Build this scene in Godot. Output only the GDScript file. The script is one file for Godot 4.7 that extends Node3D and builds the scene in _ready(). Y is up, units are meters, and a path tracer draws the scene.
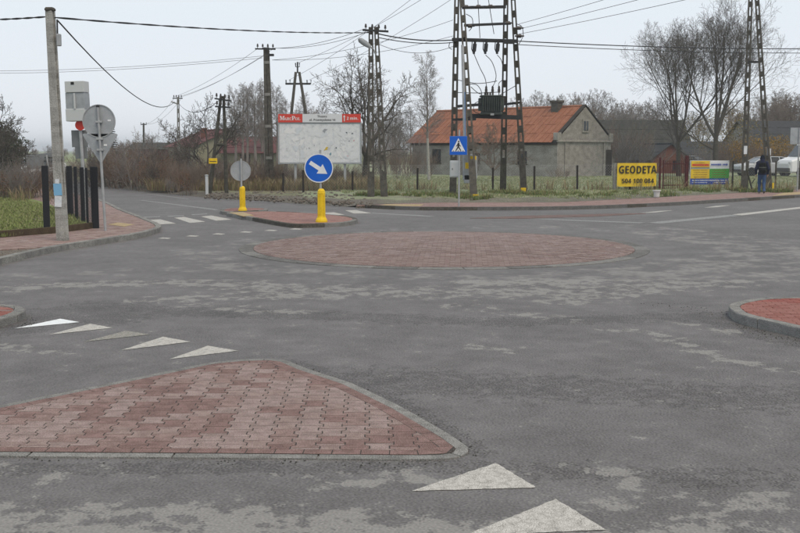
extends Node3D
# A small roundabout at a village crossroads on an overcast autumn day.
# Photo pixels (800 x 533) give directions; distances come from the ground or from usual sizes.

const FOCAL := 1050.0
const EYE := 2.1
const PITCH := 0.1105

var rng := RandomNumberGenerator.new()
var taken := {}
var mats := {}
var noise_images := {}

func ray(px: float, py: float) -> Vector3:
	var d := Vector3(px - 400.0, 266.5 - py, -FOCAL)
	return d.rotated(Vector3.RIGHT, -PITCH)

func G(px: float, py: float, h := 0.0) -> Vector3:
	var d := ray(px, py)
	var t := (h - EYE) / d.y
	return Vector3(0, EYE, 0) + d * t

func P(px: float, py: float, z: float) -> Vector3:
	var d := ray(px, py)
	return Vector3(0, EYE, 0) + d * (z / -d.z)

func G2(px: float, py: float) -> Vector2:
	var p := G(px, py)
	return Vector2(p.x, p.z)

func poly_px(a: Array) -> PackedVector2Array:
	var r := PackedVector2Array()
	for q in a:
		r.append(G2(q[0], q[1]))
	return r

# ---------------------------------------------------------------- mesh builder
class MB:
	var v := PackedVector3Array()
	var n := PackedVector3Array()
	var c := PackedColorArray()
	var t := PackedVector2Array()
	var ix := PackedInt32Array()
	var col := Color(1, 1, 1)
	var with_color := false
	var with_uv := false

	func paint(k: Color) -> MB:
		col = k
		with_color = true
		return self

	func vert(p: Vector3, nn: Vector3) -> int:
		v.append(p)
		n.append(nn)
		if with_color:
			c.append(col)
		return v.size() - 1

	func tri(a: Vector3, b: Vector3, d: Vector3) -> void:   # counter-clockwise seen from outside
		var nn := (b - a).cross(d - a).normalized()
		var k := vert(a, nn)
		vert(b, nn)
		vert(d, nn)
		ix.append_array([k, k + 2, k + 1])

	func quad(a: Vector3, b: Vector3, d: Vector3, e: Vector3) -> void:
		var nn := (d - a).cross(e - b).normalized()
		var k := vert(a, nn)
		vert(b, nn)
		vert(d, nn)
		vert(e, nn)
		ix.append_array([k, k + 2, k + 1, k, k + 3, k + 2])

	func quad_from(m: Vector3, a: Vector3, b: Vector3, d: Vector3, e: Vector3) -> void:   # turned away from m
		if (d - a).cross(e - b).dot((a + b + d + e) * 0.25 - m) < 0.0:
			quad(e, d, b, a)
		else:
			quad(a, b, d, e)

	func tri_from(m: Vector3, a: Vector3, b: Vector3, d: Vector3) -> void:
		if (b - a).cross(d - a).dot((a + b + d) / 3.0 - m) < 0.0:
			tri(d, b, a)
		else:
			tri(a, b, d)

	func hexa(p: Array) -> void:   # eight corners: four below, four above, same order
		var m := Vector3.ZERO
		for q in p:
			m += q
		m /= 8.0
		quad_from(m, p[0], p[1], p[2], p[3])
		quad_from(m, p[4], p[5], p[6], p[7])
		for k in 4:
			var l := (k + 1) % 4
			quad_from(m, p[k], p[l], p[l + 4], p[k + 4])

	func box(m: Vector3, s: Vector3, b := Basis()) -> void:
		var h := s * 0.5
		var p := []
		for y in [-1.0, 1.0]:
			for q in [[-1.0, -1.0], [1.0, -1.0], [1.0, 1.0], [-1.0, 1.0]]:
				p.append(m + b * Vector3(q[0] * h.x, y * h.y, q[1] * h.z))
		hexa(p)

	func cbox(m: Vector3, s: Vector3, e: float, b := Basis()) -> void:   # chamfered box
		var h := s * 0.5
		var pt := func(k: int, g: Vector3) -> Vector3:
			var q := Vector3(g.x * (h.x - e), g.y * (h.y - e), g.z * (h.z - e))
			q[k] = g[k] * h[k]
			return m + b * q
		for k in 3:
			var l := (k + 1) % 3
			var o := (k + 2) % 3
			for sg in [-1.0, 1.0]:
				var f := []
				for q in [[-1.0, -1.0], [1.0, -1.0], [1.0, 1.0], [-1.0, 1.0]]:
					var g := Vector3.ZERO
					g[k] = sg
					g[l] = q[0]
					g[o] = q[1]
					f.append(pt.call(k, g))
				quad_from(m, f[0], f[1], f[2], f[3])
				for sh in [-1.0, 1.0]:
					var g1 := Vector3.ZERO
					g1[k] = sg
					g1[l] = sh
					g1[o] = -1.0
					var g2 := g1
					g2[o] = 1.0
					quad_from(m, pt.call(k, g1), pt.call(k, g2), pt.call(l, g2), pt.call(l, g1))
		for x in [-1.0, 1.0]:
			for y in [-1.0, 1.0]:
				for z in [-1.0, 1.0]:
					var g := Vector3(x, y, z)
					tri_from(m, pt.call(0, g), pt.call(1, g), pt.call(2, g))

	func ring(p: Vector3, d: Vector3, r: float, k: int) -> int:
		var a := d.cross(Vector3.UP if absf(d.y) < 0.9 else Vector3.RIGHT).normalized()
		var b := d.cross(a)
		var first := v.size()
		for i in k:
			var w := TAU * i / k
			var q := a * cos(w) + b * sin(w)
			vert(p + q * r, q)
		return first

	func join(a: int, b: int, k: int) -> void:
		for i in k:
			var j := (i + 1) % k
			ix.append_array([a + i, b + i, a + j, a + j, b + i, b + j])

	func tube(pts: Array, rad: Array, k := 6, caps := true) -> void:
		var last := -1
		for i in pts.size():
			var d: Vector3 = (pts[mini(i + 1, pts.size() - 1)] - pts[maxi(i - 1, 0)]).normalized()
			var f := ring(pts[i], d, rad[mini(i, rad.size() - 1)], k)
			if caps and (i == 0 or i == pts.size() - 1):
				var nn := d if i else -d
				var m := vert(pts[i], nn)
				var g := v.size()
				for j in k:
					vert(v[f + j], nn)
				for j in k:
					if i:
						ix.append_array([m, g + (j + 1) % k, g + j])
					else:
						ix.append_array([m, g + j, g + (j + 1) % k])
			if last >= 0:
				join(last, f, k)
			last = f

	func bar(a: Vector3, b: Vector3, r: float, k := 6) -> void:
		tube([a, b], [r, r], k)

	func lathe(o: Vector3, prof: Array, k := 16) -> void:   # prof: [radius, height] from below
		for i in prof.size() - 1:
			var r0: float = prof[i][0]
			var r1: float = prof[i + 1][0]
			var y0: float = prof[i][1]
			var y1: float = prof[i + 1][1]
			var sl := Vector2(y1 - y0, r0 - r1).normalized()
			var f := v.size()
			for j in k:
				var w := TAU * j / k
				var q := Vector3(cos(w), 0, sin(w))
				var nn := Vector3(q.x * sl.x, sl.y, q.z * sl.x)
				vert(o + q * r0 + Vector3(0, y0, 0), nn)
				vert(o + q * r1 + Vector3(0, y1, 0), nn)
			for j in k:
				var a := f + 2 * j
				var b := f + 2 * ((j + 1) % k)
				ix.append_array([a, b, a + 1, b, b + 1, a + 1])

	func prism(poly: PackedVector2Array, fr: Transform3D, d0: float, d1: float, bev := 0.0, back := false) -> void:
		# a polygon in the frame's x/y plane, drawn out along its z from d0 to d1; bevelled at d1
		var p := poly
		if Geometry2D.is_polygon_clockwise(p):
			p = p.duplicate()
			p.reverse()
		var m := Vector2.ZERO
		for q in p:
			m += q
		m /= p.size()
		var top := PackedVector2Array()
		for q in p:
			top.append(q + (m - q).normalized() * bev if bev > 0.0 else q)
		var tr := Geometry2D.triangulate_polygon(p)
		var nf := fr.basis.z.normalized()
		var k := v.size()
		for q in top:
			vert(fr * Vector3(q.x, q.y, d1), nf)
		var flip := fr.basis.determinant() < 0.0
		for i in range(0, tr.size(), 3):
			var a := p[tr[i]]
			var ccw := (p[tr[i + 1]] - a).cross(p[tr[i + 2]] - a) > 0.0
			if ccw != flip:
				ix.append_array([k + tr[i], k + tr[i + 2], k + tr[i + 1]])
			else:
				ix.append_array([k + tr[i], k + tr[i + 1], k + tr[i + 2]])
		if back:
			var kb := v.size()
			for q in p:
				vert(fr * Vector3(q.x, q.y, d0), -nf)
			for i in range(0, tr.size(), 3):
				ix.append_array([kb + tr[i], kb + tr[i + 1], kb + tr[i + 2]])
		var sz := p.size()
		for i in sz:
			var j := (i + 1) % sz
			var a0 := fr * Vector3(p[i].x, p[i].y, d0)
			var b0 := fr * Vector3(p[j].x, p[j].y, d0)
			var a1 := fr * Vector3(p[i].x, p[i].y, d1 - bev)
			var b1 := fr * Vector3(p[j].x, p[j].y, d1 - bev)
			if flip:
				quad(b0, a0, a1, b1)
			else:
				quad(a0, b0, b1, a1)
			if bev > 0.0:
				var a2 := fr * Vector3(top[i].x, top[i].y, d1)
				var b2 := fr * Vector3(top[j].x, top[j].y, d1)
				if flip:
					quad(b1, a1, a2, b2)
				else:
					quad(a1, b1, b2, a2)

	func mesh() -> ArrayMesh:
		var a := []
		a.resize(Mesh.ARRAY_MAX)
		a[Mesh.ARRAY_VERTEX] = v
		a[Mesh.ARRAY_NORMAL] = n
		if with_color:
			a[Mesh.ARRAY_COLOR] = c
		if with_uv:
			a[Mesh.ARRAY_TEX_UV] = t
		a[Mesh.ARRAY_INDEX] = ix
		var r := ArrayMesh.new()
		r.add_surface_from_arrays(Mesh.PRIMITIVE_TRIANGLES, a)
		return r

# ---------------------------------------------------------------- naming and adding
func numbered(s: String) -> String:
	if taken.has(s):
		taken[s] += 1
		return "%s_%03d" % [s, taken[s]]
	taken[s] = 0
	return s

func tag(o: Node, label: String, category: String, group := "", kind := "") -> void:
	if label:
		o.set_meta("label", label)
	if category:
		o.set_meta("category", category)
	if group:
		o.set_meta("group", group)
	if kind:
		o.set_meta("kind", kind)

func thing(called: String, label: String, category: String, at := Vector3.ZERO, group := "", turn := 0.0) -> Node3D:
	var o := Node3D.new()
	o.name = numbered(called)
	add_child(o)
	o.position = at
	o.rotation.y = turn
	tag(o, label, category, group)
	return o

func part(called: String, mesh: Mesh, m: Material, parent: Node) -> MeshInstance3D:
	var o := MeshInstance3D.new()
	o.mesh = mesh
	o.material_override = m
	o.name = called
	parent.add_child(o, true)
	return o

func single(called: String, mesh: Mesh, m: Material, label: String, category: String, group := "", at := Vector3.ZERO) -> MeshInstance3D:
	var o := MeshInstance3D.new()
	o.mesh = mesh
	o.material_override = m
	o.name = numbered(called)
	add_child(o)
	o.position = at
	tag(o, label, category, group)
	return o

func struct(called: String, mesh: Mesh, m: Material) -> MeshInstance3D:
	var o := single(called, mesh, m, "", "")
	o.set_meta("kind", "structure")
	return o

func stuff_part(called: String, mesh: Mesh, m: Material, parent: Node) -> MeshInstance3D:
	var o := part(called, mesh, m, parent)
	o.set_meta("kind", "stuff")
	return o

func copy(o: Node3D, at: Vector3, turn := 0.0, label := "") -> Node3D:
	var c: Node3D = o.duplicate()
	var base := String(o.name)
	c.name = numbered(base)
	add_child(c)
	c.position = at
	c.rotation.y = turn
	if label:
		c.set_meta("label", label)
	return c

# ---------------------------------------------------------------- materials
func noise_img(sd: int, freq: float, octs: int, size := 256, kind := FastNoiseLite.TYPE_SIMPLEX_SMOOTH) -> Image:
	var key := "%d %f %d %d %d" % [sd, freq, octs, size, kind]
	if not noise_images.has(key):
		var f := FastNoiseLite.new()
		f.seed = sd
		f.noise_type = kind
		f.frequency = freq
		f.fractal_octaves = octs
		f.fractal_gain = 0.55
		noise_images[key] = f.get_seamless_image(size, size)
	return noise_images[key]

func ramp_texture(img: Image, fine: Image, cols: Array, fine_amount: float) -> ImageTexture:
	var w := img.get_width()
	var a := img.get_data()
	var b := fine.get_data()
	var lut := PackedByteArray()
	for i in 256:
		var x := clampf(i / 255.0, 0.0, 0.9999) * (cols.size() - 1)
		var k := int(x)
		var q: Color = cols[k].lerp(cols[k + 1], x - k)
		q = q.linear_to_srgb()
		lut.append(int(clampf(q.r, 0, 1) * 255))
		lut.append(int(clampf(q.g, 0, 1) * 255))
		lut.append(int(clampf(q.b, 0, 1) * 255))
	var out := PackedByteArray()
	out.resize(w * w * 3)
	for i in w * w:
		var k := a[i] * 3
		var f := int((b[i] - 128) * fine_amount)
		out[i * 3] = clampi(lut[k] + f, 0, 255)
		out[i * 3 + 1] = clampi(lut[k + 1] + f, 0, 255)
		out[i * 3 + 2] = clampi(lut[k + 2] + f, 0, 255)
	return ImageTexture.create_from_image(Image.create_from_data(w, w, false, Image.FORMAT_RGB8, out))

# a mottled material: colours (linear) from a coarse pattern, with a fine grain over it, in metres per repeat
func mottled(called: String, cols: Array, metres: float, rough := 0.85, fine := 0.25, freq := 0.012, bump := 0.0, tinted := false, sd := 0) -> StandardMaterial3D:
	if mats.has(called):
		return mats[called]
	var m := StandardMaterial3D.new()
	var fi := noise_img(77, 0.22, 2)
	m.albedo_texture = ramp_texture(noise_img(called.hash() % 1000 + sd, freq, 5), fi, cols, fine)
	m.uv1_triplanar = true
	m.uv1_world_triplanar = true
	m.uv1_scale = Vector3.ONE / metres
	m.roughness = rough
	m.metallic_specular = 0.3
	m.vertex_color_use_as_albedo = tinted
	if bump > 0.0:
		if not mats.has("_bump"):
			var bi: Image = fi.duplicate()
			bi.convert(Image.FORMAT_RGBA8)
			bi.bump_map_to_normal_map(4.0)
			mats["_bump"] = ImageTexture.create_from_image(bi)
		m.normal_enabled = true
		m.normal_texture = mats["_bump"]
		m.normal_scale = bump
	mats[called] = m
	return m

func plain(called: String, c: Color, rough := 0.6, metal := 0.0) -> StandardMaterial3D:
	if mats.has(called):
		return mats[called]
	var m := StandardMaterial3D.new()
	m.albedo_color = c.linear_to_srgb()
	m.roughness = rough
	m.metallic = metal
	m.metallic_specular = 0.4
	mats[called] = m
	return m

func tinted(called: String, rough := 0.9) -> StandardMaterial3D:
	if mats.has(called):
		return mats[called]
	var m := StandardMaterial3D.new()
	m.vertex_color_use_as_albedo = true
	m.roughness = rough
	m.metallic_specular = 0.25
	mats[called] = m
	return m

func glass_mat() -> StandardMaterial3D:
	if not mats.has("window_glass"):
		var m := StandardMaterial3D.new()
		m.albedo_color = Color(0.03, 0.035, 0.04).linear_to_srgb()
		m.roughness = 0.08
		m.metallic_specular = 0.6
		mats["window_glass"] = m
	return mats["window_glass"]

# ---------------------------------------------------------------- lettering
func letters(parent: Node, words: String, cap: float, at: Vector3, m: Material, basis := Basis(), bold := true, serif := false, narrow := 1.0) -> MeshInstance3D:
	var t := TextMesh.new()
	var f := SystemFont.new()
	f.font_names = PackedStringArray(["Droid Serif" if serif else "Droid Sans"])
	f.font_weight = 700 if bold else 400
	t.font = f
	t.text = words
	t.font_size = 64
	t.pixel_size = cap / (64.0 * 0.71)
	t.depth = 0.004
	t.curve_step = 2.0
	t.material = m
	var o := part("lettering", t, m, parent)
	o.transform = Transform3D(basis.scaled_local(Vector3(narrow, 1, 1)), at)
	return o

# ---------------------------------------------------------------- stones laid along a line
func resample(line: PackedVector2Array, step: float, closed: bool) -> PackedVector2Array:
	var src := line.duplicate()
	if closed:
		src.append(line[0])
	var r := PackedVector2Array([src[0]])
	var left := step
	for i in src.size() - 1:
		var a := src[i]
		var b := src[i + 1]
		var l := a.distance_to(b)
		var s := 0.0
		while l - s >= left:
			s += left
			r.append(a.lerp(b, s / l))
			left = step
		left -= l - s
	if not closed and r[r.size() - 1].distance_to(src[src.size() - 1]) > step * 0.3:
		r.append(src[src.size() - 1])
	elif closed and r[r.size() - 1].distance_to(r[0]) < step * 0.4:
		r.remove_at(r.size() - 1)
	return r

func rounded(line: PackedVector2Array, closed: bool, times := 2) -> PackedVector2Array:
	var p := line
	for k in times:
		var q := PackedVector2Array()
		var nn := p.size()
		if not closed:
			q.append(p[0])
		for i in (nn if closed else nn - 1):
			var a := p[i]
			var b := p[(i + 1) % nn]
			q.append(a.lerp(b, 0.25))
			q.append(a.lerp(b, 0.75))
		if not closed:
			q.append(p[nn - 1])
		p = q
	return p

func side_normals(p: PackedVector2Array, closed: bool) -> PackedVector2Array:
	var r := PackedVector2Array()
	var nn := p.size()
	for i in nn:
		var a := p[(i - 1 + nn) % nn] if closed or i > 0 else p[i]
		var b := p[(i + 1) % nn] if closed or i < nn - 1 else p[i]
		var d := (b - a).normalized()
		r.append(Vector2(-d.y, d.x))
	return r

# stones of `sub` x `step` metres between offsets d0 and d1 (towards the side normal), from y0 up to y1
func stones(line: PackedVector2Array, closed: bool, step: float, sub: int, d0: float, d1: float, y0: float, y1: float, gap: float, bev: float, called: String, parent: Node, ms: Array, most := 300, domed := false) -> void:
	var p := resample(line, step, closed)
	var nr := side_normals(p, closed)
	var nn := p.size()
	var i := 0
	var made := 0
	var rest: MB = null
	while i < (nn if closed else nn - 1):
		var e := mini(i + sub, nn if closed else nn - 1)
		var outer := []
		var inner := []
		for k in range(i, e + 1):
			var a := p[k % nn]
			outer.append(a + nr[k % nn] * d0)
			inner.append(a + nr[k % nn] * d1)
		var cut := func(arr: Array) -> void:
			var l0: float = arr[0].distance_to(arr[1])
			arr[0] = arr[0].lerp(arr[1], minf(0.4, gap / maxf(l0, 0.001)))
			var z := arr.size() - 1
			var l1: float = arr[z].distance_to(arr[z - 1])
			arr[z] = arr[z].lerp(arr[z - 1], minf(0.4, gap / maxf(l1, 0.001)))
		cut.call(outer)
		cut.call(inner)
		var poly := PackedVector2Array()
		for q in outer:
			poly.append(q)
		for k in range(inner.size() - 1, -1, -1):
			poly.append(inner[k])
		var up := 0.0
		if domed:
			up = dome((outer[0] + inner[0]) * 0.5)
		var fr := Transform3D(Basis(Vector3(1, 0, 0), Vector3(0, 0, 1), Vector3(0, 1, 0)), Vector3(0, up + rng.randf_range(-0.001, 0.001), 0))
		if made < most:
			var mb := MB.new()
			mb.prism(poly, fr, y0, y1, bev)
			part(called, mb.mesh(), ms[rng.randi() % ms.size()], parent)
		else:
			if rest == null:
				rest = MB.new()
			rest.prism(poly, fr, y0, y1, bev)
		made += 1
		i = e
	if rest:
		stuff_part(called, rest.mesh(), ms[0], parent)

# pavers that fill a polygon; the first `most` (sorted by nearness) are parts of their own, the rest one part
func pave(poly: PackedVector2Array, angle: float, shape: String, y0: float, y1: float, parent: Node, ms: Array, most: int, rest_mat: Material, tones: Array, domed := false, bev := 0.004) -> void:
	var unit := PackedVector2Array()
	var pu := 0.2
	var pv := 0.1
	if shape == "bone":
		pu = 0.2
		pv = 0.175
		var g := 0.0045
		var hx := 0.1 - g
		var big := 0.1045
		var lit := 0.0705
		for q in [[-hx, big], [-0.066, big], [-0.034, lit], [0.034, lit], [0.066, big], [hx, big], [hx, -big], [0.066, -big], [0.034, -lit], [-0.034, -lit], [-0.066, -big], [-hx, -big]]:
			unit.append(Vector2(q[0], q[1] - signf(q[1]) * g))
	else:
		for q in [[-0.0975, -0.0475], [0.0975, -0.0475], [0.0975, 0.0475], [-0.0975, 0.0475]]:
			unit.append(Vector2(q[0], q[1]))
	var area := 0.0
	for i in poly.size():
		area += poly[i].cross(poly[(i + 1) % poly.size()])
	if area < 0:
		poly = poly.duplicate()
		poly.reverse()
	var box := Rect2(poly[0], Vector2.ZERO)
	for q in poly:
		box = box.expand(q)
	var mid := box.get_center()
	var reach := box.size.length() * 0.5 + 0.3
	var rot := Transform2D(angle, mid)
	var spots := []
	for j in range(int(-reach / pv), int(reach / pv) + 1):
		for i in range(int(-reach / pu), int(reach / pu) + 1):
			var o := rot * Vector2((i + (0.5 if j & 1 else 0.0)) * pu, j * pv)
			if box.grow(0.2).has_point(o):
				spots.append(o)
	spots.sort_custom(func(a, b): return a.length_squared() < b.length_squared())
	var rest := MB.new()
	var made := 0
	var full: ArrayMesh = null
	var r2 := Transform2D(angle, Vector2.ZERO)
	var flat := Basis(Vector3(1, 0, 0), Vector3(0, 0, 1), Vector3(0, 1, 0))
	for o in spots:
		var pl := PackedVector2Array()
		var inside := 0
		for q in unit:
			var w: Vector2 = r2 * q + o
			pl.append(w)
			if Geometry2D.is_point_in_polygon(w, poly):
				inside += 1
		var whole := inside == unit.size()
		if inside == 0:
			continue
		var pieces := [pl]
		if not whole:
			pieces = Geometry2D.intersect_polygons(pl, poly)
		var up := rng.randf_range(-0.5, 0.5) * bev
		if domed:
			up += dome(o)
		for pc in pieces:
			if pc.size() < 3:
				continue
			if not whole:
				var ar := 0.0
				for i in pc.size():
					ar += pc[i].cross(pc[(i + 1) % pc.size()])
				if absf(ar) < 0.002:
					continue
			if made < most:
				var mi: MeshInstance3D
				if whole:
					if full == null:
						var mb := MB.new()
						var lp := PackedVector2Array()
						for q in unit:
							lp.append(r2 * q)
						mb.prism(lp, Transform3D(flat, Vector3.ZERO), y0, y1, bev)
						full = mb.mesh()
					mi = part("paver", full, pick_tone(ms, o), parent)
					mi.position = Vector3(o.x, up, o.y)
				else:
					var mb := MB.new()
					mb.prism(pc, Transform3D(flat, Vector3(0, up, 0)), y0, y1, bev)
					mi = part("paver", mb.mesh(), ms[rng.randi() % ms.size()], parent)
				made += 1
			else:
				var k: Color = tones[rng.randi() % tones.size()]
				rest.paint(k * rng.randf_range(0.88, 1.1))
				rest.prism(pc, Transform3D(flat, Vector3(0, up, 0)), y0, y1, bev)
	if rest.v.size():
		stuff_part("paver", rest.mesh(), rest_mat, parent)

func pick_tone(ms: Array, at: Vector2) -> Material:   # batches of like pavers lie together
	if ms.size() < 5:
		return ms[rng.randi() % ms.size()]
	if not mats.has("_batch"):
		var f := FastNoiseLite.new()
		f.seed = 3
		f.frequency = 0.55
		mats["_batch"] = f
	var x: float = mats["_batch"].get_noise_2dv(at) * 0.9 + 0.5 + rng.randf_range(-0.42, 0.42)
	return ms[clampi(int(x * ms.size()), 0, ms.size() - 1)]

# a flat sheet from a polygon
func sheet(poly: PackedVector2Array, y: float) -> ArrayMesh:
	var mb := MB.new()
	var tr := Geometry2D.triangulate_polygon(poly)
	for q in poly:
		mb.vert(Vector3(q.x, y, q.y), Vector3.UP)
	for i in range(0, tr.size(), 3):
		var a := poly[tr[i]]
		if (poly[tr[i + 1]] - a).cross(poly[tr[i + 2]] - a) < 0.0:
			mb.ix.append_array([tr[i], tr[i + 2], tr[i + 1]])
		else:
			mb.ix.append_array([tr[i], tr[i + 1], tr[i + 2]])
	return mb.mesh()

# ---------------------------------------------------------------- trees and shrubs
var twig_count := 0

func grow(mb: MB, r: RandomNumberGenerator, p: Vector3, d: Vector3, length: float, rad: float, level: int, o: Dictionary) -> void:
	var segs: int = o.segs[level]
	var pts := [p]
	var rads := [rad]
	var dirs := [d]
	var q := p
	var dd := d
	var tip: float = o.tip if level >= o.levels - 1 else rad * o.taper
	tip = maxf(tip, o.tip)
	for i in segs:
		dd = (dd + Vector3(r.randf_range(-1, 1), r.randf_range(-1, 1), r.randf_range(-1, 1)) * o.wander[level] + Vector3.UP * o.lift[level]).normalized()
		q += dd * (length / segs)
		pts.append(q)
		dirs.append(dd)
		rads.append(lerpf(rad, tip, float(i + 1) / segs))
	mb.tube(pts, rads, 6 if level == 0 else (4 if level == 1 else 3), false)
	twig_count += segs
	if level >= o.levels - 1:
		return
	var kids: int = o.kids[level]
	var start: float = o.start[level]
	var turn := r.randf() * TAU
	for k in kids:
		var f := start + (1.0 - start) * (k + r.randf_range(0.1, 0.9)) / kids
		var x := f * segs
		var i := mini(int(x), segs - 1)
		var at: Vector3 = pts[i].lerp(pts[i + 1], x - i)
		var along: Vector3 = dirs[mini(i + 1, segs)]
		turn += 2.4 + r.randf_range(-0.5, 0.5)
		var side := along.cross(Vector3(cos(turn), 0.31, sin(turn))).normalized()
		var ang: float = o.angle[level] * r.randf_range(0.75, 1.25)
		var nd := along * cos(ang) + side * sin(ang)
		var ll: float = length * o.ratio[level] * lerpf(1.15, 0.55, (f - start) / maxf(0.01, 1.0 - start) if o.get("cone", true) else 0.3) * r.randf_range(0.75, 1.2)
		var rr: float = lerpf(rad, tip, f) * o.thin[level]
		grow(mb, r, at, nd, ll, maxf(rr, o.tip), level + 1, o)
	# leading shoot
	if o.get("lead", true):
		grow(mb, r, q, dd, length * o.ratio[level] * 0.8, maxf(tip * 0.9, o.tip), level + 1, o)

func bare_tree(sd: int, o: Dictionary, height: float, rad: float) -> Array:   # [trunk mesh, crown mesh]
	var r := RandomNumberGenerator.new()
	r.seed = sd
	var trunk := MB.new()
	var crown := MB.new()
	var pts := []
	var rads := []
	var p := Vector3(0, -0.25, 0)
	var d := Vector3.UP
	var bole: float = height * o.bole
	var nn := 7
	for i in nn + 1:
		pts.append(p)
		var f := float(i) / nn
		rads.append(lerpf(rad * (1.35 if i == 0 else 1.0), rad * 0.78, f))
		d = (d + Vector3(r.randf_range(-1, 1), 0.5, r.randf_range(-1, 1)) * o.sway).normalized()
		p += d * (bole + 0.25) / nn
	trunk.tube(pts, rads, 8, false)
	var tops: int = o.tops
	var turn := r.randf() * TAU
	for k in tops:
		turn += TAU / tops + r.randf_range(-0.4, 0.4)
		var lean: float = o.lean * (r.randf_range(0.6, 1.3) if k or tops == 1 else 0.25)
		var nd := Vector3(cos(turn) * sin(lean), cos(lean), sin(turn) * sin(lean))
		grow(crown, r, pts[nn] - d * rad * 0.5, nd, height * (1.0 - o.bole) * r.randf_range(0.6, 0.72), rad * (0.78 if tops == 1 else 0.55), 0, o)
	for k in o.get("low", 0):
		var f := r.randf_range(0.55, 0.95)
		turn += 2.4
		var nd := Vector3(cos(turn), r.randf_range(0.35, 0.8), sin(turn)).normalized()
		grow(crown, r, pts[int(f * nn)], nd, height * (1.0 - o.bole) * r.randf_range(0.3, 0.5), rad * 0.35, 1, o)
	return [trunk.mesh(), crown.mesh()]

func put_tree(called: String, label: String, at: Vector3, meshes: Array, tm: Material, cm: Material, group := "", turn := 0.0) -> Node3D:
	var t := thing(called, label, "tree", at, group, turn)
	part("trunk", meshes[0], tm, t)
	part("crown", meshes[1], cm, t)
	return t

func shrub_mesh(sd: int, h: float, spread: float, stems: int, o: Dictionary) -> ArrayMesh:
	var r := RandomNumberGenerator.new()
	r.seed = sd
	var mb := MB.new()
	for k in stems:
		var a := r.randf() * TAU
		var q := Vector3(cos(a), 0, sin(a)) * spread * sqrt(r.randf())
		var d := (Vector3.UP + Vector3(cos(a), 0, sin(a)) * r.randf_range(0.05, 0.55)).normalized()
		grow(mb, r, q - Vector3(0, 0.1, 0), d, h * r.randf_range(0.55, 0.8), o.get("stem", 0.02), 0, o)
	return mb.mesh()

# small leaves strewn through a lumpy volume
func leaf_mesh(sd: int, count: int, size: Vector3, leaf: float, cols: Array, hollow := 0.35, low := 0.0) -> ArrayMesh:
	var r := RandomNumberGenerator.new()
	r.seed = sd
	var f := FastNoiseLite.new()
	f.seed = sd
	f.frequency = 0.9
	var mb := MB.new()
	var made := 0
	var tries := 0
	while made < count and tries < count * 6:
		tries += 1
		var u := Vector3(r.randf_range(-1, 1), r.randf_range(-1, 1), r.randf_range(-1, 1))
		var l := u.length()
		var p := Vector3(u.x * size.x, (u.y * 0.5 + 0.5) * size.y + low, u.z * size.z)
		var edge := 0.8 + 0.45 * f.get_noise_3dv(p * 1.4)
		if l > edge or l < hollow * r.randf():
			continue
		if f.get_noise_3dv(p * 3.1 + Vector3(9, 3, 5)) < -0.12:
			continue
		var a := Vector3(r.randf_range(-1, 1), r.randf_range(-1, 1), r.randf_range(-1, 1)).normalized() * leaf * r.randf_range(0.6, 1.3)
		var b := a.cross(Vector3(r.randf_range(-1, 1), r.randf_range(-1, 1), r.randf_range(-1, 1))).normalized() * leaf * 0.5
		mb.paint(cols[r.randi() % cols.size()] * r.randf_range(0.75, 1.2))
		mb.tri(p - a, p + b, p + a)
		mb.tri(p - a, p + a, p - b)
		made += 1
	return mb.mesh()

func tuft_mesh(sd: int, blades: int, h: float, spread: float, cols: Array, wide := 0.008) -> ArrayMesh:
	var r := RandomNumberGenerator.new()
	r.seed = sd
	var mb := MB.new()
	for k in blades:
		var a := r.randf() * TAU
		var o := Vector3(cos(a), 0, sin(a)) * spread * r.randf()
		var d := Vector3(cos(a), 0, sin(a)) * r.randf_range(0.1, 0.8)
		var hh := h * r.randf_range(0.5, 1.1)
		var s := Vector3(-sin(a), 0, cos(a)) * wide
		mb.paint(cols[r.randi() % cols.size()] * r.randf_range(0.8, 1.2))
		var m := o + d * hh * 0.35 + Vector3(0, hh * 0.6, 0)
		var t := o + d * hh + Vector3(0, hh, 0)
		mb.quad(o - s, o + s, m + s * 0.7, m - s * 0.7)
		mb.tri(m - s * 0.7, m + s * 0.7, t)
	return mb.mesh()

func scatter(called: String, label: String, category: String, mesh: Mesh, m: Material, spots: Array, r: RandomNumberGenerator, lo := 0.7, hi := 1.3) -> void:
	var mm := MultiMesh.new()
	mm.transform_format = MultiMesh.TRANSFORM_3D
	mm.mesh = mesh
	mm.instance_count = spots.size()
	for i in spots.size():
		var b := Basis(Vector3.UP, r.randf() * TAU).scaled(Vector3.ONE * r.randf_range(lo, hi))
		mm.set_instance_transform(i, Transform3D(b, spots[i]))
	var o := MultiMeshInstance3D.new()
	o.multimesh = mm
	o.material_override = m
	o.name = numbered(called)
	add_child(o)
	tag(o, label, category, "", "stuff")

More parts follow.
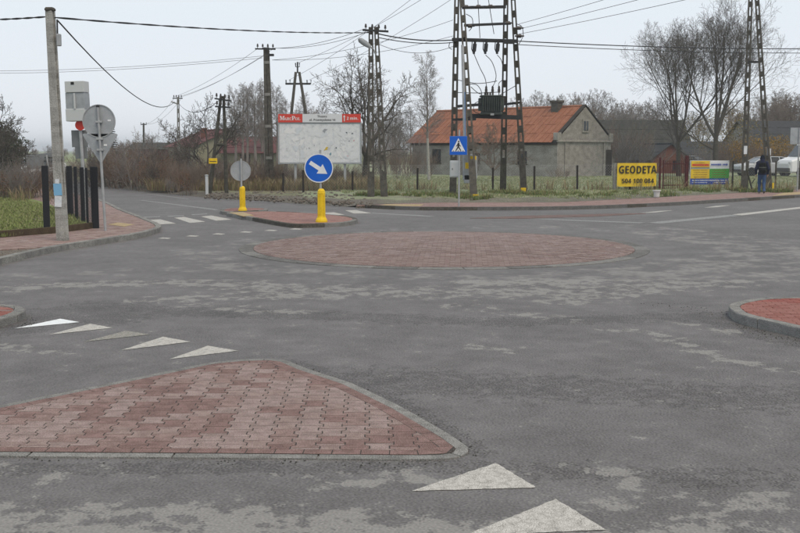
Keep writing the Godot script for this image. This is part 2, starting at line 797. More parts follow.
# ---------------------------------------------------------------- poles and wires
# a tapered concrete shaft with see-through slots between two rails; `wide` is the direction across the slotted face
func slotted(mb: MB, a: Vector3, b: Vector3, wide: Vector3, w0: float, w1: float, d0: float, d1: float, slot: float, web: float, solid: float) -> void:
	var ax := (b - a).normalized()
	var len := a.distance_to(b)
	var u := (wide - ax * wide.dot(ax)).normalized()
	var dd := ax.cross(u).normalized()
	var corner := func(s: float, f: float, g: float) -> Vector3:   # f, g in -1..1 of half width and depth
		var k := s / len
		return a + ax * s + u * f * lerpf(w0, w1, k) * 0.5 + dd * g * lerpf(d0, d1, k) * 0.5
	var piece := func(s0: float, s1: float, f0: float, f1: float, g: float) -> void:
		mb.hexa([corner.call(s0, f0, -g), corner.call(s0, f1, -g), corner.call(s0, f1, g), corner.call(s0, f0, g), corner.call(s1, f0, -g), corner.call(s1, f1, -g), corner.call(s1, f1, g), corner.call(s1, f0, g)])
	piece.call(0.0, solid, -1.0, 1.0, 1.0)
	piece.call(solid, len, -1.0, -0.4, 1.0)
	piece.call(solid, len, 0.4, 1.0, 1.0)
	var s := solid
	while s < len - 0.3:
		var e := minf(s + web, len)
		piece.call(s, e, -0.4, 0.4, 0.72)
		s = e + slot
	piece.call(len - 0.3, len, -0.4, 0.4, 0.72)

func insulator(mb: MB, at: Vector3, up: Vector3, h: float, r: float) -> void:
	mb.tube([at, at + up * h * 0.3, at + up * h * 0.32, at + up * h * 0.5, at + up * h * 0.52, at + up * h * 0.75, at + up * h * 0.78, at + up * h], [r * 0.3, r * 0.3, r, r * 0.7, r, r * 0.6, r * 0.8, r * 0.4], 8)

func wire(label: String, a: Vector3, b: Vector3, sag: float, r: float, group := "overhead wires", twist := false) -> void:
	var mb := MB.new()
	var nn := 20
	var side := (b - a).cross(Vector3.UP).normalized()
	for w in (2 if twist else 1):
		var pts := []
		for i in nn * (3 if twist else 1) + 1:
			var f := float(i) / (nn * (3 if twist else 1))
			var p := a.lerp(b, f) - Vector3(0, sag * 4.0 * f * (1.0 - f), 0)
			if twist:
				var t := f * 60.0 + w * PI
				p += (side * cos(t) + Vector3.UP * sin(t)) * r * 0.9
			pts.append(p)
		mb.tube(pts, [r], 4, true)
	single("overhead_wire", mb.mesh(), mats.cable, label, "wire", group)

# two legs that meet near the top
func a_frame(t: Node3D, b0: Vector3, b1: Vector3, top: Vector3, gap: float, m: Material, w := 0.26, slotted_faces := true) -> void:
	var o := t.position
	var side := (b1 - b0).normalized()
	for k in 2:
		var mb := MB.new()
		var base: Vector3 = (b0 if k == 0 else b1) - o
		var tp: Vector3 = top - o + side * (gap * (0.5 if k else -0.5))
		if slotted_faces:
			slotted(mb, base, tp, side, w, w * 0.62, w * 0.72, w * 0.5, 0.42, 0.26, 1.1)
		else:
			mb.tube([base, tp], [w * 0.5, w * 0.36], 10)
		part("leg", mb.mesh(), m, t)

# ---------------------------------------------------------------- signs
func disc(r: float, k := 32) -> PackedVector2Array:
	var p := PackedVector2Array()
	for i in k:
		p.append(Vector2(cos(TAU * i / k), sin(TAU * i / k)) * r)
	return p

func shape2(a: Array) -> PackedVector2Array:
	var p := PackedVector2Array()
	for q in a:
		p.append(Vector2(q[0], q[1]))
	return p

func flat_shape(called: String, poly: PackedVector2Array, at: Vector3, d0: float, d1: float, m: Material, parent: Node, bev := 0.0) -> MeshInstance3D:
	var mb := MB.new()
	mb.prism(poly, Transform3D(Basis(), Vector3.ZERO), d0, d1, bev, true)
	var o := part(called, mb.mesh(), m, parent)
	o.position = at
	return o

func rim(called: String, r: float, th: float, at: Vector3, m: Material, parent: Node, z0: float, z1: float, k := 36) -> void:
	var mb := MB.new()
	for i in k:
		var a0 := TAU * i / k
		var a1 := TAU * (i + 1) / k
		var p := []
		for z in [z0, z1]:
			for q in [[r - th, a0], [r, a0], [r, a1], [r - th, a1]]:
				p.append(Vector3(cos(q[1]) * q[0], sin(q[1]) * q[0], z))
		mb.hexa(p)
	var o := part(called, mb.mesh(), m, parent)
	o.position = at

# ---------------------------------------------------------------- houses
# wall of a given width and height with window openings [x, y, w, h], as one mesh with reveals, in the frame's x/y plane, facing +z
func wall_mesh(fr: Transform3D, w: float, h: float, holes: Array, deep: float, gable := 0.0, gx := 0.5) -> MB:
	var mb := MB.new()
	var xs := [0.0, w]
	var ys := [0.0, h]
	for q in holes:
		xs.append(q[0])
		xs.append(q[0] + q[2])
		if q[1] < h:
			ys.append(q[1])
			ys.append(minf(h, q[1] + q[3]))
	xs.sort()
	ys.sort()
	for i in xs.size() - 1:
		for j in ys.size() - 1:
			if xs[i + 1] - xs[i] < 0.001 or ys[j + 1] - ys[j] < 0.001:
				continue
			var mx: float = (xs[i] + xs[i + 1]) * 0.5
			var my: float = (ys[j] + ys[j + 1]) * 0.5
			var open := false
			for q in holes:
				if mx > q[0] and mx < q[0] + q[2] and my > q[1] and my < q[1] + q[3]:
					open = true
			if not open:
				mb.quad(fr * Vector3(xs[i], ys[j], 0), fr * Vector3(xs[i + 1], ys[j], 0), fr * Vector3(xs[i + 1], ys[j + 1], 0), fr * Vector3(xs[i], ys[j + 1], 0))
	for q in holes:
		if q[1] >= h:
			continue
		var x0: float = q[0]
		var x1: float = q[0] + q[2]
		var y0: float = q[1]
		var y1: float = q[1] + q[3]
		mb.quad(fr * Vector3(x0, y0, -deep), fr * Vector3(x1, y0, -deep), fr * Vector3(x1, y0, 0), fr * Vector3(x0, y0, 0))
		mb.quad(fr * Vector3(x0, y1, 0), fr * Vector3(x1, y1, 0), fr * Vector3(x1, y1, -deep), fr * Vector3(x0, y1, -deep))
		mb.quad(fr * Vector3(x0, y0, 0), fr * Vector3(x0, y1, 0), fr * Vector3(x0, y1, -deep), fr * Vector3(x0, y0, -deep))
		mb.quad(fr * Vector3(x1, y0, -deep), fr * Vector3(x1, y1, -deep), fr * Vector3(x1, y1, 0), fr * Vector3(x1, y0, 0))
	if gable > 0.0:
		mb.tri(fr * Vector3(0, h, 0), fr * Vector3(w, h, 0), fr * Vector3(w * gx, h + gable, 0))
	return mb

func window_part(parent: Node, fr: Transform3D, q: Array, fm: Material, bars := 1, rows := 1) -> void:
	var x0: float = q[0]
	var y0: float = q[1]
	var w: float = q[2]
	var h: float = q[3]
	var f := MB.new()
	var z := -0.12
	var e := 0.06
	f.box(fr * Vector3(x0 + e * 0.5, y0 + h * 0.5, z), Vector3(e, h, 0.06), fr.basis)
	f.box(fr * Vector3(x0 + w - e * 0.5, y0 + h * 0.5, z), Vector3(e, h, 0.06), fr.basis)
	f.box(fr * Vector3(x0 + w * 0.5, y0 + e * 0.5, z), Vector3(w - 2 * e, e, 0.06), fr.basis)
	f.box(fr * Vector3(x0 + w * 0.5, y0 + h - e * 0.5, z), Vector3(w - 2 * e, e, 0.06), fr.basis)
	for k in bars:
		f.box(fr * Vector3(x0 + w * (k + 1.0) / (bars + 1), y0 + h * 0.5, z), Vector3(0.04, h - 2 * e, 0.05), fr.basis)
	for k in rows:
		f.box(fr * Vector3(x0 + w * 0.5, y0 + h * (k + 1.0) / (rows + 1), z), Vector3(w - 2 * e, 0.035, 0.044), fr.basis)
	var win := part("window", f.mesh(), fm, parent)
	var g := MB.new()
	g.box(fr * Vector3(x0 + w * 0.5, y0 + h * 0.5, z - 0.01), Vector3(w - 0.02, h - 0.02, 0.01), fr.basis)
	part("pane", g.mesh(), glass_mat(), win)
	var s := MB.new()
	s.box(fr * Vector3(x0 + w * 0.5, y0 - 0.03, 0.02), Vector3(w + 0.12, 0.05, 0.12), fr.basis)
	part("sill", s.mesh(), fm, win)

# a roof slope of metal sheets or tiles: corner o, along the eave e (unit), up the slope s (unit), sizes, rows and columns
func roof_sheets(parent: Node, called: String, o: Vector3, e: Vector3, s: Vector3, le: float, ls: float, cols: int, rows: int, ms: Array, th := 0.03, ribs := 0) -> void:
	var nn := e.cross(s).normalized()
	if nn.y < 0:
		nn = -nn
	for j in rows:
		for i in cols:
			var mb := MB.new()
			var w := le / cols
			var h := ls / rows
			var c := o + e * (w * (i + 0.5)) + s * (h * (j + 0.5)) + nn * (0.02 + 0.012 * ((i + j) % 2) + 0.004 * j + rng.randf() * 0.006)
			var b := Basis(e, s, nn)
			b = b * Basis(Vector3.RIGHT, -0.012)
			mb.box(c, Vector3(w + 0.02, h + 0.06, th), b)
			for k in ribs:
				mb.box(c + e * (w * ((k + 0.5) / ribs - 0.5)) + nn * (th * 0.5 + 0.012), Vector3(0.05, h + 0.05, 0.03), b)
			var pick := rng.randi() % ms.size()
			if ms.size() == 5:
				pick = clampi(int(float(i) / cols * 4.0 + rng.randf_range(-1.2, 1.2) - (0.8 if j else 0.0)), 0, 4)
			part(called, mb.mesh(), ms[pick], parent)

# ---------------------------------------------------------------- a figure from smoothly joined bones
func sdf_into(mb: MB, bones: Array, cell: float, k: float, tone: Callable) -> void:
	var lo := Vector3.ONE * 1e9
	var hi := -lo
	for b in bones:
		var r: float = maxf(b[2], b[3]) + 3.0 * cell
		for e in 2:
			lo = lo.min(b[e] - Vector3.ONE * r)
			hi = hi.max(b[e] + Vector3.ONE * r)
	var nx := int((hi.x - lo.x) / cell) + 2
	var ny := int((hi.y - lo.y) / cell) + 2
	var nz := int((hi.z - lo.z) / cell) + 2
	var f := PackedFloat32Array()
	f.resize(nx * ny * nz)
	f.fill(1.0)
	for b in bones:
		var a: Vector3 = b[0]
		var ab: Vector3 = b[1] - a
		var l2 := maxf(ab.length_squared(), 1e-9)
		var r := maxf(b[2], b[3]) + k + 2.0 * cell
		var m0: Vector3 = (a.min(b[1]) - Vector3.ONE * r - lo) / cell
		var m1: Vector3 = (a.max(b[1]) + Vector3.ONE * r - lo) / cell
		for z in range(maxi(0, int(m0.z)), mini(nz - 1, int(m1.z) + 1) + 1):
			for y in range(maxi(0, int(m0.y)), mini(ny - 1, int(m1.y) + 1) + 1):
				for x in range(maxi(0, int(m0.x)), mini(nx - 1, int(m1.x) + 1) + 1):
					var p := lo + Vector3(x, y, z) * cell
					var t := clampf((p - a).dot(ab) / l2, 0.0, 1.0)
					var d := p.distance_to(a + ab * t) - lerpf(b[2], b[3], t)
					var i := (z * ny + y) * nx + x
					var o := f[i]
					var h := maxf(k - absf(o - d), 0.0) / k
					f[i] = minf(o, d) - h * h * k * 0.25
	var at := {}
	var step := [1, nx, nx * ny]
	for z in nz - 1:
		for y in ny - 1:
			for x in nx - 1:
				var i := (z * ny + y) * nx + x
				var s := 0
				for c in 8:
					if f[i + (c & 1) + ((c >> 1) & 1) * nx + ((c >> 2) & 1) * nx * ny] < 0.0:
						s += 1
				if s == 0 or s == 8:
					continue
				var m := Vector3.ZERO
				var q := 0
				for c in 8:
					for e in 3:
						if c & (1 << e):
							continue
						var c2 := c | (1 << e)
						var v0 := f[i + (c & 1) + ((c >> 1) & 1) * nx + ((c >> 2) & 1) * nx * ny]
						var v1 := f[i + (c2 & 1) + ((c2 >> 1) & 1) * nx + ((c2 >> 2) & 1) * nx * ny]
						if (v0 < 0.0) != (v1 < 0.0):
							var w := v0 / (v0 - v1)
							var g := Vector3(c & 1, (c >> 1) & 1, (c >> 2) & 1)
							g[e] = w
							m += g
							q += 1
				var p := lo + (Vector3(x, y, z) + m / q) * cell
				var gr := Vector3(f[i + 1] - f[i], f[i + nx] - f[i], f[i + nx * ny] - f[i]).normalized()
				mb.paint(tone.call(p))
				at[i] = mb.vert(p, gr)
	for i in at:
		for e in 3:
			var j: int = i + step[e]
			if j >= f.size() or (f[i] < 0.0) == (f[j] < 0.0):
				continue
			var u: int = step[(e + 1) % 3]
			var w: int = step[(e + 2) % 3]
			if not (at.has(i - u) and at.has(i - w) and at.has(i - u - w)):
				continue
			var a: int = at[i]
			var b: int = at[i - u]
			var c: int = at[i - u - w]
			var d: int = at[i - w]
			if f[i] < 0.0:
				mb.ix.append_array([a, c, b, a, d, c])
			else:
				mb.ix.append_array([a, b, c, a, c, d])

func build_person(at: Vector3, turn: float) -> void:
	var t := thing("person", "person in dark hooded jacket and blue jeans walking with a backpack", "person", at, "", turn)
	var V := func(x, y, z): return Vector3(x, y, z)
	var bones := [
		[V.call(0, 0.93, 0), V.call(0, 1.12, 0.0), 0.15, 0.155], [V.call(0, 1.12, 0), V.call(0, 1.34, -0.02), 0.155, 0.165],
		[V.call(-0.15, 1.39, -0.02), V.call(0.15, 1.39, -0.02), 0.085, 0.085], [V.call(0, 1.38, -0.02), V.call(0, 1.52, -0.04), 0.09, 0.07],
		[V.call(0, 1.585, -0.055), V.call(0, 1.63, -0.045), 0.1, 0.105],
		[V.call(0, 1.47, 0.035), V.call(0, 1.52, 0.03), 0.085, 0.08]]
	for s in [-1.0, 1.0]:
		var kz := -0.1 if s < 0 else 0.04
		bones.append([V.call(s * 0.085, 0.92, 0), V.call(s * 0.095, 0.5, kz - 0.06), 0.105, 0.075])
		var an := V.call(-0.095, 0.1, -0.1) if s < 0 else V.call(0.1, 0.13, 0.2)
		bones.append([V.call(s * 0.095, 0.5, kz - 0.06), an, 0.075, 0.055])
		bones.append([an, an + (V.call(0, -0.05, -0.17) if s < 0 else V.call(0, -0.085, -0.13)), 0.055, 0.042])
		bones.append([an, an + (V.call(0, -0.055, 0.03) if s < 0 else V.call(0, -0.02, 0.04)), 0.05, 0.045])
		var el := V.call(s * 0.265, 1.13, 0.05 * s + 0.02)
		var wr := V.call(s * 0.25, 0.91, -0.09 + 0.07 * s)
		bones.append([V.call(s * 0.19, 1.39, -0.02), el, 0.082, 0.066])
		bones.append([el, wr, 0.066, 0.05])
	var tone := func(p: Vector3) -> Color:
		if p.y < 0.13 and p.y < 0.1 + maxf(0.0, p.z) * 0.4:
			return Color(0.1, 0.1, 0.105) if p.y > 0.045 else Color(0.3, 0.3, 0.29)
		if p.y < 0.86 and absf(p.x) < 0.22:
			return Color(0.045, 0.085, 0.17)
		return Color(0.02, 0.026, 0.048)
	var mb := MB.new()
	sdf_into(mb, bones, 0.016, 0.05, tone)
	# face and hands, on finer grids
	var skin := func(_p): return Color(0.42, 0.26, 0.19)
	sdf_into(mb, [[V.call(0, 1.57, -0.09), V.call(0, 1.63, -0.085), 0.07, 0.075], [V.call(0, 1.6, -0.16), V.call(0, 1.575, -0.178), 0.008, 0.013], [V.call(0, 1.53, -0.12), V.call(0, 1.535, -0.14), 0.035, 0.02], [V.call(-0.025, 1.545, -0.155), V.call(0.025, 1.545, -0.155), 0.007, 0.007]], 0.006, 0.012, skin)
	for s in [-1.0, 1.0]:
		var wr := V.call(s * 0.25, 0.91, -0.09 + 0.07 * s)
		var hb := [[wr, wr + V.call(0, -0.08, -0.02), 0.026, 0.032], [wr + V.call(0, -0.05, -0.035), wr + V.call(0, -0.085, -0.01), 0.022, 0.02]]
		for k in 4:
			var r0: Vector3 = wr + V.call(s * 0.004, -0.09, -0.05 + k * 0.021)
			var l: float = [0.07, 0.08, 0.075, 0.058][k]
			var r1: Vector3 = r0 + V.call(-s * 0.008, -l * 0.55, -0.004)
			hb.append([r0, r1, 0.0095, 0.009])
			hb.append([r1, r1 + V.call(-s * 0.022, -l * 0.4, 0.0), 0.009, 0.0075])
		var t0: Vector3 = wr + V.call(-s * 0.006, -0.035, -0.035)
		hb.append([t0, t0 + V.call(-s * 0.016, -0.04, -0.026), 0.012, 0.01])
		hb.append([t0 + V.call(-s * 0.016, -0.04, -0.026), t0 + V.call(-s * 0.022, -0.07, -0.02), 0.01, 0.008])
		sdf_into(mb, hb, 0.004, 0.008, skin)
	part("body", mb.mesh(), tinted("cloth_tinted", 0.95), t)
	var hat := MB.new()
	sdf_into(hat, [[V.call(0, 1.61, -0.035), V.call(0, 1.655, -0.03), 0.115, 0.1], [V.call(0, 1.7, -0.03), V.call(0, 1.715, -0.025), 0.055, 0.04]], 0.014, 0.05, func(_p): return Color(0.01, 0.012, 0.022))
	part("knitted_hat", hat.mesh(), tinted("cloth_tinted", 0.95), t)
	var bag := MB.new()
	sdf_into(bag, [[V.call(-0.08, 1.02, 0.22), V.call(-0.08, 1.33, 0.2), 0.085, 0.075], [V.call(0.08, 1.02, 0.22), V.call(0.08, 1.33, 0.2), 0.085, 0.075], [V.call(0, 1.02, 0.24), V.call(0, 1.34, 0.21), 0.1, 0.08], [V.call(-0.06, 1.07, 0.31), V.call(0.06, 1.07, 0.31), 0.06, 0.06]], 0.018, 0.06, func(p: Vector3): return Color(0.16, 0.18, 0.16) if p.y > 1.19 and p.y < 1.215 else Color(0.008, 0.008, 0.011))
	var bp := part("backpack", bag.mesh(), tinted("cloth_tinted", 0.95), t)
	for s in [-1.0, 1.0]:
		var st := MB.new()
		st.tube([V.call(s * 0.1, 1.4, 0.13), V.call(s * 0.13, 1.48, 0.02), V.call(s * 0.14, 1.42, -0.12), V.call(s * 0.16, 1.25, -0.15), V.call(s * 0.16, 1.05, 0.1)], [0.018], 6)
		part("strap", st.mesh(), plain("strap_black", Color(0.01, 0.01, 0.012), 0.9), bp)

# ---------------------------------------------------------------- vehicles
func loft(mb: MB, rings: Array) -> void:
	var m := Vector3.ZERO
	for r in rings:
		for p in r:
			m += p / (rings.size() * r.size())
	for i in rings.size() - 1:
		var a: Array = rings[i]
		var b: Array = rings[i + 1]
		for k in a.size():
			var l := (k + 1) % a.size()
			var c: Vector3 = (a[0] + a[a.size() / 2] + b[0] + b[b.size() / 2]) * 0.25
			mb.quad_from(c, a[k], a[l], b[l], b[k])
	for e in [0, rings.size() - 1]:
		var r: Array = rings[e]
		var c := Vector3.ZERO
		for p in r:
			c += p / r.size()
		for k in r.size():
			mb.tri_from(m, c, r[k], r[(k + 1) % r.size()])

func section(x: float, y0: float, y1: float, w0: float, w1: float, rnd: float) -> Array:
	var r := []
	for s in [[-1, 0], [-1, 1], [-1, 2], [-1, 3], [1, 3], [1, 2], [1, 1], [1, 0]]:
		var g: float = s[0]
		match s[1]:
			0: r.append(Vector3(x, y0, g * (w0 - rnd)))
			1: r.append(Vector3(x, y0 + rnd, g * w0))
			2: r.append(Vector3(x, y1 - rnd, g * w1))
			3: r.append(Vector3(x, y1, g * (w1 - rnd)))
	return r

func wheel(t: Node3D, x: float, z: float, r: float) -> void:
	var ty := MB.new()
	var s := signf(z)
	var fr := Basis(Vector3.RIGHT, PI / 2)
	var mbp := MB.new()
	mbp.lathe(Vector3.ZERO, [[r * 0.62, -0.1], [r * 0.95, -0.1], [r, -0.06], [r, 0.06], [r * 0.95, 0.1], [r * 0.62, 0.1]], 20)
	var w := part("wheel", mbp.mesh(), plain("tyre", Color(0.015, 0.015, 0.016), 0.9), t)
	w.transform = Transform3D(fr, Vector3(x, r, z))
	ty.lathe(Vector3.ZERO, [[0.001, 0.05 * s], [r * 0.2, 0.07 * s], [r * 0.5, 0.04 * s], [r * 0.64, 0.085 * s]], 20)
	part("rim", ty.mesh(), plain("wheel_rim", Color(0.35, 0.36, 0.37), 0.35, 0.8), w)

func build_car(label: String, at: Vector3, turn: float, paint: Material, group := "") -> Node3D:
	var t := thing("parked_car", label, "car", at, group, turn)
	var b := MB.new()
	loft(b, [section(-2.1, 0.35, 0.72, 0.66, 0.66, 0.08), section(-2.0, 0.25, 0.86, 0.8, 0.78, 0.1), section(-1.2, 0.2, 0.95, 0.85, 0.83, 0.09), section(-0.75, 0.2, 1.0, 0.86, 0.84, 0.07), section(1.3, 0.2, 1.03, 0.86, 0.84, 0.07), section(1.85, 0.24, 1.02, 0.83, 0.8, 0.09), section(2.02, 0.3, 0.98, 0.74, 0.72, 0.1)])
	part("body", b.mesh(), paint, t)
	var g := MB.new()
	loft(g, [section(-1.05, 0.98, 1.0, 0.7, 0.7, 0.008), section(-0.35, 0.98, 1.4, 0.77, 0.62, 0.04), section(0.9, 0.98, 1.43, 0.78, 0.63, 0.04), section(1.5, 0.98, 1.36, 0.76, 0.6, 0.04), section(1.82, 0.98, 1.04, 0.7, 0.68, 0.02)])
	part("glazing", g.mesh(), glass_mat(), t)
	var rf := MB.new()
	loft(rf, [section(-0.4, 1.385, 1.41, 0.61, 0.6, 0.01), section(0.3, 1.42, 1.47, 0.64, 0.6, 0.015), section(1.1, 1.41, 1.46, 0.64, 0.6, 0.015), section(1.55, 1.34, 1.39, 0.6, 0.58, 0.015)])
	part("roof", rf.mesh(), paint, t)
	for s in [-1.0, 1.0]:
		for q in [[-1.05, 1.0, -0.36, 1.4], [0.28, 1.0, 0.26, 1.43], [0.98, 1.0, 0.93, 1.43], [1.78, 1.02, 1.5, 1.37]]:
			var pl := MB.new()
			pl.tube([Vector3(q[0], q[1], s * 0.79), Vector3(q[2], q[3], s * 0.63)], [0.04, 0.035], 6)
			part("pillar", pl.mesh(), paint, t)
		var hl := MB.new()
		hl.cbox(Vector3(-2.02, 0.68, s * 0.56), Vector3(0.16, 0.13, 0.28), 0.03)
		part("headlight", hl.mesh(), plain("lamp_glass", Color(0.55, 0.57, 0.58), 0.15), t)
		var tl := MB.new()
		tl.cbox(Vector3(1.97, 0.85, s * 0.62), Vector3(0.12, 0.22, 0.17), 0.03)
		part("tail_light", tl.mesh(), plain("tail_glass", Color(0.25, 0.012, 0.012), 0.2), t)
		for x in [-1.3, 1.25]:
			wheel(t, x, s * 0.76, 0.3)
			var ar := MB.new()
			ar.tube([Vector3(x, 0.3, s * 0.855), Vector3(x, 0.3, s * 0.86)], [0.36], 20)
			part("wheel_arch", ar.mesh(), plain("tyre", Color(0.015, 0.015, 0.016), 0.9), t)
		var mr := MB.new()
		mr.cbox(Vector3(-0.75, 1.02, s * 0.92), Vector3(0.1, 0.13, 0.2), 0.03)
		part("mirror", mr.mesh(), paint, t)
	var bm := MB.new()
	bm.cbox(Vector3(-2.08, 0.42, 0), Vector3(0.14, 0.2, 1.45), 0.04)
	part("bumper", bm.mesh(), plain("bumper_grey", Color(0.06, 0.06, 0.062), 0.6), t)
	return t

func build_van(label: String, at: Vector3, turn: float, paint: Material) -> void:
	var t := thing("delivery_van", label, "van", at, "", turn)
	var b := MB.new()
	loft(b, [section(-2.7, 0.35, 0.95, 0.75, 0.72, 0.1), section(-2.55, 0.3, 1.2, 0.93, 0.88, 0.1), section(-1.75, 0.28, 1.45, 0.97, 0.93, 0.1), section(-1.15, 0.28, 2.3, 0.98, 0.82, 0.14), section(-0.8, 0.28, 2.55, 0.98, 0.84, 0.14), section(2.6, 0.28, 2.6, 0.98, 0.86, 0.14), section(2.7, 0.35, 2.5, 0.92, 0.8, 0.14)])
	part("body", b.mesh(), paint, t)
	var ws := MB.new()
	ws.quad(Vector3(-1.79, 1.5, 0.76), Vector3(-1.79, 1.5, -0.76), Vector3(-1.19, 2.3, -0.68), Vector3(-1.19, 2.3, 0.68))
	part("windscreen", ws.mesh(), glass_mat(), t)
	for s in [-1.0, 1.0]:
		var sw := MB.new()
		sw.quad_from(Vector3.ZERO, Vector3(-1.55, 1.35, s * 0.962), Vector3(-0.7, 1.35, s * 0.962), Vector3(-0.7, 2.0, s * 0.91), Vector3(-1.2, 2.0, s * 0.905))
		part("side_window", sw.mesh(), glass_mat(), t)
		var hl := MB.new()
		hl.cbox(Vector3(-2.6, 0.98, s * 0.68), Vector3(0.14, 0.26, 0.3), 0.04)
		part("headlight", hl.mesh(), plain("lamp_glass", Color(0.55, 0.57, 0.58), 0.15), t)
		for x in [-1.8, 1.7]:
			wheel(t, x, s * 0.88, 0.34)
			var ar := MB.new()
			ar.tube([Vector3(x, 0.34, s * 0.972), Vector3(x, 0.34, s * 0.978)], [0.41], 20)
			part("wheel_arch", ar.mesh(), plain("tyre", Color(0.015, 0.015, 0.016), 0.9), t)
		var st := MB.new()
		st.box(Vector3(0.95, 1.95, s * 0.918), Vector3(2.2, 0.1, 0.012), Basis(Vector3.RIGHT, -s * 0.05))
		part("stripe", st.mesh(), plain("van_stripe", Color(0.03, 0.07, 0.3), 0.5), t)
		var st2 := MB.new()
		st2.box(Vector3(0.95, 1.6, s * 0.937), Vector3(1.7, 0.07, 0.012), Basis(Vector3.RIGHT, -s * 0.05))
		part("stripe", st2.mesh(), plain("van_stripe_red", Color(0.35, 0.03, 0.03), 0.5), t)
	var bm := MB.new()
	bm.cbox(Vector3(-2.68, 0.5, 0), Vector3(0.16, 0.3, 1.6), 0.05)
	part("bumper", bm.mesh(), plain("bumper_grey", Color(0.06, 0.06, 0.062), 0.6), t)

# ---------------------------------------------------------------- asphalt with dried mud
func strip_field(x0: float, z0: float, w: float, h: float, nx: int, ny: int, strips: Array) -> Image:
	var im := Image.create(nx, ny, false, Image.FORMAT_L8)
	for j in ny:
		for i in nx:
			var p := Vector2(x0 + w * (i + 0.5) / nx, z0 + h * (j + 0.5) / ny)
			var best := 0.0
			for s in strips:
				var line: PackedVector2Array = s[0]
				var wd: float = s[1]
				if not s[3].has_point(p):
					continue
				for k in line.size() - 1:
					var q := Geometry2D.get_closest_point_to_segment(p, line[k], line[k + 1])
					var d := p.distance_to(q) / wd
					if d < 1.0:
						best = maxf(best, s[2] * (1.0 - d * d))
			im.set_pixel(i, j, Color(best, best, best))
	return im

func asphalt(x0: float, z0: float, w: float, h: float, res: Vector2i, dust: Array, dark: Array, sd: int, grain: float, broad: float, blotch: float, sharp: float, most: float, grit: float, relief: float) -> StandardMaterial3D:
	var gen := func(s: int, metres: float, oct: int) -> PackedByteArray:
		var f := FastNoiseLite.new()
		f.seed = s
		f.frequency = (w / res.x) / metres
		f.fractal_octaves = oct
		f.fractal_gain = 0.6
		return f.get_image(res.x, res.y).get_data()
	var n1: PackedByteArray = gen.call(sd, broad, 4)
	var n2: PackedByteArray = gen.call(sd + 1, blotch, 5)
	var n3: PackedByteArray = gen.call(sd + 2, grain, 2)
	var n4: PackedByteArray = gen.call(sd + 3, blotch * 3.0, 4)
	var di := strip_field(x0, z0, w, h, res.x / 8, res.y / 8, dust)
	di.resize(res.x, res.y, Image.INTERPOLATE_BILINEAR)
	var ki := strip_field(x0, z0, w, h, res.x / 8, res.y / 8, dark)
	ki.resize(res.x, res.y, Image.INTERPOLATE_BILINEAR)
	var dd := di.get_data()
	var kk := ki.get_data()
	var out := PackedByteArray()
	var nn := res.x * res.y
	out.resize(nn * 3)
	for i in nn:
		var fine := n3[i] - 128
		var v := 101.0 + (n1[i] - 128) * 0.055 + fine * grit + (n4[i] - 128) * 0.06
		var k := kk[i]
		if k > 0 and k + (n2[i] - 128) * 0.8 > 70:
			v -= 11.0 - fine * 0.15
		var s := (dd[i] + (n2[i] - 128) * 0.8 + (n4[i] - 128) * 1.1 + fine * 0.3 - 112.0) * sharp
		if s <= 0.0:
			out[i * 3] = int(v + 1.8)
			out[i * 3 + 1] = int(v - 1.2)
			out[i * 3 + 2] = int(v - 2.0)
		else:
			s = minf(s, most)
			var u := 142.0 + fine * 0.12
			out[i * 3] = int(v + 1.8 + (u - v) * s)
			out[i * 3 + 1] = int(v - 1.2 + (u - v) * s)
			out[i * 3 + 2] = int(v - 2.0 + (u - 4.0 - v) * s)
	var m := StandardMaterial3D.new()
	m.albedo_texture = ImageTexture.create_from_image(Image.create_from_data(res.x, res.y, false, Image.FORMAT_RGB8, out))
	m.roughness = 0.82
	m.metallic_specular = 0.35
	m.texture_repeat = false
	var b := Image.create_from_data(res.x, res.y, false, Image.FORMAT_L8, n3)
	b.convert(Image.FORMAT_RGBA8)
	b.bump_map_to_normal_map(1.2)
	m.normal_enabled = true
	m.normal_texture = ImageTexture.create_from_image(b)
	m.normal_scale = relief
	return m

func road_sheet(x0: float, z0: float, w: float, h: float) -> ArrayMesh:
	var mb := MB.new()
	mb.with_uv = true
	for q in [[0, 0], [1, 0], [1, 1], [0, 1]]:
		mb.vert(Vector3(x0 + w * q[0], 0, z0 + h * q[1]), Vector3.UP)
		mb.t.append(Vector2(q[0], q[1]))
	mb.ix.append_array([0, 1, 2, 0, 2, 3])
	return mb.mesh()

func strip_of(px: Array, wide: float, strength: float) -> Array:
	var line := poly_px(px)
	var box := Rect2(line[0], Vector2.ZERO)
	for q in line:
		box = box.expand(q)
	return [line, wide, strength, box.grow(wide)]

func arc_strip(c: Vector2, r: float, a0: float, a1: float, wide: float, strength: float) -> Array:
	var line := PackedVector2Array()
	for i in 13:
		var a := lerpf(a0, a1, i / 12.0)
		line.append(c + Vector2(cos(a), sin(a)) * r)
	var box := Rect2(line[0], Vector2.ZERO)
	for q in line:
		box = box.expand(q)
	return [line, wide, strength, box.grow(wide)]

func paint_px(road: Node3D, called: String, px: Array, m: Material, y := 0.004) -> void:
	var src := poly_px(px)
	var p := PackedVector2Array()
	for i in src.size():
		var a := src[i]
		var b := src[(i + 1) % src.size()]
		var n := clampi(int(a.distance_to(b) / 0.035), 1, 60)
		for k in n:
			var j := 0.0045 if n > 3 else 0.0
			p.append(a.lerp(b, float(k) / n) + Vector2(rng.randf_range(-j, j), rng.randf_range(-j, j)))
	part(called, sheet(p, y), m, road)

func mixpoly(low: Array, high: Array, h: float) -> PackedVector2Array:   # outer line at the road, then the inner line on top
	var r := poly_px(low)
	for q in high:
		var g := G(q[0], q[1], h)
		r.append(Vector2(g.x, g.z))
	return r

var circle_c := Vector2(0.93, -22.8)
const CIRCLE_R := 4.2

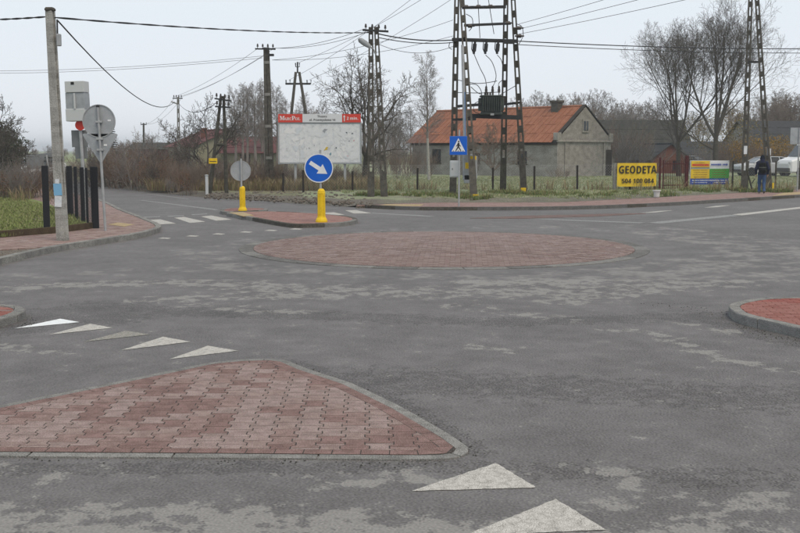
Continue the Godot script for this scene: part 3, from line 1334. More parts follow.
func dome(q: Vector2) -> float:
	var f := clampf(q.distance_to(circle_c) / CIRCLE_R, 0.0, 1.0)
	return 0.1 * (1.0 - f * f)

func _ready() -> void:
	rng.seed = 20131
	# ------------------------------------------------ camera, sky, light, exposure
	var cam := Camera3D.new()
	cam.name = "camera"
	add_child(cam)
	cam.position = Vector3(0, EYE, 0)
	cam.rotation.x = -PITCH
	cam.fov = rad_to_deg(2.0 * atan(266.5 / FOCAL))
	cam.near = 0.1
	cam.far = 3000.0
	cam.current = true
	var we := WorldEnvironment.new()
	we.name = "world"
	add_child(we)
	var env := Environment.new()
	we.environment = env
	env.background_mode = Environment.BG_SKY
	var sky := Sky.new()
	var sm := ProceduralSkyMaterial.new()
	sm.sky_top_color = Color(0.815, 0.865, 0.91)
	sm.sky_horizon_color = Color(0.882, 0.9, 0.919)
	sm.sky_curve = 0.18
	sm.ground_bottom_color = Color(0.35, 0.35, 0.35)
	sm.ground_horizon_color = Color(0.8, 0.83, 0.85)
	sm.sky_energy_multiplier = 0.98
	sm.sun_angle_max = 1.0
	sky.sky_material = sm
	env.sky = sky
	env.tonemap_mode = Environment.TONE_MAPPER_LINEAR
	env.tonemap_exposure = 1.22
	env.sdfgi_enabled = true
	env.ssao_enabled = true
	env.ssil_enabled = true
	env.fog_enabled = true
	env.fog_density = 0.0008
	env.fog_light_color = Color(0.88, 0.9, 0.92)
	var sun := DirectionalLight3D.new()
	sun.name = "sun"
	add_child(sun)
	sun.rotation_degrees = Vector3(-58, 35, 0)
	sun.light_energy = 0.5
	sun.light_angular_distance = 30.0
	sun.light_color = Color(1.0, 0.95, 0.89)
	sun.shadow_enabled = true

	make_materials()
	build_ground()
	build_islands()
	build_buildings()
	build_poles()
	build_signs()
	build_fences()
	build_plants()
	var pt := G(761.5, 193.5, 0.11)
	build_person(pt, -0.25)
	var silver := plain("silver_paint", Color(0.5, 0.52, 0.54), 0.3)
	var white := plain("white_paint", Color(0.72, 0.73, 0.74), 0.35)
	build_car("silver white hatchback parked on the grass behind the two slotted concrete legs", Vector3(P(763, 170, 80).x, 0.15, -80), 0.12, silver)
	build_car("dark car parked beside the small red brick shed", Vector3(P(692, 170, 90).x, 0.15, -90), 2.4, plain("dark_paint", Color(0.03, 0.035, 0.05), 0.3))
	build_van("white high roofed van with coloured side stripes parked by the yellowing bushes", Vector3(P(815, 170, 78).x, 0.15, -78), 0.25, white)
	build_car("pale blue grey car far down the road beyond the lawn", Vector3(P(27, 178, 84).x, 0, -84), 1.0, plain("blue_grey_paint", Color(0.4, 0.46, 0.55), 0.35))
	build_car("white car far down the road beyond the lawn", Vector3(P(41, 178, 76).x, 0, -76), 1.2, white)

func make_materials() -> void:
	mats["cable"] = plain("cable_black", Color(0.03, 0.03, 0.032), 0.7)
	mottled("concrete", [Color(0.13, 0.125, 0.115), Color(0.22, 0.215, 0.2), Color(0.3, 0.29, 0.27)], 1.6, 0.9, 0.3, 0.02, 0.5)
	mottled("pale_concrete", [Color(0.2, 0.195, 0.18), Color(0.33, 0.32, 0.295), Color(0.42, 0.41, 0.38)], 1.8, 0.9, 0.3, 0.02, 0.5)
	mottled("dark_concrete", [Color(0.052, 0.047, 0.039), Color(0.09, 0.082, 0.069), Color(0.13, 0.118, 0.1)], 1.6, 0.95, 0.3, 0.02, 0.5)
	mottled("old_wood", [Color(0.035, 0.032, 0.026), Color(0.065, 0.06, 0.048), Color(0.1, 0.092, 0.075)], 1.2, 0.95, 0.35, 0.02, 0.4)
	mottled("kerb_grey", [Color(0.12, 0.116, 0.11), Color(0.185, 0.18, 0.17), Color(0.24, 0.232, 0.218)], 0.9, 0.9, 0.3, 0.018, 0.5)
	mottled("kerb_dirty", [Color(0.095, 0.092, 0.087), Color(0.125, 0.121, 0.115), Color(0.165, 0.159, 0.15)], 1.3, 0.9, 0.35, 0.018, 0.5)
	mottled("kerb_pale", [Color(0.14, 0.137, 0.13), Color(0.21, 0.204, 0.192), Color(0.27, 0.26, 0.243)], 0.9, 0.9, 0.3, 0.018, 0.5)
	var reds := [[Color(0.16, 0.1, 0.09), Color(0.2, 0.127, 0.114)], [Color(0.175, 0.11, 0.099), Color(0.22, 0.142, 0.128)], [Color(0.205, 0.138, 0.124), Color(0.25, 0.172, 0.155)], [Color(0.24, 0.178, 0.161), Color(0.285, 0.216, 0.198)], [Color(0.22, 0.158, 0.142), Color(0.265, 0.195, 0.178)]]
	for i in reds.size():
		var a: Color = reds[i][0]
		var b: Color = reds[i][1]
		mottled("paver_%d" % i, [a * 0.8, a, b, b * 1.1], 0.7, 0.9, 0.3, 0.015, 0.5)
	mottled("round_paver_0", [Color(0.205, 0.147, 0.134), Color(0.25, 0.188, 0.173)], 0.7, 0.9, 0.3, 0.015, 0.5)
	mottled("round_paver_1", [Color(0.225, 0.168, 0.154), Color(0.27, 0.208, 0.193)], 0.7, 0.9, 0.3, 0.015, 0.5)
	mottled("round_paver_2", [Color(0.185, 0.13, 0.118), Color(0.228, 0.165, 0.152)], 0.7, 0.9, 0.3, 0.015, 0.5)
	mottled("bright_paver_0", [Color(0.19, 0.075, 0.06), Color(0.25, 0.098, 0.08)], 0.7, 0.9, 0.3, 0.015, 0.5)
	mottled("bright_paver_1", [Color(0.225, 0.098, 0.08), Color(0.29, 0.135, 0.112)], 0.7, 0.9, 0.3, 0.015, 0.5)
	mottled("paver_tinted", [Color(0.75, 0.75, 0.75), Color(1, 1, 1), Color(1, 1, 1)], 3.0, 0.9, 0.25, 0.02, 0.3, true)
	mottled("joint_sand", [Color(0.04, 0.034, 0.03), Color(0.068, 0.058, 0.051)], 0.8, 0.95, 0.3)
	mottled("dusty_joint", [Color(0.11, 0.095, 0.085), Color(0.16, 0.142, 0.128)], 0.9, 0.95, 0.3)
	mottled("tan_paver", [Color(0.32, 0.24, 0.13), Color(0.4, 0.31, 0.18)], 0.8, 0.9, 0.3)
	mottled("road_paint", [Color(0.24, 0.23, 0.21), Color(0.33, 0.315, 0.288), Color(0.4, 0.382, 0.35), Color(0.45, 0.43, 0.395), Color(0.48, 0.46, 0.42)], 0.6, 0.85, 0.45, 0.03)
	mottled("fresh_road_paint", [Color(0.6, 0.61, 0.61), Color(0.72, 0.73, 0.73), Color(0.76, 0.77, 0.77)], 0.6, 0.7, 0.2, 0.02)
	mottled("dirty_road_paint", [Color(0.12, 0.116, 0.108), Color(0.2, 0.19, 0.168), Color(0.27, 0.256, 0.226), Color(0.31, 0.295, 0.262)], 0.6, 0.85, 0.5, 0.05)
	mottled("faint_road_paint", [Color(0.13, 0.13, 0.125), Color(0.22, 0.22, 0.215), Color(0.34, 0.34, 0.33)], 0.7, 0.8, 0.35, 0.03)
	mottled("soil", [Color(0.08, 0.066, 0.052), Color(0.135, 0.115, 0.094), Color(0.19, 0.165, 0.14)], 2.5, 0.95, 0.5, 0.03, 0.8)
	mottled("turf", [Color(0.13, 0.13, 0.06), Color(0.165, 0.19, 0.07), Color(0.18, 0.22, 0.075), Color(0.23, 0.21, 0.11)], 5.0, 0.95, 0.4, 0.02, 0.6)
	mottled("field_tinted", [Color(0.62, 0.6, 0.55), Color(0.95, 0.95, 0.92), Color(1, 1, 1)], 6.0, 0.95, 0.45, 0.02, 0.6, true)
	mottled("plain_asphalt", [Color(0.12, 0.119, 0.115), Color(0.14, 0.138, 0.132), Color(0.16, 0.157, 0.15)], 9.0, 0.85, 0.3, 0.01, 0.4)
	mottled("galvanised", [Color(0.3, 0.31, 0.315), Color(0.38, 0.39, 0.395), Color(0.43, 0.44, 0.445)], 0.8, 0.5, 0.1)
	mats["galvanised"].metallic = 0.3
	mottled("sign_back", [Color(0.27, 0.29, 0.3), Color(0.33, 0.35, 0.365), Color(0.38, 0.4, 0.415)], 1.2, 0.6, 0.12)
	mottled("yellow_plastic", [Color(0.62, 0.4, 0.01), Color(0.75, 0.5, 0.012), Color(0.8, 0.54, 0.015)], 0.5, 0.5, 0.12)
	mottled("bark", [Color(0.045, 0.04, 0.033), Color(0.075, 0.067, 0.055), Color(0.11, 0.1, 0.08)], 0.8, 0.95, 0.4, 0.02, 0.6)
	mottled("birch_bark", [Color(0.12, 0.11, 0.1), Color(0.35, 0.34, 0.31), Color(0.48, 0.47, 0.44)], 0.7, 0.9, 0.4, 0.03)
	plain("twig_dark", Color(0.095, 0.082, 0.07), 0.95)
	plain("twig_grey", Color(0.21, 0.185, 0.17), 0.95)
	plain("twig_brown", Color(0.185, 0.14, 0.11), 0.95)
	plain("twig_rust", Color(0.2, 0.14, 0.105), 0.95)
	tinted("leaf_tinted", 0.85)
	mottled("plaster", [Color(0.15, 0.138, 0.12), Color(0.25, 0.235, 0.21), Color(0.31, 0.293, 0.262), Color(0.38, 0.36, 0.325)], 3.6, 0.95, 0.4, 0.02, 0.5)
	mottled("plaster_stained", [Color(0.12, 0.11, 0.097), Color(0.21, 0.198, 0.176), Color(0.29, 0.274, 0.246), Color(0.35, 0.332, 0.3)], 3.0, 0.95, 0.4, 0.02, 0.5)
	mottled("dark_timber", [Color(0.025, 0.022, 0.018), Color(0.05, 0.043, 0.036)], 1.0, 0.95, 0.4)
	var rust := [[Color(0.225, 0.092, 0.052), Color(0.3, 0.13, 0.075)], [Color(0.25, 0.1, 0.055), Color(0.335, 0.145, 0.082)], [Color(0.175, 0.078, 0.05), Color(0.235, 0.11, 0.072)], [Color(0.16, 0.088, 0.066), Color(0.22, 0.125, 0.094)]]
	for i in rust.size():
		mottled("rust_sheet_%d" % i, [rust[i][0] * 0.75, rust[i][0], rust[i][1]], 3.0, 0.8, 0.35, 0.02)
	mottled("moss_roof", [Color(0.024, 0.025, 0.02), Color(0.04, 0.04, 0.033), Color(0.058, 0.057, 0.048)], 3.0, 0.95, 0.4, 0.02)
	mottled("slate_roof", [Color(0.022, 0.023, 0.023), Color(0.037, 0.038, 0.038), Color(0.053, 0.053, 0.051)], 3.0, 0.9, 0.4, 0.02)
	mottled("brick_red", [Color(0.09, 0.036, 0.026), Color(0.14, 0.055, 0.038), Color(0.18, 0.085, 0.062)], 0.9, 0.95, 0.5, 0.05)
	mottled("red_roof", [Color(0.1, 0.036, 0.033), Color(0.135, 0.05, 0.045)], 3.0, 0.8, 0.25)
	mottled("cream_wall", [Color(0.25, 0.24, 0.17), Color(0.31, 0.3, 0.21)], 3.0, 0.9, 0.2)
	mottled("poster_paper", [Color(0.42, 0.44, 0.46), Color(0.6, 0.62, 0.64), Color(0.66, 0.68, 0.7), Color(0.7, 0.715, 0.73), Color(0.72, 0.73, 0.74)], 2.4, 0.8, 0.15, 0.03)

# ---------------------------------------------------------------- ground, road, pavements
var left_outer := [[-140, 305], [0, 265], [56, 251.5], [112, 243], [140, 238], [154, 234.5], [162, 231.5], [160, 228], [150, 224], [140, 219.5], [121, 212.5], [112, 207], [97, 201], [60, 191], [0, 182.5]]
var left_inner := [[0, 192], [40, 202], [70, 213], [97, 227], [56, 232.5], [0, 237], [-140, 249]]
var right_outer := [[356, 207.5], [400, 210], [433, 210.6], [560, 210.3], [650, 207], [725, 202.5], [800, 197.6], [1000, 185]]
var right_inner := [[1000, 178.5], [800, 189.5], [650, 197.8], [560, 202.3], [440, 202.6], [400, 203.4], [356, 205.4]]

func build_ground() -> void:
	# far ground to the horizon
	var g := MB.new()
	g.quad(Vector3(-1500, -0.06, 200), Vector3(1500, -0.06, 200), Vector3(1500, -0.06, -2500), Vector3(-1500, -0.06, -2500))
	struct("ground", g.mesh(), mats.turf)
	# the road
	var road := Node3D.new()
	road.name = "road"
	add_child(road)
	road.set_meta("kind", "structure")
	var pi0 := PI
	var dust := [
		strip_of([[-80, 511], [120, 514], [260, 512], [420, 524]], 0.3, 0.62), strip_of([[-80, 531], [200, 531], [400, 533], [560, 540], [720, 540]], 0.26, 0.66),
		strip_of([[320, 486], [440, 479]], 0.13, 0.6), strip_of([[300, 478], [420, 470]], 0.08, 0.45), strip_of([[-20, 467], [50, 478]], 0.2, 0.5),
		strip_of([[560, 470], [680, 488], [820, 512]], 0.32, 0.45), strip_of([[520, 460], [800, 497]], 0.05, 0.55), strip_of([[480, 525], [640, 512], [760, 520]], 0.3, 0.48),
		strip_of([[662, 336], [690, 345], [722, 360]], 0.22, 0.62), strip_of([[738, 362], [770, 368], [830, 374]], 0.2, 0.6), strip_of([[612, 330], [652, 332]], 0.2, 0.5), strip_of([[680, 322], [740, 335]], 0.25, 0.45),
		strip_of([[560, 300], [640, 290], [700, 284], [790, 276]], 0.7, 0.55), strip_of([[460, 306], [560, 318]], 0.4, 0.4), strip_of([[450, 345], [520, 352]], 0.3, 0.4),
		strip_of([[-40, 292], [60, 285], [140, 283]], 0.6, 0.58), strip_of([[20, 276], [120, 272], [230, 268]], 0.7, 0.52), strip_of([[150, 300], [240, 296], [330, 296]], 0.5, 0.55), strip_of([[200, 306], [300, 312]], 0.4, 0.45), strip_of([[0, 345], [60, 352]], 0.25, 0.42),
		strip_of([[640, 226], [700, 232], [790, 244]], 1.0, 0.5), strip_of([[240, 240], [420, 228], [560, 226]], 0.6, 0.42), strip_of([[190, 250], [240, 245]], 0.7, 0.42),
		arc_strip(circle_c, 5.3, 0.5, 2.9, 0.75, 0.6), arc_strip(circle_c, 6.2, -0.5, 1.5, 0.8, 0.72), arc_strip(circle_c, 7.4, 0.0, 2.2, 0.9, 0.55), arc_strip(circle_c, 6.8, -1.3, 0.2, 0.8, 0.5)]
	var dark := [
		strip_of([[292, 362], [352, 383], [402, 406], [455, 437], [478, 452]], 0.16, 0.6), strip_of([[722, 318], [760, 334], [820, 346]], 0.4, 0.7), strip_of([[30, 318], [20, 330], [-20, 334]], 0.5, 0.5),
		strip_of([[90, 305], [180, 312], [330, 316], [500, 322], [720, 316]], 0.5, 0.5), strip_of([[-40, 470], [480, 466]], 0.22, 0.45), strip_of([[480, 470], [800, 480]], 0.3, 0.4),
		strip_of([[60, 312], [110, 318]], 0.7, 0.6), strip_of([[380, 380], [600, 390], [800, 400]], 0.8, 0.4)]
	part("asphalt", road_sheet(-9, -17, 18, 14), asphalt(-9, -17, 18, 14, Vector2i(1664, 1296), dust, dark, 11, 0.02, 1.6, 0.16, 0.02, 0.66, 0.22, 0.6), road)
	part("asphalt", road_sheet(-45, -95, 90, 78), asphalt(-45, -95, 90, 78, Vector2i(1536, 1336), dust, dark, 31, 0.1, 4.0, 0.3, 0.0065, 0.5, 0.09, 0.12), road)
	part("asphalt", road_sheet(-45, -3, 90, 33), mats.plain_asphalt, road)
	part("asphalt", road_sheet(-45, -17, 36, 14), mats.plain_asphalt, road)
	part("asphalt", road_sheet(9, -17, 36, 14), mats.plain_asphalt, road)
	# markings
	for q in [[[14, 328.7], [60, 319], [79.5, 322.4], 1], [[48.7, 335], [90, 324], [112.5, 328], 0], [[84, 342], [125.6, 331], [150, 334.7], 2], [[121, 350.5], [163, 337], [190.5, 342], 0], [[169, 359.5], [208, 346], [238, 351], 0], [[411, 491.5], [496, 463.5], [536.5, 488], 0], [[462, 537], [556, 499.5], [606, 530], 0]]:
		paint_px(road, "give_way_triangle", [q[0], q[1], q[2]], [mats.road_paint, mats.fresh_road_paint, mats.dirty_road_paint][q[3]])
	for q in [[[149, 220], [160, 219.4], [176, 223.6], [159, 224.6]], [[174, 217.8], [184, 217], [205.5, 221.8], [190, 223]], [[201, 216.6], [211, 215.6], [232, 219.6], [216, 220.8]], [[278, 213.4], [292, 212.6], [298, 214.2], [286, 215]], [[322, 213], [334, 212.4], [345, 215], [330, 215.4]], [[345, 210.4], [356, 210.2], [372, 213.4], [354, 213.6]]]:
		paint_px(road, "zebra_bar", q, mats.road_paint)
	for q in [[[141, 217], [160, 216.2], [160, 217], [143, 217.9]], [[167, 216], [184, 215.2], [184, 216], [169, 216.9]], [[191, 214.4], [207, 213.6], [207, 214.4], [192, 215.2]]]:
		paint_px(road, "stop_line_dash", q, mats.faint_road_paint)
	for q in [[157.5, 238.6], [185.5, 236.4], [211.5, 234.4], [239, 232.4], [264, 230.8], [289, 229.4]]:
		paint_px(road, "give_way_triangle", [[q[0], q[1]], [q[0] + 5.5, q[1] - 1.0], [q[0] + 14, q[1] - 0.4], [q[0] + 10, q[1] + 0.4]], mats.road_paint)
	paint_px(road, "centre_line", [[139, 200.3], [143, 200.2], [219, 209.6], [215, 210.2]], mats.faint_road_paint)
	paint_px(road, "lane_line", [[146, 193.8], [148, 193.7], [190, 199], [187, 199.2]], mats.faint_road_paint)
	paint_px(road, "edge_line", [[648, 222.6], [660, 223.8], [740, 215.8], [730, 214.8]], mats.faint_road_paint)
	paint_px(road, "edge_line", [[732, 214.6], [742, 215.5], [830, 205.2], [822, 204.6]], mats.road_paint)
	paint_px(road, "edge_line", [[528, 218.6], [560, 219.4], [646, 222.6], [640, 223.4], [560, 220.4]], mats.faint_road_paint)
	paint_px(road, "lane_dash", [[640, 213], [660, 211], [675, 210.2], [655, 212.6]], mats.road_paint)
	paint_px(road, "lane_dash", [[704, 207.8], [716, 206], [731, 205.2], [718, 207.2]], mats.road_paint)
	paint_px(road, "lane_dash", [[372, 212.8], [420, 215.2], [436, 216.6], [428, 216.8], [372, 213.6]], mats.faint_road_paint)
	# flush strip of red paving on the far side
	var fs := poly_px([[470, 218.4], [520, 216.2], [640, 213.4], [646, 213.8], [600, 216.4], [520, 218.8]])
	var flush := struct("paved_strip", sheet(fs, 0.006), mats.joint_sand)
	pave(fs, -0.05, "brick", -0.05, 0.012, flush, [mats.paver_1], 0, mats.paver_tinted, [Color(0.18, 0.125, 0.112), Color(0.165, 0.12, 0.11)])
	# footway on the left
	var lo := rounded(poly_px(left_outer), false, 2)
	var lsn := side_normals(lo, false)
	var lp := PackedVector2Array()
	for i in lo.size():
		lp.append(lo[i] - lsn[i] * 0.05)
	for q in left_inner:
		var w := G(q[0], q[1], 0.11)
		lp.append(Vector2(w.x, w.z))
	var lmb := MB.new()
	lmb.prism(lp, Transform3D(Basis(Vector3(1, 0, 0), Vector3(0, 0, 1), Vector3(0, 1, 0)), Vector3.ZERO), -0.1, 0.085)
	var lf := struct("footway", lmb.mesh(), mats.soil)
	var lpave := PackedVector2Array()
	for q in [[-140, 275], [0, 249.5], [50, 246.5]]:
		var w := G(q[0], q[1], 0.11)
		lpave.append(Vector2(w.x, w.z))
	var lno := side_normals(lo, false)
	for i in lo.size():
		var w := lo[i] - lno[i] * 0.156
		if lo[i].x > lpave[2].x + 0.15 or lo[i].y < -27.0:
			lpave.append(w)
	for q in left_inner:
		var w := G(q[0], q[1], 0.11)
		lpave.append(Vector2(w.x, w.z))
	var tones := [Color(0.265, 0.185, 0.166), Color(0.29, 0.212, 0.193), Color(0.235, 0.16, 0.143), Color(0.31, 0.24, 0.217)]
	pave(lpave, 0.2, "brick", 0.0, 0.11, lf, [mats.paver_1, mats.paver_2, mats.paver_3], 0, mats.paver_tinted, tones)
	stones(lo, false, 0.25, 4, 0.0, -0.15, -0.1, 0.125, 0.004, 0.012, "kerb_stone", lf, [mats.kerb_grey, mats.kerb_pale, mats.concrete])
	paint_tan(lf, [[108, 224.5], [118, 222.6], [134, 224.4], [124, 226.6]])
	# footway on the far side
	var ro := rounded(poly_px(right_outer), false, 2)
	var rsn := side_normals(ro, false)
	var rp := PackedVector2Array()
	for i in ro.size():
		rp.append(ro[i] - rsn[i] * 0.05)
	for q in right_inner:
		var w := G(q[0], q[1], 0.11)
		rp.append(Vector2(w.x, w.z))
	var rmb := MB.new()
	rmb.prism(rp, Transform3D(Basis(Vector3(1, 0, 0), Vector3(0, 0, 1), Vector3(0, 1, 0)), Vector3.ZERO), -0.1, 0.085)
	var rf := struct("footway", rmb.mesh(), mats.soil)
	var rpave := PackedVector2Array()
	var rno := side_normals(ro, false)
	for i in ro.size():
		rpave.append(ro[i] - rno[i] * 0.156)
	for q in right_inner:
		var w := G(q[0], q[1], 0.11)
		rpave.append(Vector2(w.x, w.z))
	pave(rpave, 0.0, "brick", 0.0, 0.11, rf, [mats.paver_1], 0, mats.paver_tinted, [Color(0.28, 0.19, 0.172), Color(0.31, 0.215, 0.195), Color(0.26, 0.172, 0.155)])
	stones(ro, false, 0.25, 4, 0.0, -0.15, -0.1, 0.125, 0.004, 0.012, "kerb_stone", rf, [mats.kerb_dirty, mats.dark_concrete, mats.kerb_dirty])
	paint_tan(rf, [[380, 205.2], [386, 204.3], [424, 204.4], [420, 206.0], [400, 206.0]])
	paint_tan(rf, [[772, 195.8], [784, 192.8], [830, 190.2], [830, 192.6]])
	# lawn on the left
	var lawn_poly := mixpoly([], [[97, 226.6], [70, 212.6], [40, 201.6], [0, 191.6], [-200, 172], [-420, 200], [-200, 254], [-140, 248.6], [0, 236.6], [56, 232]], 0.11)
	var lawn := struct("lawn", sheet(lawn_poly, 0.13), mats.turf)
	var sp := MB.new()
	sp.with_color = false
	part("bare_soil", sheet(mixpoly([], [[20, 221.5], [44, 216.5], [70, 215.5], [86, 220.4], [60, 222.4], [30, 224]], 0.13), 0.134), mats.soil, lawn)
	# grass field and dirt verge on the far side, a bumpy sheet running to the trees
	var front := []
	for q in [[-300, 166.5], [-150, 170], [0, 176.6], [60, 181.3], [102, 186], [140, 191], [190, 196], [212, 198.4], [257, 200.6], [302, 204], [336, 206], [356, 207.4]]:
		front.append(G(q[0], q[1], 0.0))
	for q in [[358, 205.1], [400, 203.4], [440, 202.6], [560, 202.3], [650, 197.8], [800, 189.5], [1000, 178.5], [1150, 172]]:
		front.append(G(q[0], q[1], 0.09))
	var line := PackedVector2Array()
	for q in front:
		line.append(Vector2(q.x, q.z))
	line = resample(line, 0.5, false)
	var f := FastNoiseLite.new()
	f.seed = 5
	f.frequency = 0.35
	var f2 := FastNoiseLite.new()
	f2.seed = 8
	f2.frequency = 1.6
	var mb := MB.new()
	mb.with_color = true
	var steps := [0.0, 0.3, 0.6, 1.0, 1.4, 1.9, 2.4, 3.0, 3.6, 4.3, 5.0, 6.0, 7.0, 8.5, 10.0, 12.0, 15.0, 18.0, 22.0, 27.0, 33.0, 40.0, 50.0, 65.0, 85.0, 120.0]
	for i in line.size():
		var o := line[i]
		var dir := o.normalized()
		for s in steps:
			var p: Vector2 = o + dir * s
			var paved := smoothstep(-1.9, -1.5, o.x)
			var y := field_height(o, s)
			var px := 400.0 + o.x / -o.y * FOCAL
			var dirt := 1.0 - smoothstep(2.2, 5.0, s + f.get_noise_2dv(p) * 2.2)
			if px > 380.0:
				dirt = (1.0 - smoothstep(1.2, 4.5, s + f.get_noise_2dv(p) * 3.5 + f2.get_noise_2dv(p) * 1.5)) * 0.85
			y += (f2.get_noise_2dv(p) * 0.05 + f.get_noise_2dv(p * 2.0) * 0.05) * minf(1.0, s) * (0.5 + dirt)
			var green := Color(0.26, 0.305, 0.19).lerp(Color(0.29, 0.285, 0.19), clampf(f.get_noise_2dv(p * 0.4) * 1.6 + 0.4, 0.0, 1.0))
			if px < 300.0:
				green = green.lerp(Color(0.15, 0.125, 0.08), 0.6)
			mb.col = green.lerp(Color(0.155, 0.138, 0.118), dirt)
			mb.vert(Vector3(p.x, y, p.y), Vector3.UP)
	var k := steps.size()
	for i in line.size() - 1:
		for j in k - 1:
			var a := i * k + j
			mb.ix.append_array([a, a + 1, a + k, a + 1, a + k + 1, a + k])
	var nrm := mb.n
	for i in line.size():
		for j in k:
			var a := mb.v[mini(i + 1, line.size() - 1) * k + j] - mb.v[maxi(i - 1, 0) * k + j]
			var b := mb.v[i * k + mini(j + 1, k - 1)] - mb.v[i * k + maxi(j - 1, 0)]
			var nn := b.cross(a).normalized()
			nrm[i * k + j] = nn if nn.y > 0 else -nn
	mb.n = nrm
	struct("field", mb.mesh(), mats.field_tinted)

func field_height(o: Vector2, s: float) -> float:
	var paved := smoothstep(-1.9, -1.5, o.x)
	return lerpf(0.005, 0.095, paved) + lerpf(0.12, 0.06, paved) * smoothstep(0.0, 2.5, s)

func paint_tan(parent: Node, px: Array) -> void:
	var r := mixpoly([], px, 0.115)
	var mb := MB.new()
	mb.prism(r, Transform3D(Basis(Vector3(1, 0, 0), Vector3(0, 0, 1), Vector3(0, 1, 0)), Vector3.ZERO), 0.1, 0.119)
	part("tactile_slab", mb.mesh(), mats.tan_paver, parent)

func island(called: String, outline: PackedVector2Array, kerb_w: float, kerb_h: float, kerb_ms: Array, bed := -0.024) -> MeshInstance3D:
	var mb := MB.new()
	mb.prism(inset(outline, 0.04 if bed < 0.0 else kerb_w + 0.004), Transform3D(Basis(Vector3(1, 0, 0), Vector3(0, 0, 1), Vector3(0, 1, 0)), Vector3.ZERO), -0.1, kerb_h + bed)
	var s := struct(called, mb.mesh(), mats.joint_sand)
	var ccw := not Geometry2D.is_polygon_clockwise(outline)
	var ln := outline
	if not ccw:
		ln = outline.duplicate()
		ln.reverse()
	stones(ln, true, 0.125, 8, -0.003, kerb_w, -0.1, kerb_h, 0.006, minf(0.012, kerb_h * 0.3), "kerb_stone", s, kerb_ms)
	return s

func inset(p: PackedVector2Array, d: float) -> PackedVector2Array:
	var r := Geometry2D.offset_polygon(p, -d, Geometry2D.JOIN_ROUND)
	return r[0] if r.size() else p

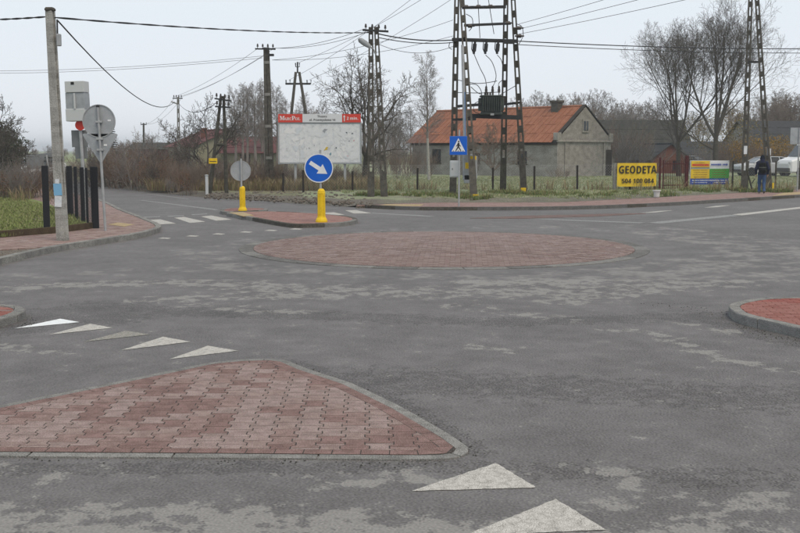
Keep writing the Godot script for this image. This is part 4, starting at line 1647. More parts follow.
func build_islands() -> void:
	# the near island of interlocking pavers
	var o := poly_px([[-150, 437], [0, 406.7], [112, 384], [210, 363.5], [240, 360.6], [272, 359.6], [288, 361.7], [306, 369.5], [351, 384], [400, 407.5], [452, 437.5], [470, 450.5], [465, 457], [440, 460.8], [362, 460.4], [250, 459.2], [0, 457.4], [-150, 456]])
	var isl := island("traffic_island", o, 0.09, 0.012, [mats.kerb_grey, mats.kerb_pale], 0.0025)
	var inner := inset(o, 0.095)
	var core := inset(o, 0.2)
	var ccw := inner
	if Geometry2D.is_polygon_clockwise(ccw):
		ccw.reverse()
	stones(ccw, true, 0.2, 1, 0.0, 0.1, -0.05, 0.0158, 0.004, 0.0015, "border_paver", isl, [mats.paver_0, mats.paver_1, mats.paver_1])
	pave(core, PI / 2 - 0.03, "bone", -0.05, 0.016, isl, [mats.paver_0, mats.paver_1, mats.paver_2, mats.paver_4, mats.paver_3, mats.paver_3], 300, mats.paver_tinted, [Color(0.28, 0.16, 0.14)], false, 0.0016)
	# the round middle island, slightly domed
	var c := PackedVector2Array()
	for i in 96:
		c.append(circle_c + Vector2(cos(TAU * i / 96), sin(TAU * i / 96)) * CIRCLE_R)
	var rb := MB.new()
	rb.lathe(Vector3(circle_c.x, 0, circle_c.y), [[CIRCLE_R, -0.1], [CIRCLE_R, 0.0], [CIRCLE_R * 0.75, 0.044], [CIRCLE_R * 0.5, 0.075], [CIRCLE_R * 0.25, 0.094], [0.0, 0.1]], 64)
	var round := struct("roundabout_island", rb.mesh(), mats.dusty_joint)
	stones(c, true, 0.1, 8, -0.2, 0.1, -0.1, 0.012, 0.01, 0.005, "kerb_stone", round, [mats.kerb_dirty, mats.kerb_dirty, mats.kerb_grey])
	pave(inset(c, 0.11), 0.06, "brick", -0.04, 0.014, round, [mats.round_paver_0, mats.round_paver_1, mats.round_paver_2], 300, mats.paver_tinted, [Color(0.225, 0.164, 0.15), Color(0.245, 0.187, 0.172), Color(0.205, 0.146, 0.133), Color(0.262, 0.205, 0.19)], true)
	# the raised island at the right
	var r := poly_px([[727, 313], [732, 320], [745, 325.5], [770, 331], [800, 338], [900, 362], [1010, 350], [1000, 312], [900, 306.5], [800, 304.8], [768, 305.4], [745, 308]])
	r = rounded(r, true, 2)
	var ri := island("splitter_island", r, 0.13, 0.115, [mats.kerb_grey, mats.kerb_pale])
	pave(inset(r, 0.137), 0.12, "brick", 0.0, 0.112, ri, [mats.bright_paver_0, mats.bright_paver_1, mats.bright_paver_1], 300, mats.paver_tinted, [Color(0.28, 0.1, 0.082), Color(0.25, 0.085, 0.07)])
	# the rounded tip at the left
	var l := rounded(poly_px([[-90, 320], [-40, 312.5], [0, 311.6], [16, 312.5], [27, 316], [22, 321], [0, 327.5], [-40, 336], [-90, 340]]), true, 2)
	var li := island("splitter_island", l, 0.13, 0.1, [mats.kerb_grey, mats.kerb_pale])
	pave(inset(l, 0.137), 0.1, "brick", 0.0, 0.097, li, [mats.bright_paver_1, mats.paver_2, mats.bright_paver_0], 300, mats.paver_tinted, [Color(0.36, 0.1, 0.075)])
	# the far splitter island with the two yellow bollards, in two pieces with a crossing gap
	var a := rounded(poly_px([[224, 216.0], [232, 217.4], [244, 219.4], [284, 227.2], [300, 228.2], [345, 226.4], [358, 223.6], [356, 220.8], [330, 217.4], [290, 215], [262, 214.2], [240, 215.2]]), true, 2)
	var ai := island("splitter_island", a, 0.13, 0.11, [mats.kerb_grey, mats.dark_concrete, mats.concrete])
	pave(inset(a, 0.137), 0.1, "brick", 0.0, 0.107, ai, [mats.paver_1], 0, mats.paver_tinted, [Color(0.29, 0.165, 0.145), Color(0.27, 0.15, 0.13), Color(0.31, 0.19, 0.165)])
	var b := rounded(poly_px([[219, 213.6], [224, 211.4], [240, 210.6], [264, 211], [269, 212], [266, 213.2], [240, 214.8], [224, 215]]), true, 1)
	var bi := island("splitter_island", b, 0.13, 0.11, [mats.dark_concrete, mats.kerb_grey])
	pave(inset(b, 0.137), 0.1, "brick", 0.0, 0.107, bi, [mats.paver_1], 0, mats.paver_tinted, [Color(0.27, 0.155, 0.14), Color(0.25, 0.14, 0.125)])
	paint_tan(ai, [[229, 212.6], [243, 212.2], [254, 215.4], [243, 216.2]])

# ---------------------------------------------------------------- buildings
# gabled house: the corner nearest the camera, u along the gable, w along the eave; walls, roof, windows
func gabled(t: Node3D, o: Vector3, th: float, W: float, L: float, eave: float, peak: float, wall_m: Material, gable_m: Material, roof_ms: Array, frame_m: Material, long_holes: Array, gable_holes: Array, cols: int, rows: int, over := 0.25, called := "roof_sheet", ribs := 0, parapet := false) -> Dictionary:
	var u := Vector3(cos(th), 0, -sin(th))
	var w := Vector3(-sin(th), 0, -cos(th))
	var y := Vector3.UP
	# long wall, facing -u; its x axis runs from the far end to the corner
	var frl := Transform3D(Basis(-w, y, -u), o + w * L)
	part("wall", wall_mesh(frl, L, eave, long_holes, 0.25).mesh(), wall_m, t)
	for q in long_holes:
		window_part(t, frl, q, frame_m)
	# gable wall, facing -w
	var frg := Transform3D(Basis(u, y, -w), o)
	part("wall", wall_mesh(frg, W, eave, gable_holes, 0.25, peak - eave).mesh(), gable_m, t)
	for q in gable_holes:
		if q[1] < eave:
			window_part(t, frg, q, frame_m)
	var frb := Transform3D(Basis(w, y, u), o + u * W)
	part("wall", wall_mesh(frb, L, eave, [], 0.25).mesh(), wall_m, t)
	var fre := Transform3D(Basis(-u, y, w), o + u * W + w * L)
	part("wall", wall_mesh(fre, W, eave, [], 0.25, peak - eave).mesh(), gable_m, t)
	# roof: near slope and far slope
	var run := Vector3(u.x * W * 0.5, peak - eave, u.z * W * 0.5)
	var s := run.normalized()
	var ls := run.length() + over
	var g0 := -over * 0.6 if not parapet else 0.3
	roof_sheets(t, called, o + Vector3(0, eave, 0) - s * over + w * g0, w, s, L - g0 + over, ls, cols, rows, roof_ms, 0.035, ribs)
	var s2 := Vector3(-u.x * W * 0.5, peak - eave, -u.z * W * 0.5).normalized()
	roof_sheets(t, called, o + u * W + Vector3(0, eave, 0) - s2 * over + w * g0, w, s2, L - g0 + over, ls, maxi(2, cols / 3), 1, roof_ms, 0.035, 0)
	var rg := MB.new()
	rg.tube([o + u * W * 0.5 + Vector3(0, peak + 0.06, 0) + w * g0, o + u * W * 0.5 + Vector3(0, peak + 0.06, 0) + w * (L + over)], [0.1], 8)
	part("ridge_cap", rg.mesh(), roof_ms[0], t)
	return {"u": u, "w": w, "frg": frg, "frl": frl, "s": s}

func build_buildings() -> void:
	# the old house with the rusty metal roof
	var o := Vector3(P(557, 170, 76).x, 0.12, -76)
	var t := thing("old_house", "old grey plastered house with a rusty sheet metal roof behind the pylon", "house", Vector3.ZERO)
	var d := gabled(t, o, PI / 4, 6.8, 14.6, 2.75, 5.15, mats.plaster, mats.plaster_stained, [mats.rust_sheet_1, mats.rust_sheet_0, mats.rust_sheet_1, mats.rust_sheet_2, mats.rust_sheet_3], mats.dark_timber,
		[[10.9, 0.95, 0.95, 0.95], [6.5, 0.95, 0.8, 0.8], [2.2, 0.95, 1.0, 1.1]], [], 15, 4, 0.4, "roof_sheet", 2, true)
	var u: Vector3 = d.u
	var w: Vector3 = d.w
	var frg: Transform3D = d.frg
	# gable parapet, shoulders, cornice, attic window, patched plaster
	for s in [0, 1]:
		var pr := MB.new()
		var a := frg * Vector3(0.0 if s == 0 else 6.8, 3.15, 0)
		var b := frg * Vector3(3.4, 5.5, 0)
		var ax := (b - a).normalized()
		pr.box((a + b) * 0.5 + w * 0.12 - Vector3(0, 0.22, 0), Vector3(a.distance_to(b) + 0.1, 0.06, 0.34), Basis(ax, (-w).cross(ax), -w))
		part("verge_capping", pr.mesh(), mats.dark_timber, t)
		var sh := MB.new()
		sh.cbox(frg * Vector3(0.1 if s == 0 else 6.7, 2.95, -0.08), Vector3(0.5, 0.55, 0.4), 0.03, frg.basis)
		part("shoulder", sh.mesh(), mats.plaster_stained, t)
	var co := MB.new()
	co.cbox(frg * Vector3(3.4, 2.62, 0.05), Vector3(7.0, 0.16, 0.18), 0.03, frg.basis)
	part("cornice", co.mesh(), mats.plaster_stained, t)
	var cl := MB.new()
	cl.box(d.frl * Vector3(7.3, 2.52, 0.06), Vector3(14.6, 0.34, 0.14), d.frl.basis)
	part("eave_board", cl.mesh(), mats.dark_timber, t)
	for q in [[1.0, 1.0], [5.9, 1.0]]:
		var pl := MB.new()
		pl.box(frg * Vector3(q[0], 1.25, 0.03), Vector3(0.28, 2.6, 0.08), frg.basis)
		part("pilaster", pl.mesh(), mats.plaster, t)
	var aw := MB.new()
	aw.box(frg * Vector3(3.4, 3.75, 0.03), Vector3(0.85, 0.95, 0.07), frg.basis)
	var awp := part("attic_window", aw.mesh(), mats.plaster, t)
	var ag := MB.new()
	ag.box(frg * Vector3(3.4, 3.75, 0.07), Vector3(0.58, 0.7, 0.02), frg.basis)
	part("pane", ag.mesh(), glass_mat(), awp)
	var ab := MB.new()
	ab.box(frg * Vector3(3.4, 3.75, 0.09), Vector3(0.05, 0.7, 0.02), frg.basis)
	part("bar", ab.mesh(), mats.plaster, awp)
	var ch := MB.new()
	var cp := o + u * 3.1 + w * 2.4
	ch.box(cp + Vector3(0, 4.95, 0), Vector3(0.62, 1.2, 0.62), Basis(Vector3.UP, PI / 4))
	var chp := part("chimney", ch.mesh(), mats.dark_concrete, t)
	var cc := MB.new()
	cc.cbox(cp + Vector3(0, 5.6, 0), Vector3(0.8, 0.16, 0.8), 0.02, Basis(Vector3.UP, PI / 4))
	part("chimney_cap", cc.mesh(), mats.dark_concrete, chp)
	var dr := MB.new()
	dr.box(frg * Vector3(6.45, 1.0, 0.02), Vector3(0.9, 2.0, 0.06), frg.basis)
	part("door", dr.mesh(), mats.dark_timber, t)
	# long dark roofed barns
	var b1 := thing("barn", "long barn with a dark mossy roof behind the bare trees", "barn", Vector3.ZERO)
	barn(b1, 599, 690, 98.0, 120.5, 147.0, mats.plaster_stained, mats.moss_roof)
	var b2 := thing("barn", "long barn with a dark grey roof behind the white van", "barn", Vector3.ZERO)
	barn(b2, 752, 880, 100.0, 121.5, 139.5, mats.plaster, mats.slate_roof)
	# small brick shed
	var sh := thing("brick_shed", "small red brick shed with a dark gabled roof behind the gate", "shed", Vector3.ZERO)
	gabled(sh, Vector3(P(652, 165, 88).x, 0.12, -88), 0.25, 3.4, 4.5, 1.3, 2.45, mats.brick_red, mats.brick_red, [mats.slate_roof], mats.dark_timber, [], [[1.9, 0.3, 0.6, 0.8]], 4, 2, 0.35)
	var s2 := thing("low_shed", "low shed with a broad slate roof beside the brick shed", "shed", Vector3.ZERO)
	barn(s2, 692, 748, 94.0, 142.0, 161.0, mats.plaster_stained, mats.slate_roof)
	# houses behind the thicket on the left
	var h1 := thing("cottage", "cream cottage with a steep red roof behind the thicket", "house", Vector3.ZERO)
	gabled(h1, Vector3(P(196, 160, 92).x, 0.1, -92), 0.55, 6.5, 7.0, 2.4, 3.75, mats.cream_wall, mats.cream_wall, [mats.red_roof], mats.galvanised, [[1.5, 0.9, 1.0, 1.2], [4.5, 0.9, 1.0, 1.2]], [[2.6, 0.9, 1.1, 1.2]], 7, 3, 0.4, "roof_tile_panel")
	var hc := MB.new()
	hc.cbox(P(204, 133, 95), Vector3(0.5, 0.9, 0.5), 0.03)
	part("chimney", hc.mesh(), mats.brick_red, h1)
	var h2 := thing("bungalow", "wide house with a low dull red roof behind birches", "house", Vector3.ZERO)
	barn(h2, 222, 284, 90.0, 137.0, 152.0, mats.cream_wall, mats.red_roof)
	var h3 := thing("outbuilding", "low brown brick outbuilding behind the thicket", "shed", Vector3.ZERO)
	barn(h3, 128, 166, 110.0, 143.0, 149.0, mats.brick_red, mats.moss_roof)

# a long building seen from its eave side between two pixel columns, at a distance, with ridge and eave heights from pixel rows
func barn(t: Node3D, px0: float, px1: float, z: float, ridge_py: float, eave_py: float, wall_m: Material, roof_m: Material) -> void:
	var x0 := P(px0, 160, z).x
	var x1 := P(px1, 160, z).x
	var eave := maxf(1.2, P(px0, eave_py, z).y)
	var dep := 4.0
	var ridge := P(px0, ridge_py, z + dep).y
	var o := Vector3(x0, 0.1, -z)
	var ln := x1 - x0
	var fr := Transform3D(Basis(), o)
	var holes := []
	var nw := int(ln / 4.0)
	for k in nw:
		holes.append([2.0 + k * 4.0 - 0.5, 0.8, 0.9, minf(0.9, eave - 1.1)])
	if eave < 1.9:
		holes = []
	part("wall", wall_mesh(fr, ln, eave - 0.1, holes, 0.25).mesh(), wall_m, t)
	for q in holes:
		window_part(t, fr, q, mats.dark_timber)
	for e in 2:
		var gm := MB.new()
		var xx := x0 if e == 0 else x1
		gm.quad(Vector3(xx, 0.1, -z), Vector3(xx, eave, -z), Vector3(xx, eave, -z - 2 * dep), Vector3(xx, 0.1, -z - 2 * dep))
		gm.tri(Vector3(xx, eave, -z), Vector3(xx, ridge, -z - dep), Vector3(xx, eave, -z - 2 * dep))
		part("wall", gm.mesh(), wall_m, t)
	var bw := MB.new()
	bw.quad(Vector3(x1, 0.1, -z - 2 * dep), Vector3(x0, 0.1, -z - 2 * dep), Vector3(x0, eave, -z - 2 * dep), Vector3(x1, eave, -z - 2 * dep))
	part("wall", bw.mesh(), wall_m, t)
	var s := Vector3(0, ridge - eave, -dep).normalized()
	var ls := Vector2(ridge - eave, dep).length() + 0.4
	roof_sheets(t, "roof_sheet", Vector3(x0 - 0.3, eave, -z) - s * 0.4, Vector3.RIGHT, s, ln + 0.6, ls, maxi(3, int(ln / 1.1)), 3, [roof_m], 0.04)
	var s2 := Vector3(0, ridge - eave, dep).normalized()
	roof_sheets(t, "roof_sheet", Vector3(x0 - 0.3, eave, -z - 2 * dep) - s2 * 0.4, Vector3.RIGHT, s2, ln + 0.6, ls, 3, 1, [roof_m], 0.04)

# ---------------------------------------------------------------- poles
func crossarm(t: Node3D, a: Vector3, b: Vector3, r: float, m: Material, pins: int, ph := 0.22) -> void:
	var mb := MB.new()
	var d := (b - a).normalized()
	mb.box((a + b) * 0.5 - t.position, Vector3(a.distance_to(b), r * 2.0, r * 1.6), Basis(d, Vector3.UP, d.cross(Vector3.UP)))
	var arm := part("crossarm", mb.mesh(), m, t)
	for k in pins:
		var f := (k + 0.5) / pins
		if pins == 2:
			f = 0.06 + 0.88 * k
		var ins := MB.new()
		insulator(ins, a.lerp(b, f) - t.position + Vector3(0, r, 0), Vector3.UP, ph, 0.055)
		part("insulator", ins.mesh(), mats.insulator, arm)

func build_poles() -> void:
	plain("insulator", Color(0.06, 0.05, 0.045), 0.3)
	plain("steel_dark", Color(0.035, 0.035, 0.036), 0.6, 0.4)
	# left concrete pole with slots
	var b := G(63, 241, 0.1)
	var top := P(50, 11, -b.z)
	var t := thing("utility_pole", "pale concrete pole with a row of slots and torn posters beside the lawn", "pole", b)
	var mb := MB.new()
	slotted(mb, Vector3(0, -0.3, 0), top - b, Vector3(0.25, 0, -0.97), 0.2, 0.15, 0.2, 0.15, 0.3, 0.5, 1.3)
	part("shaft", mb.mesh(), mats.pale_concrete, t)
	mb = MB.new()
	mb.cbox(top - b + Vector3(0, 0.03, 0), Vector3(0.2, 0.09, 0.2), 0.03)
	part("cap", mb.mesh(), mats.dark_concrete, t)
	mb = MB.new()
	mb.cbox(P(58.8, 40, -b.z - 0.05) - b, Vector3(0.09, 0.26, 0.1), 0.015)
	part("junction_box", mb.mesh(), mats.galvanised, t)
	mb = MB.new()
	mb.tube([P(57, 20, -b.z) - b, P(57.5, 40, -b.z) - b, P(58, 46, -b.z) - b], [0.018], 6)
	part("drop_cable", mb.mesh(), mats.cable, t)
	for q in [[1.14, 0.2, 0.26, 0], [0.88, 0.17, 0.24, 1], [1.32, 0.1, 0.1, 1]]:
		mb = MB.new()
		var ax: Vector3 = (top - b) * (q[0] / (top - b).y)
		var fn := Vector3(-0.25, 0, 0.97).normalized()
		mb.box(ax + fn * (0.104 - q[0] * 0.004 + 0.004 * q[3]), Vector3(q[1], q[2], 0.006), Basis(Vector3.UP, -0.252) * Basis(Vector3.BACK, 0.05 - 0.12 * q[3]))
		part("torn_poster", mb.mesh(), plain("poster_blue", Color(0.2, 0.42, 0.62), 0.8) if q[3] == 0 else mats.poster_paper, t)
	var p1 := top
	# far slim poles
	var t2 := thing("utility_pole", "slim concrete pole with one short crossarm standing behind the thicket", "pole", Vector3(P(179, 175, 84).x, 0, -84))
	mb = MB.new()
	slotted(mb, Vector3(0, -0.2, 0), P(178, 97, 84) - t2.position, Vector3.RIGHT, 0.26, 0.16, 0.2, 0.14, 0.35, 0.35, 1.0)
	part("shaft", mb.mesh(), mats.concrete, t2)
	crossarm(t2, P(172.5, 98.3, 84), P(182.5, 98.3, 84), 0.04, mats.steel_dark, 4)
	mb = MB.new()
	mb.cbox(P(174, 102.6, 83.8) - t2.position, Vector3(0.5, 0.12, 0.2), 0.03, Basis(Vector3.BACK, -0.35))
	part("lamp_head", mb.mesh(), mats.galvanised, t2)
	var p2 := P(178, 98, 84)
	var t3 := thing("utility_pole", "farthest slim pole with a small crossarm above the thicket", "pole", Vector3(P(144, 172, 130).x, 0, -130))
	mb = MB.new()
	mb.tube([Vector3(0, -0.2, 0), P(143.5, 123, 130) - t3.position], [0.16, 0.11], 8)
	part("shaft", mb.mesh(), mats.old_wood, t3)
	crossarm(t3, P(140.5, 124.5, 130), P(146.5, 124.5, 130), 0.05, mats.steel_dark, 2)
	var p3 := P(144, 124, 130)
	# wooden A pole with the yellow plate
	var b0 := G(208.5, 195.5, 0.05)
	var b1 := G(226.5, 194.5, 0.05)
	b1.z = b0.z
	b1.x = P(226.5, 194, -b0.z).x
	var t4 := thing("a_frame_pole", "wooden twin legged pole with a yellow plate at the dirt verge", "pole", Vector3((b0.x + b1.x) * 0.5, 0, b0.z))
	var tp := P(222.3, 96, -b0.z)
	a_frame(t4, b0 - Vector3(0, 0.3, 0), b1 - Vector3(0, 0.3, 0), tp, 0.12, mats.old_wood, 0.18, false)
	crossarm(t4, P(214.5, 98.5, -b0.z - 0.2), P(231, 101, -b0.z - 0.2), 0.035, mats.steel_dark, 4)
	crossarm(t4, P(215, 106.5, -b0.z - 0.2), P(230.5, 107.5, -b0.z - 0.2), 0.035, mats.steel_dark, 4)
	mb = MB.new()
	mb.bar(P(217, 144.5, -b0.z) - t4.position, P(225, 144.5, -b0.z) - t4.position, 0.06, 8)
	part("brace", mb.mesh(), mats.old_wood, t4)
	mb = MB.new()
	mb.cbox(P(213, 161, -b0.z - 0.3) - t4.position, Vector3(0.38, 0.24, 0.03), 0.008)
	var yp := part("plate", mb.mesh(), mats.yellow_plastic, t4)
	mb = MB.new()
	mb.box(P(213, 161.4, -b0.z - 0.3) - t4.position + Vector3(0, 0, 0.018), Vector3(0.3, 0.03, 0.006))
	part("print", mb.mesh(), mats.steel_dark, yp)
	var mk := thing("marker_post", "short white marker post beside the wooden pole", "post", Vector3(P(207, 196, -b0.z - 0.5).x, 0.0, b0.z + 0.5))
	mb = MB.new()
	mb.cbox(Vector3(0, 0.45, 0), Vector3(0.13, 0.98, 0.08), 0.02)
	part("shaft", mb.mesh(), plain("marker_white", Color(0.5, 0.52, 0.53), 0.6), mk)
	mb = MB.new()
	mb.cbox(Vector3(0, 0.97, 0), Vector3(0.15, 0.07, 0.1), 0.02)
	part("cap", mb.mesh(), mats.galvanised, mk)
	var p4 := tp
	# twin beam concrete pole
	var z5 := 54.0
	var t5 := thing("utility_pole", "tall grey concrete pole of two joined beams left of the billboard", "pole", Vector3(P(270, 187, z5).x, 0.1, -z5))
	for s in [-1.0, 1.0]:
		mb = MB.new()
		slotted(mb, Vector3(s * 0.125, -0.3, 0), P(266.3, 47.5, z5) - t5.position + Vector3(s * 0.075, 0, 0), Vector3(0, 0, 1), 0.3, 0.2, 0.2, 0.13, 0.4, 0.3, 1.0)
		part("beam", mb.mesh(), mats.dark_concrete, t5)
	for y in [1.6, 3.2, 4.8, 6.4]:
		mb = MB.new()
		var fx: float = (P(266.3, 47.5, z5).x - t5.position.x) * y / 7.3
		mb.box(Vector3(fx, y, 0), Vector3(0.36 - y * 0.012, 0.14, 0.34 - y * 0.012))
		part("clamp", mb.mesh(), mats.concrete, t5)
	crossarm(t5, P(255, 48.8, z5 - 0.2), P(275.5, 49.2, z5 - 0.2), 0.035, mats.steel_dark, 4)
	mb = MB.new()
	mb.cbox(P(271, 55, z5 - 0.2) - t5.position, Vector3(0.3, 0.12, 0.12), 0.02)
	part("bracket", mb.mesh(), mats.steel_dark, t5)
	var p5 := P(266, 49, z5)
	# steel A pole with three upright insulators behind the billboard
	var z6 := 74.0
	var t6 := thing("a_frame_pole", "slim two legged pole with three forked insulator brackets rising behind the billboard", "pole", Vector3(P(300, 180, z6).x, 0.1, -z6))
	a_frame(t6, Vector3(P(284, 180, z6).x, -0.2, -z6), Vector3(P(317, 180, z6).x, -0.2, -z6), P(297.5, 72, z6), 0.24, mats.dark_concrete, 0.26, false)
	mb = MB.new()
	mb.bar(P(297.5, 73, z6) - t6.position, P(297.5, 62, z6) - t6.position, 0.06, 6)
	part("mast", mb.mesh(), mats.steel_dark, t6)
	mb = MB.new()
	mb.box(P(298, 83.8, z6) - t6.position, Vector3(1.75, 0.13, 0.13))
	part("crossarm", mb.mesh(), mats.steel_dark, t6)
	for q in [[288, 84], [309, 84], [297.5, 67]]:
		mb = MB.new()
		var c := P(q[0], q[1], z6) - t6.position
		for s in [-1.0, 1.0]:
			mb.tube([c, c + Vector3(s * 0.13, 0.02, 0), c + Vector3(s * 0.14, 0.28, 0)], [0.035, 0.035, 0.045], 6)
		part("insulator", mb.mesh(), mats.steel_dark, t6)
	# A pole with the street lamp
	var l0 := G(371, 197.5, 0.12)
	var z7 := -l0.z
	var t7 := thing("a_frame_pole", "slotted concrete twin legged pole carrying a street lamp", "pole", Vector3(l0.x, 0.1, l0.z))
	a_frame(t7, P(371, 197, z7) - Vector3(0, 0.3, 0), P(384.5, 196.5, z7) - Vector3(0, 0.3, 0), P(373.6, 27, z7), 0.22, mats.dark_concrete, 0.3)
	crossarm(t7, P(362.5, 30, z7 - 0.2), P(388.5, 31.5, z7 - 0.2), 0.04, mats.steel_dark, 4)
	mb = MB.new()
	mb.tube([P(376, 55, z7 - 0.2) - t7.position, P(373, 48.5, z7 - 0.3) - t7.position, P(369, 46.5, z7 - 0.4) - t7.position], [0.03], 6)
	part("lamp_arm", mb.mesh(), mats.galvanised, t7)
	mb = MB.new()
	var la := P(370.6, 47.2, z7 - 0.4) - t7.position
	var lb := P(358.4, 38.8, z7 - 0.5) - t7.position
	mb.tube([la, la.lerp(lb, 0.15), la.lerp(lb, 0.45), la.lerp(lb, 0.85), lb], [0.05, 0.09, 0.12, 0.11, 0.04], 10)
	part("lamp_head", mb.mesh(), mats.sign_back, t7)
	var p7 := P(373, 30, z7)
	# the transformer pylon
	var t8 := thing("transformer_pylon", "tall pylon of four slotted concrete legs carrying a transformer on a platform", "pylon", Vector3(P(480, 196, 46).x, 0.1, -46))
	var legs := [[452.8, 196, 46.0, 456.8, 0], [474.5, 200, 43.7, 462.0, 0], [503, 191, 49.0, 506.0, 0], [524.5, 191, 48.0, 513.2, 0]]
	for q in legs:
		mb = MB.new()
		var a := P(q[0], q[1], q[2])
		a.y = -0.2
		var e := P(q[3], 0, 46.5)
		var dir := e - a
		slotted(mb, a - t8.position, a + dir * (11.2 / dir.y) - t8.position, Vector3(1, 0, 0.12), 0.3, 0.19, 0.24, 0.16, 0.42, 0.3, 1.7)
		part("leg", mb.mesh(), mats.dark_concrete, t8)
	var Q := func(px, py, z): return P(px, py, z) - t8.position
	for q in [[457.5, 106.3, 484, 104.3, 46.2, 0.07], [499, 105, 520, 102.5, 47.6, 0.06], [452, 119.6, 476, 119.2, 45.5, 0.06], [470, 115.8, 521, 117.6, 46.6, 0.11], [462, 7.6, 506, 6.8, 46.5, 0.07], [464, 25.4, 511, 23.4, 46.3, 0.06], [452, 39.6, 517, 41.2, 46.2, 0.085], [503, 41.4, 514, 41.6, 46.0, 0.11]]:
		mb = MB.new()
		var a: Vector3 = Q.call(q[0], q[1], q[4])
		var e: Vector3 = Q.call(q[2], q[3], q[4])
		var dd := (e - a).normalized()
		mb.box((a + e) * 0.5, Vector3(a.distance_to(e), q[5] * 1.7, q[5] * 1.7), Basis(dd, Vector3.UP, dd.cross(Vector3.UP)))
		part("beam", mb.mesh(), mats.steel_dark, t8)
	for q in [[473.8, 48], [485.2, 48], [497, 48]]:
		mb = MB.new()
		var a: Vector3 = Q.call(q[0] + 1.5, 40, 46.0)
		var e: Vector3 = Q.call(q[0], 54, 46.0)
		mb.tube([a, a.lerp(e, 0.25), a.lerp(e, 0.28), a.lerp(e, 0.8), a.lerp(e, 0.83), e], [0.05, 0.05, 0.085, 0.085, 0.05, 0.05], 8)
		mb.tube([Q.call(q[0] - 1.6, 42, 46.0), Q.call(q[0] - 2.2, 49, 46.0), Q.call(q[0] - 0.4, 53.4, 46.0)], [0.02], 5)
		part("fuse", mb.mesh(), mats.steel_dark, t8)
	for q in [[478.5, 6.6], [490.5, 6.4], [466, 6.8], [470, 26], [508, 23], [519, 28], [519.5, 36]]:
		mb = MB.new()
		var c: Vector3 = Q.call(q[0], q[1], 46.3)
		mb.tube([c + Vector3(-0.2, 0, 0), c + Vector3(-0.1, 0, 0), c + Vector3(-0.08, 0, 0), c + Vector3(0.08, 0, 0), c + Vector3(0.1, 0, 0), c + Vector3(0.2, 0, 0)], [0.035, 0.035, 0.08, 0.08, 0.035, 0.035], 8)
		part("insulator", mb.mesh(), mats.insulator, t8)
	for q in [[[474, 54, 46], [480, 68, 46], [485, 78, 46.2], [486.6, 87, 46.3]], [[485.6, 55, 46], [492, 62, 46], [496, 74, 46.2], [495, 82, 46.3], [492.4, 87, 46.3]], [[497.4, 55, 46], [502, 62, 46.5], [503, 78, 46.8], [499, 83, 46.4], [498.6, 88, 46.3]], [[470, 84, 45.5], [477, 85, 46], [481.5, 92, 46.2], [480.5, 100, 46.2]], [[471, 87, 45.5], [478, 93, 46], [482, 94, 46.2]], [[480, 101, 46], [474.5, 104, 45.8], [474, 111, 45.9], [480, 114, 46.2]], [[458, 80, 46], [478, 83.5, 46], [497, 81, 46.2]], [[458, 92.5, 46], [480, 93, 46], [500, 92, 46.5]], [[500, 95, 46.5], [510, 89, 47], [517, 85, 47.4]], [[517, 24, 46.5], [522, 27, 46.5], [523, 36, 46.5], [519, 44, 46.4]], [[478, 0, 46.5], [480, 38, 46.2]], [[488.5, 0, 46.5], [494, 34, 46.2]], [[466, 14, 46], [472, 18, 46], [472.5, 26, 46], [469, 31, 46]], [[450, 42, 46], [449, 47, 46], [452, 49.5, 46]]]:
		mb = MB.new()
		var c3 := Curve3D.new()
		for e in q:
			c3.add_point(Q.call(e[0], e[1], e[2]))
		var pts := []
		for k in q.size():
			pts.append(c3.get_point_position(k))
		var sm := smooth_line(pts)
		mb.tube(sm, [0.016], 5)
		part("lead", mb.mesh(), mats.cable, t8)
	mb = MB.new()
	mb.tube([Q.call(462.5, 45, 44.6), Q.call(463.6, 92, 44.4), Q.call(465, 152, 44.2)], [0.06], 8)
	part("conduit", mb.mesh(), mats.galvanised, t8)
	mb = MB.new()
	mb.tube([Q.call(464.8, 92, 44.2), Q.call(465.4, 150, 44.1)], [0.02], 6)
	part("conduit", mb.mesh(), plain("blue_pipe", Color(0.08, 0.2, 0.42), 0.5), t8)
	for q in [[477.4, 197.8, 43.4], [525, 191, 47.7]]:
		mb = MB.new()
		mb.cbox(Q.call(q[0] - 1.6, q[1] - 0.4, q[2]), Vector3(0.24, 0.26, 0.012), 0.004)
		part("warning_mark", mb.mesh(), mats.yellow_plastic, t8)
	# transformer on the platform
	var tz := 46.4
	var tr := thing("transformer", "dark green ribbed transformer tank with bushings on the pylon platform", "transformer", P(491, 116, tz))
	var green := mottled("transformer_green", [Color(0.04, 0.052, 0.046), Color(0.06, 0.075, 0.066), Color(0.075, 0.09, 0.08)], 1.0, 0.6, 0.2)
	mb = MB.new()
	mb.cbox(Vector3(0, 0.5, 0), Vector3(0.86, 0.72, 0.6), 0.03)
	part("tank", mb.mesh(), green, tr)
	mb = MB.new()
	mb.cbox(Vector3(0, 0.86, 0), Vector3(0.98, 0.06, 0.7), 0.015)
	part("lid", mb.mesh(), green, tr)
	mb = MB.new()
	mb.cbox(Vector3(0, 0.1, 0), Vector3(0.94, 0.1, 0.66), 0.02)
	part("base", mb.mesh(), green, tr)
	for k in 9:
		mb = MB.new()
		mb.cbox(Vector3(-0.38 + 0.095 * k, 0.5, 0.36), Vector3(0.03, 0.6, 0.16), 0.008)
		part("cooling_fin", mb.mesh(), green, tr)
	for s in [-1.0, 1.0]:
		mb = MB.new()
		mb.cbox(Vector3(s * 0.49, 0.5, 0), Vector3(0.12, 0.55, 0.46), 0.02)
		part("cooling_fin", mb.mesh(), green, tr)
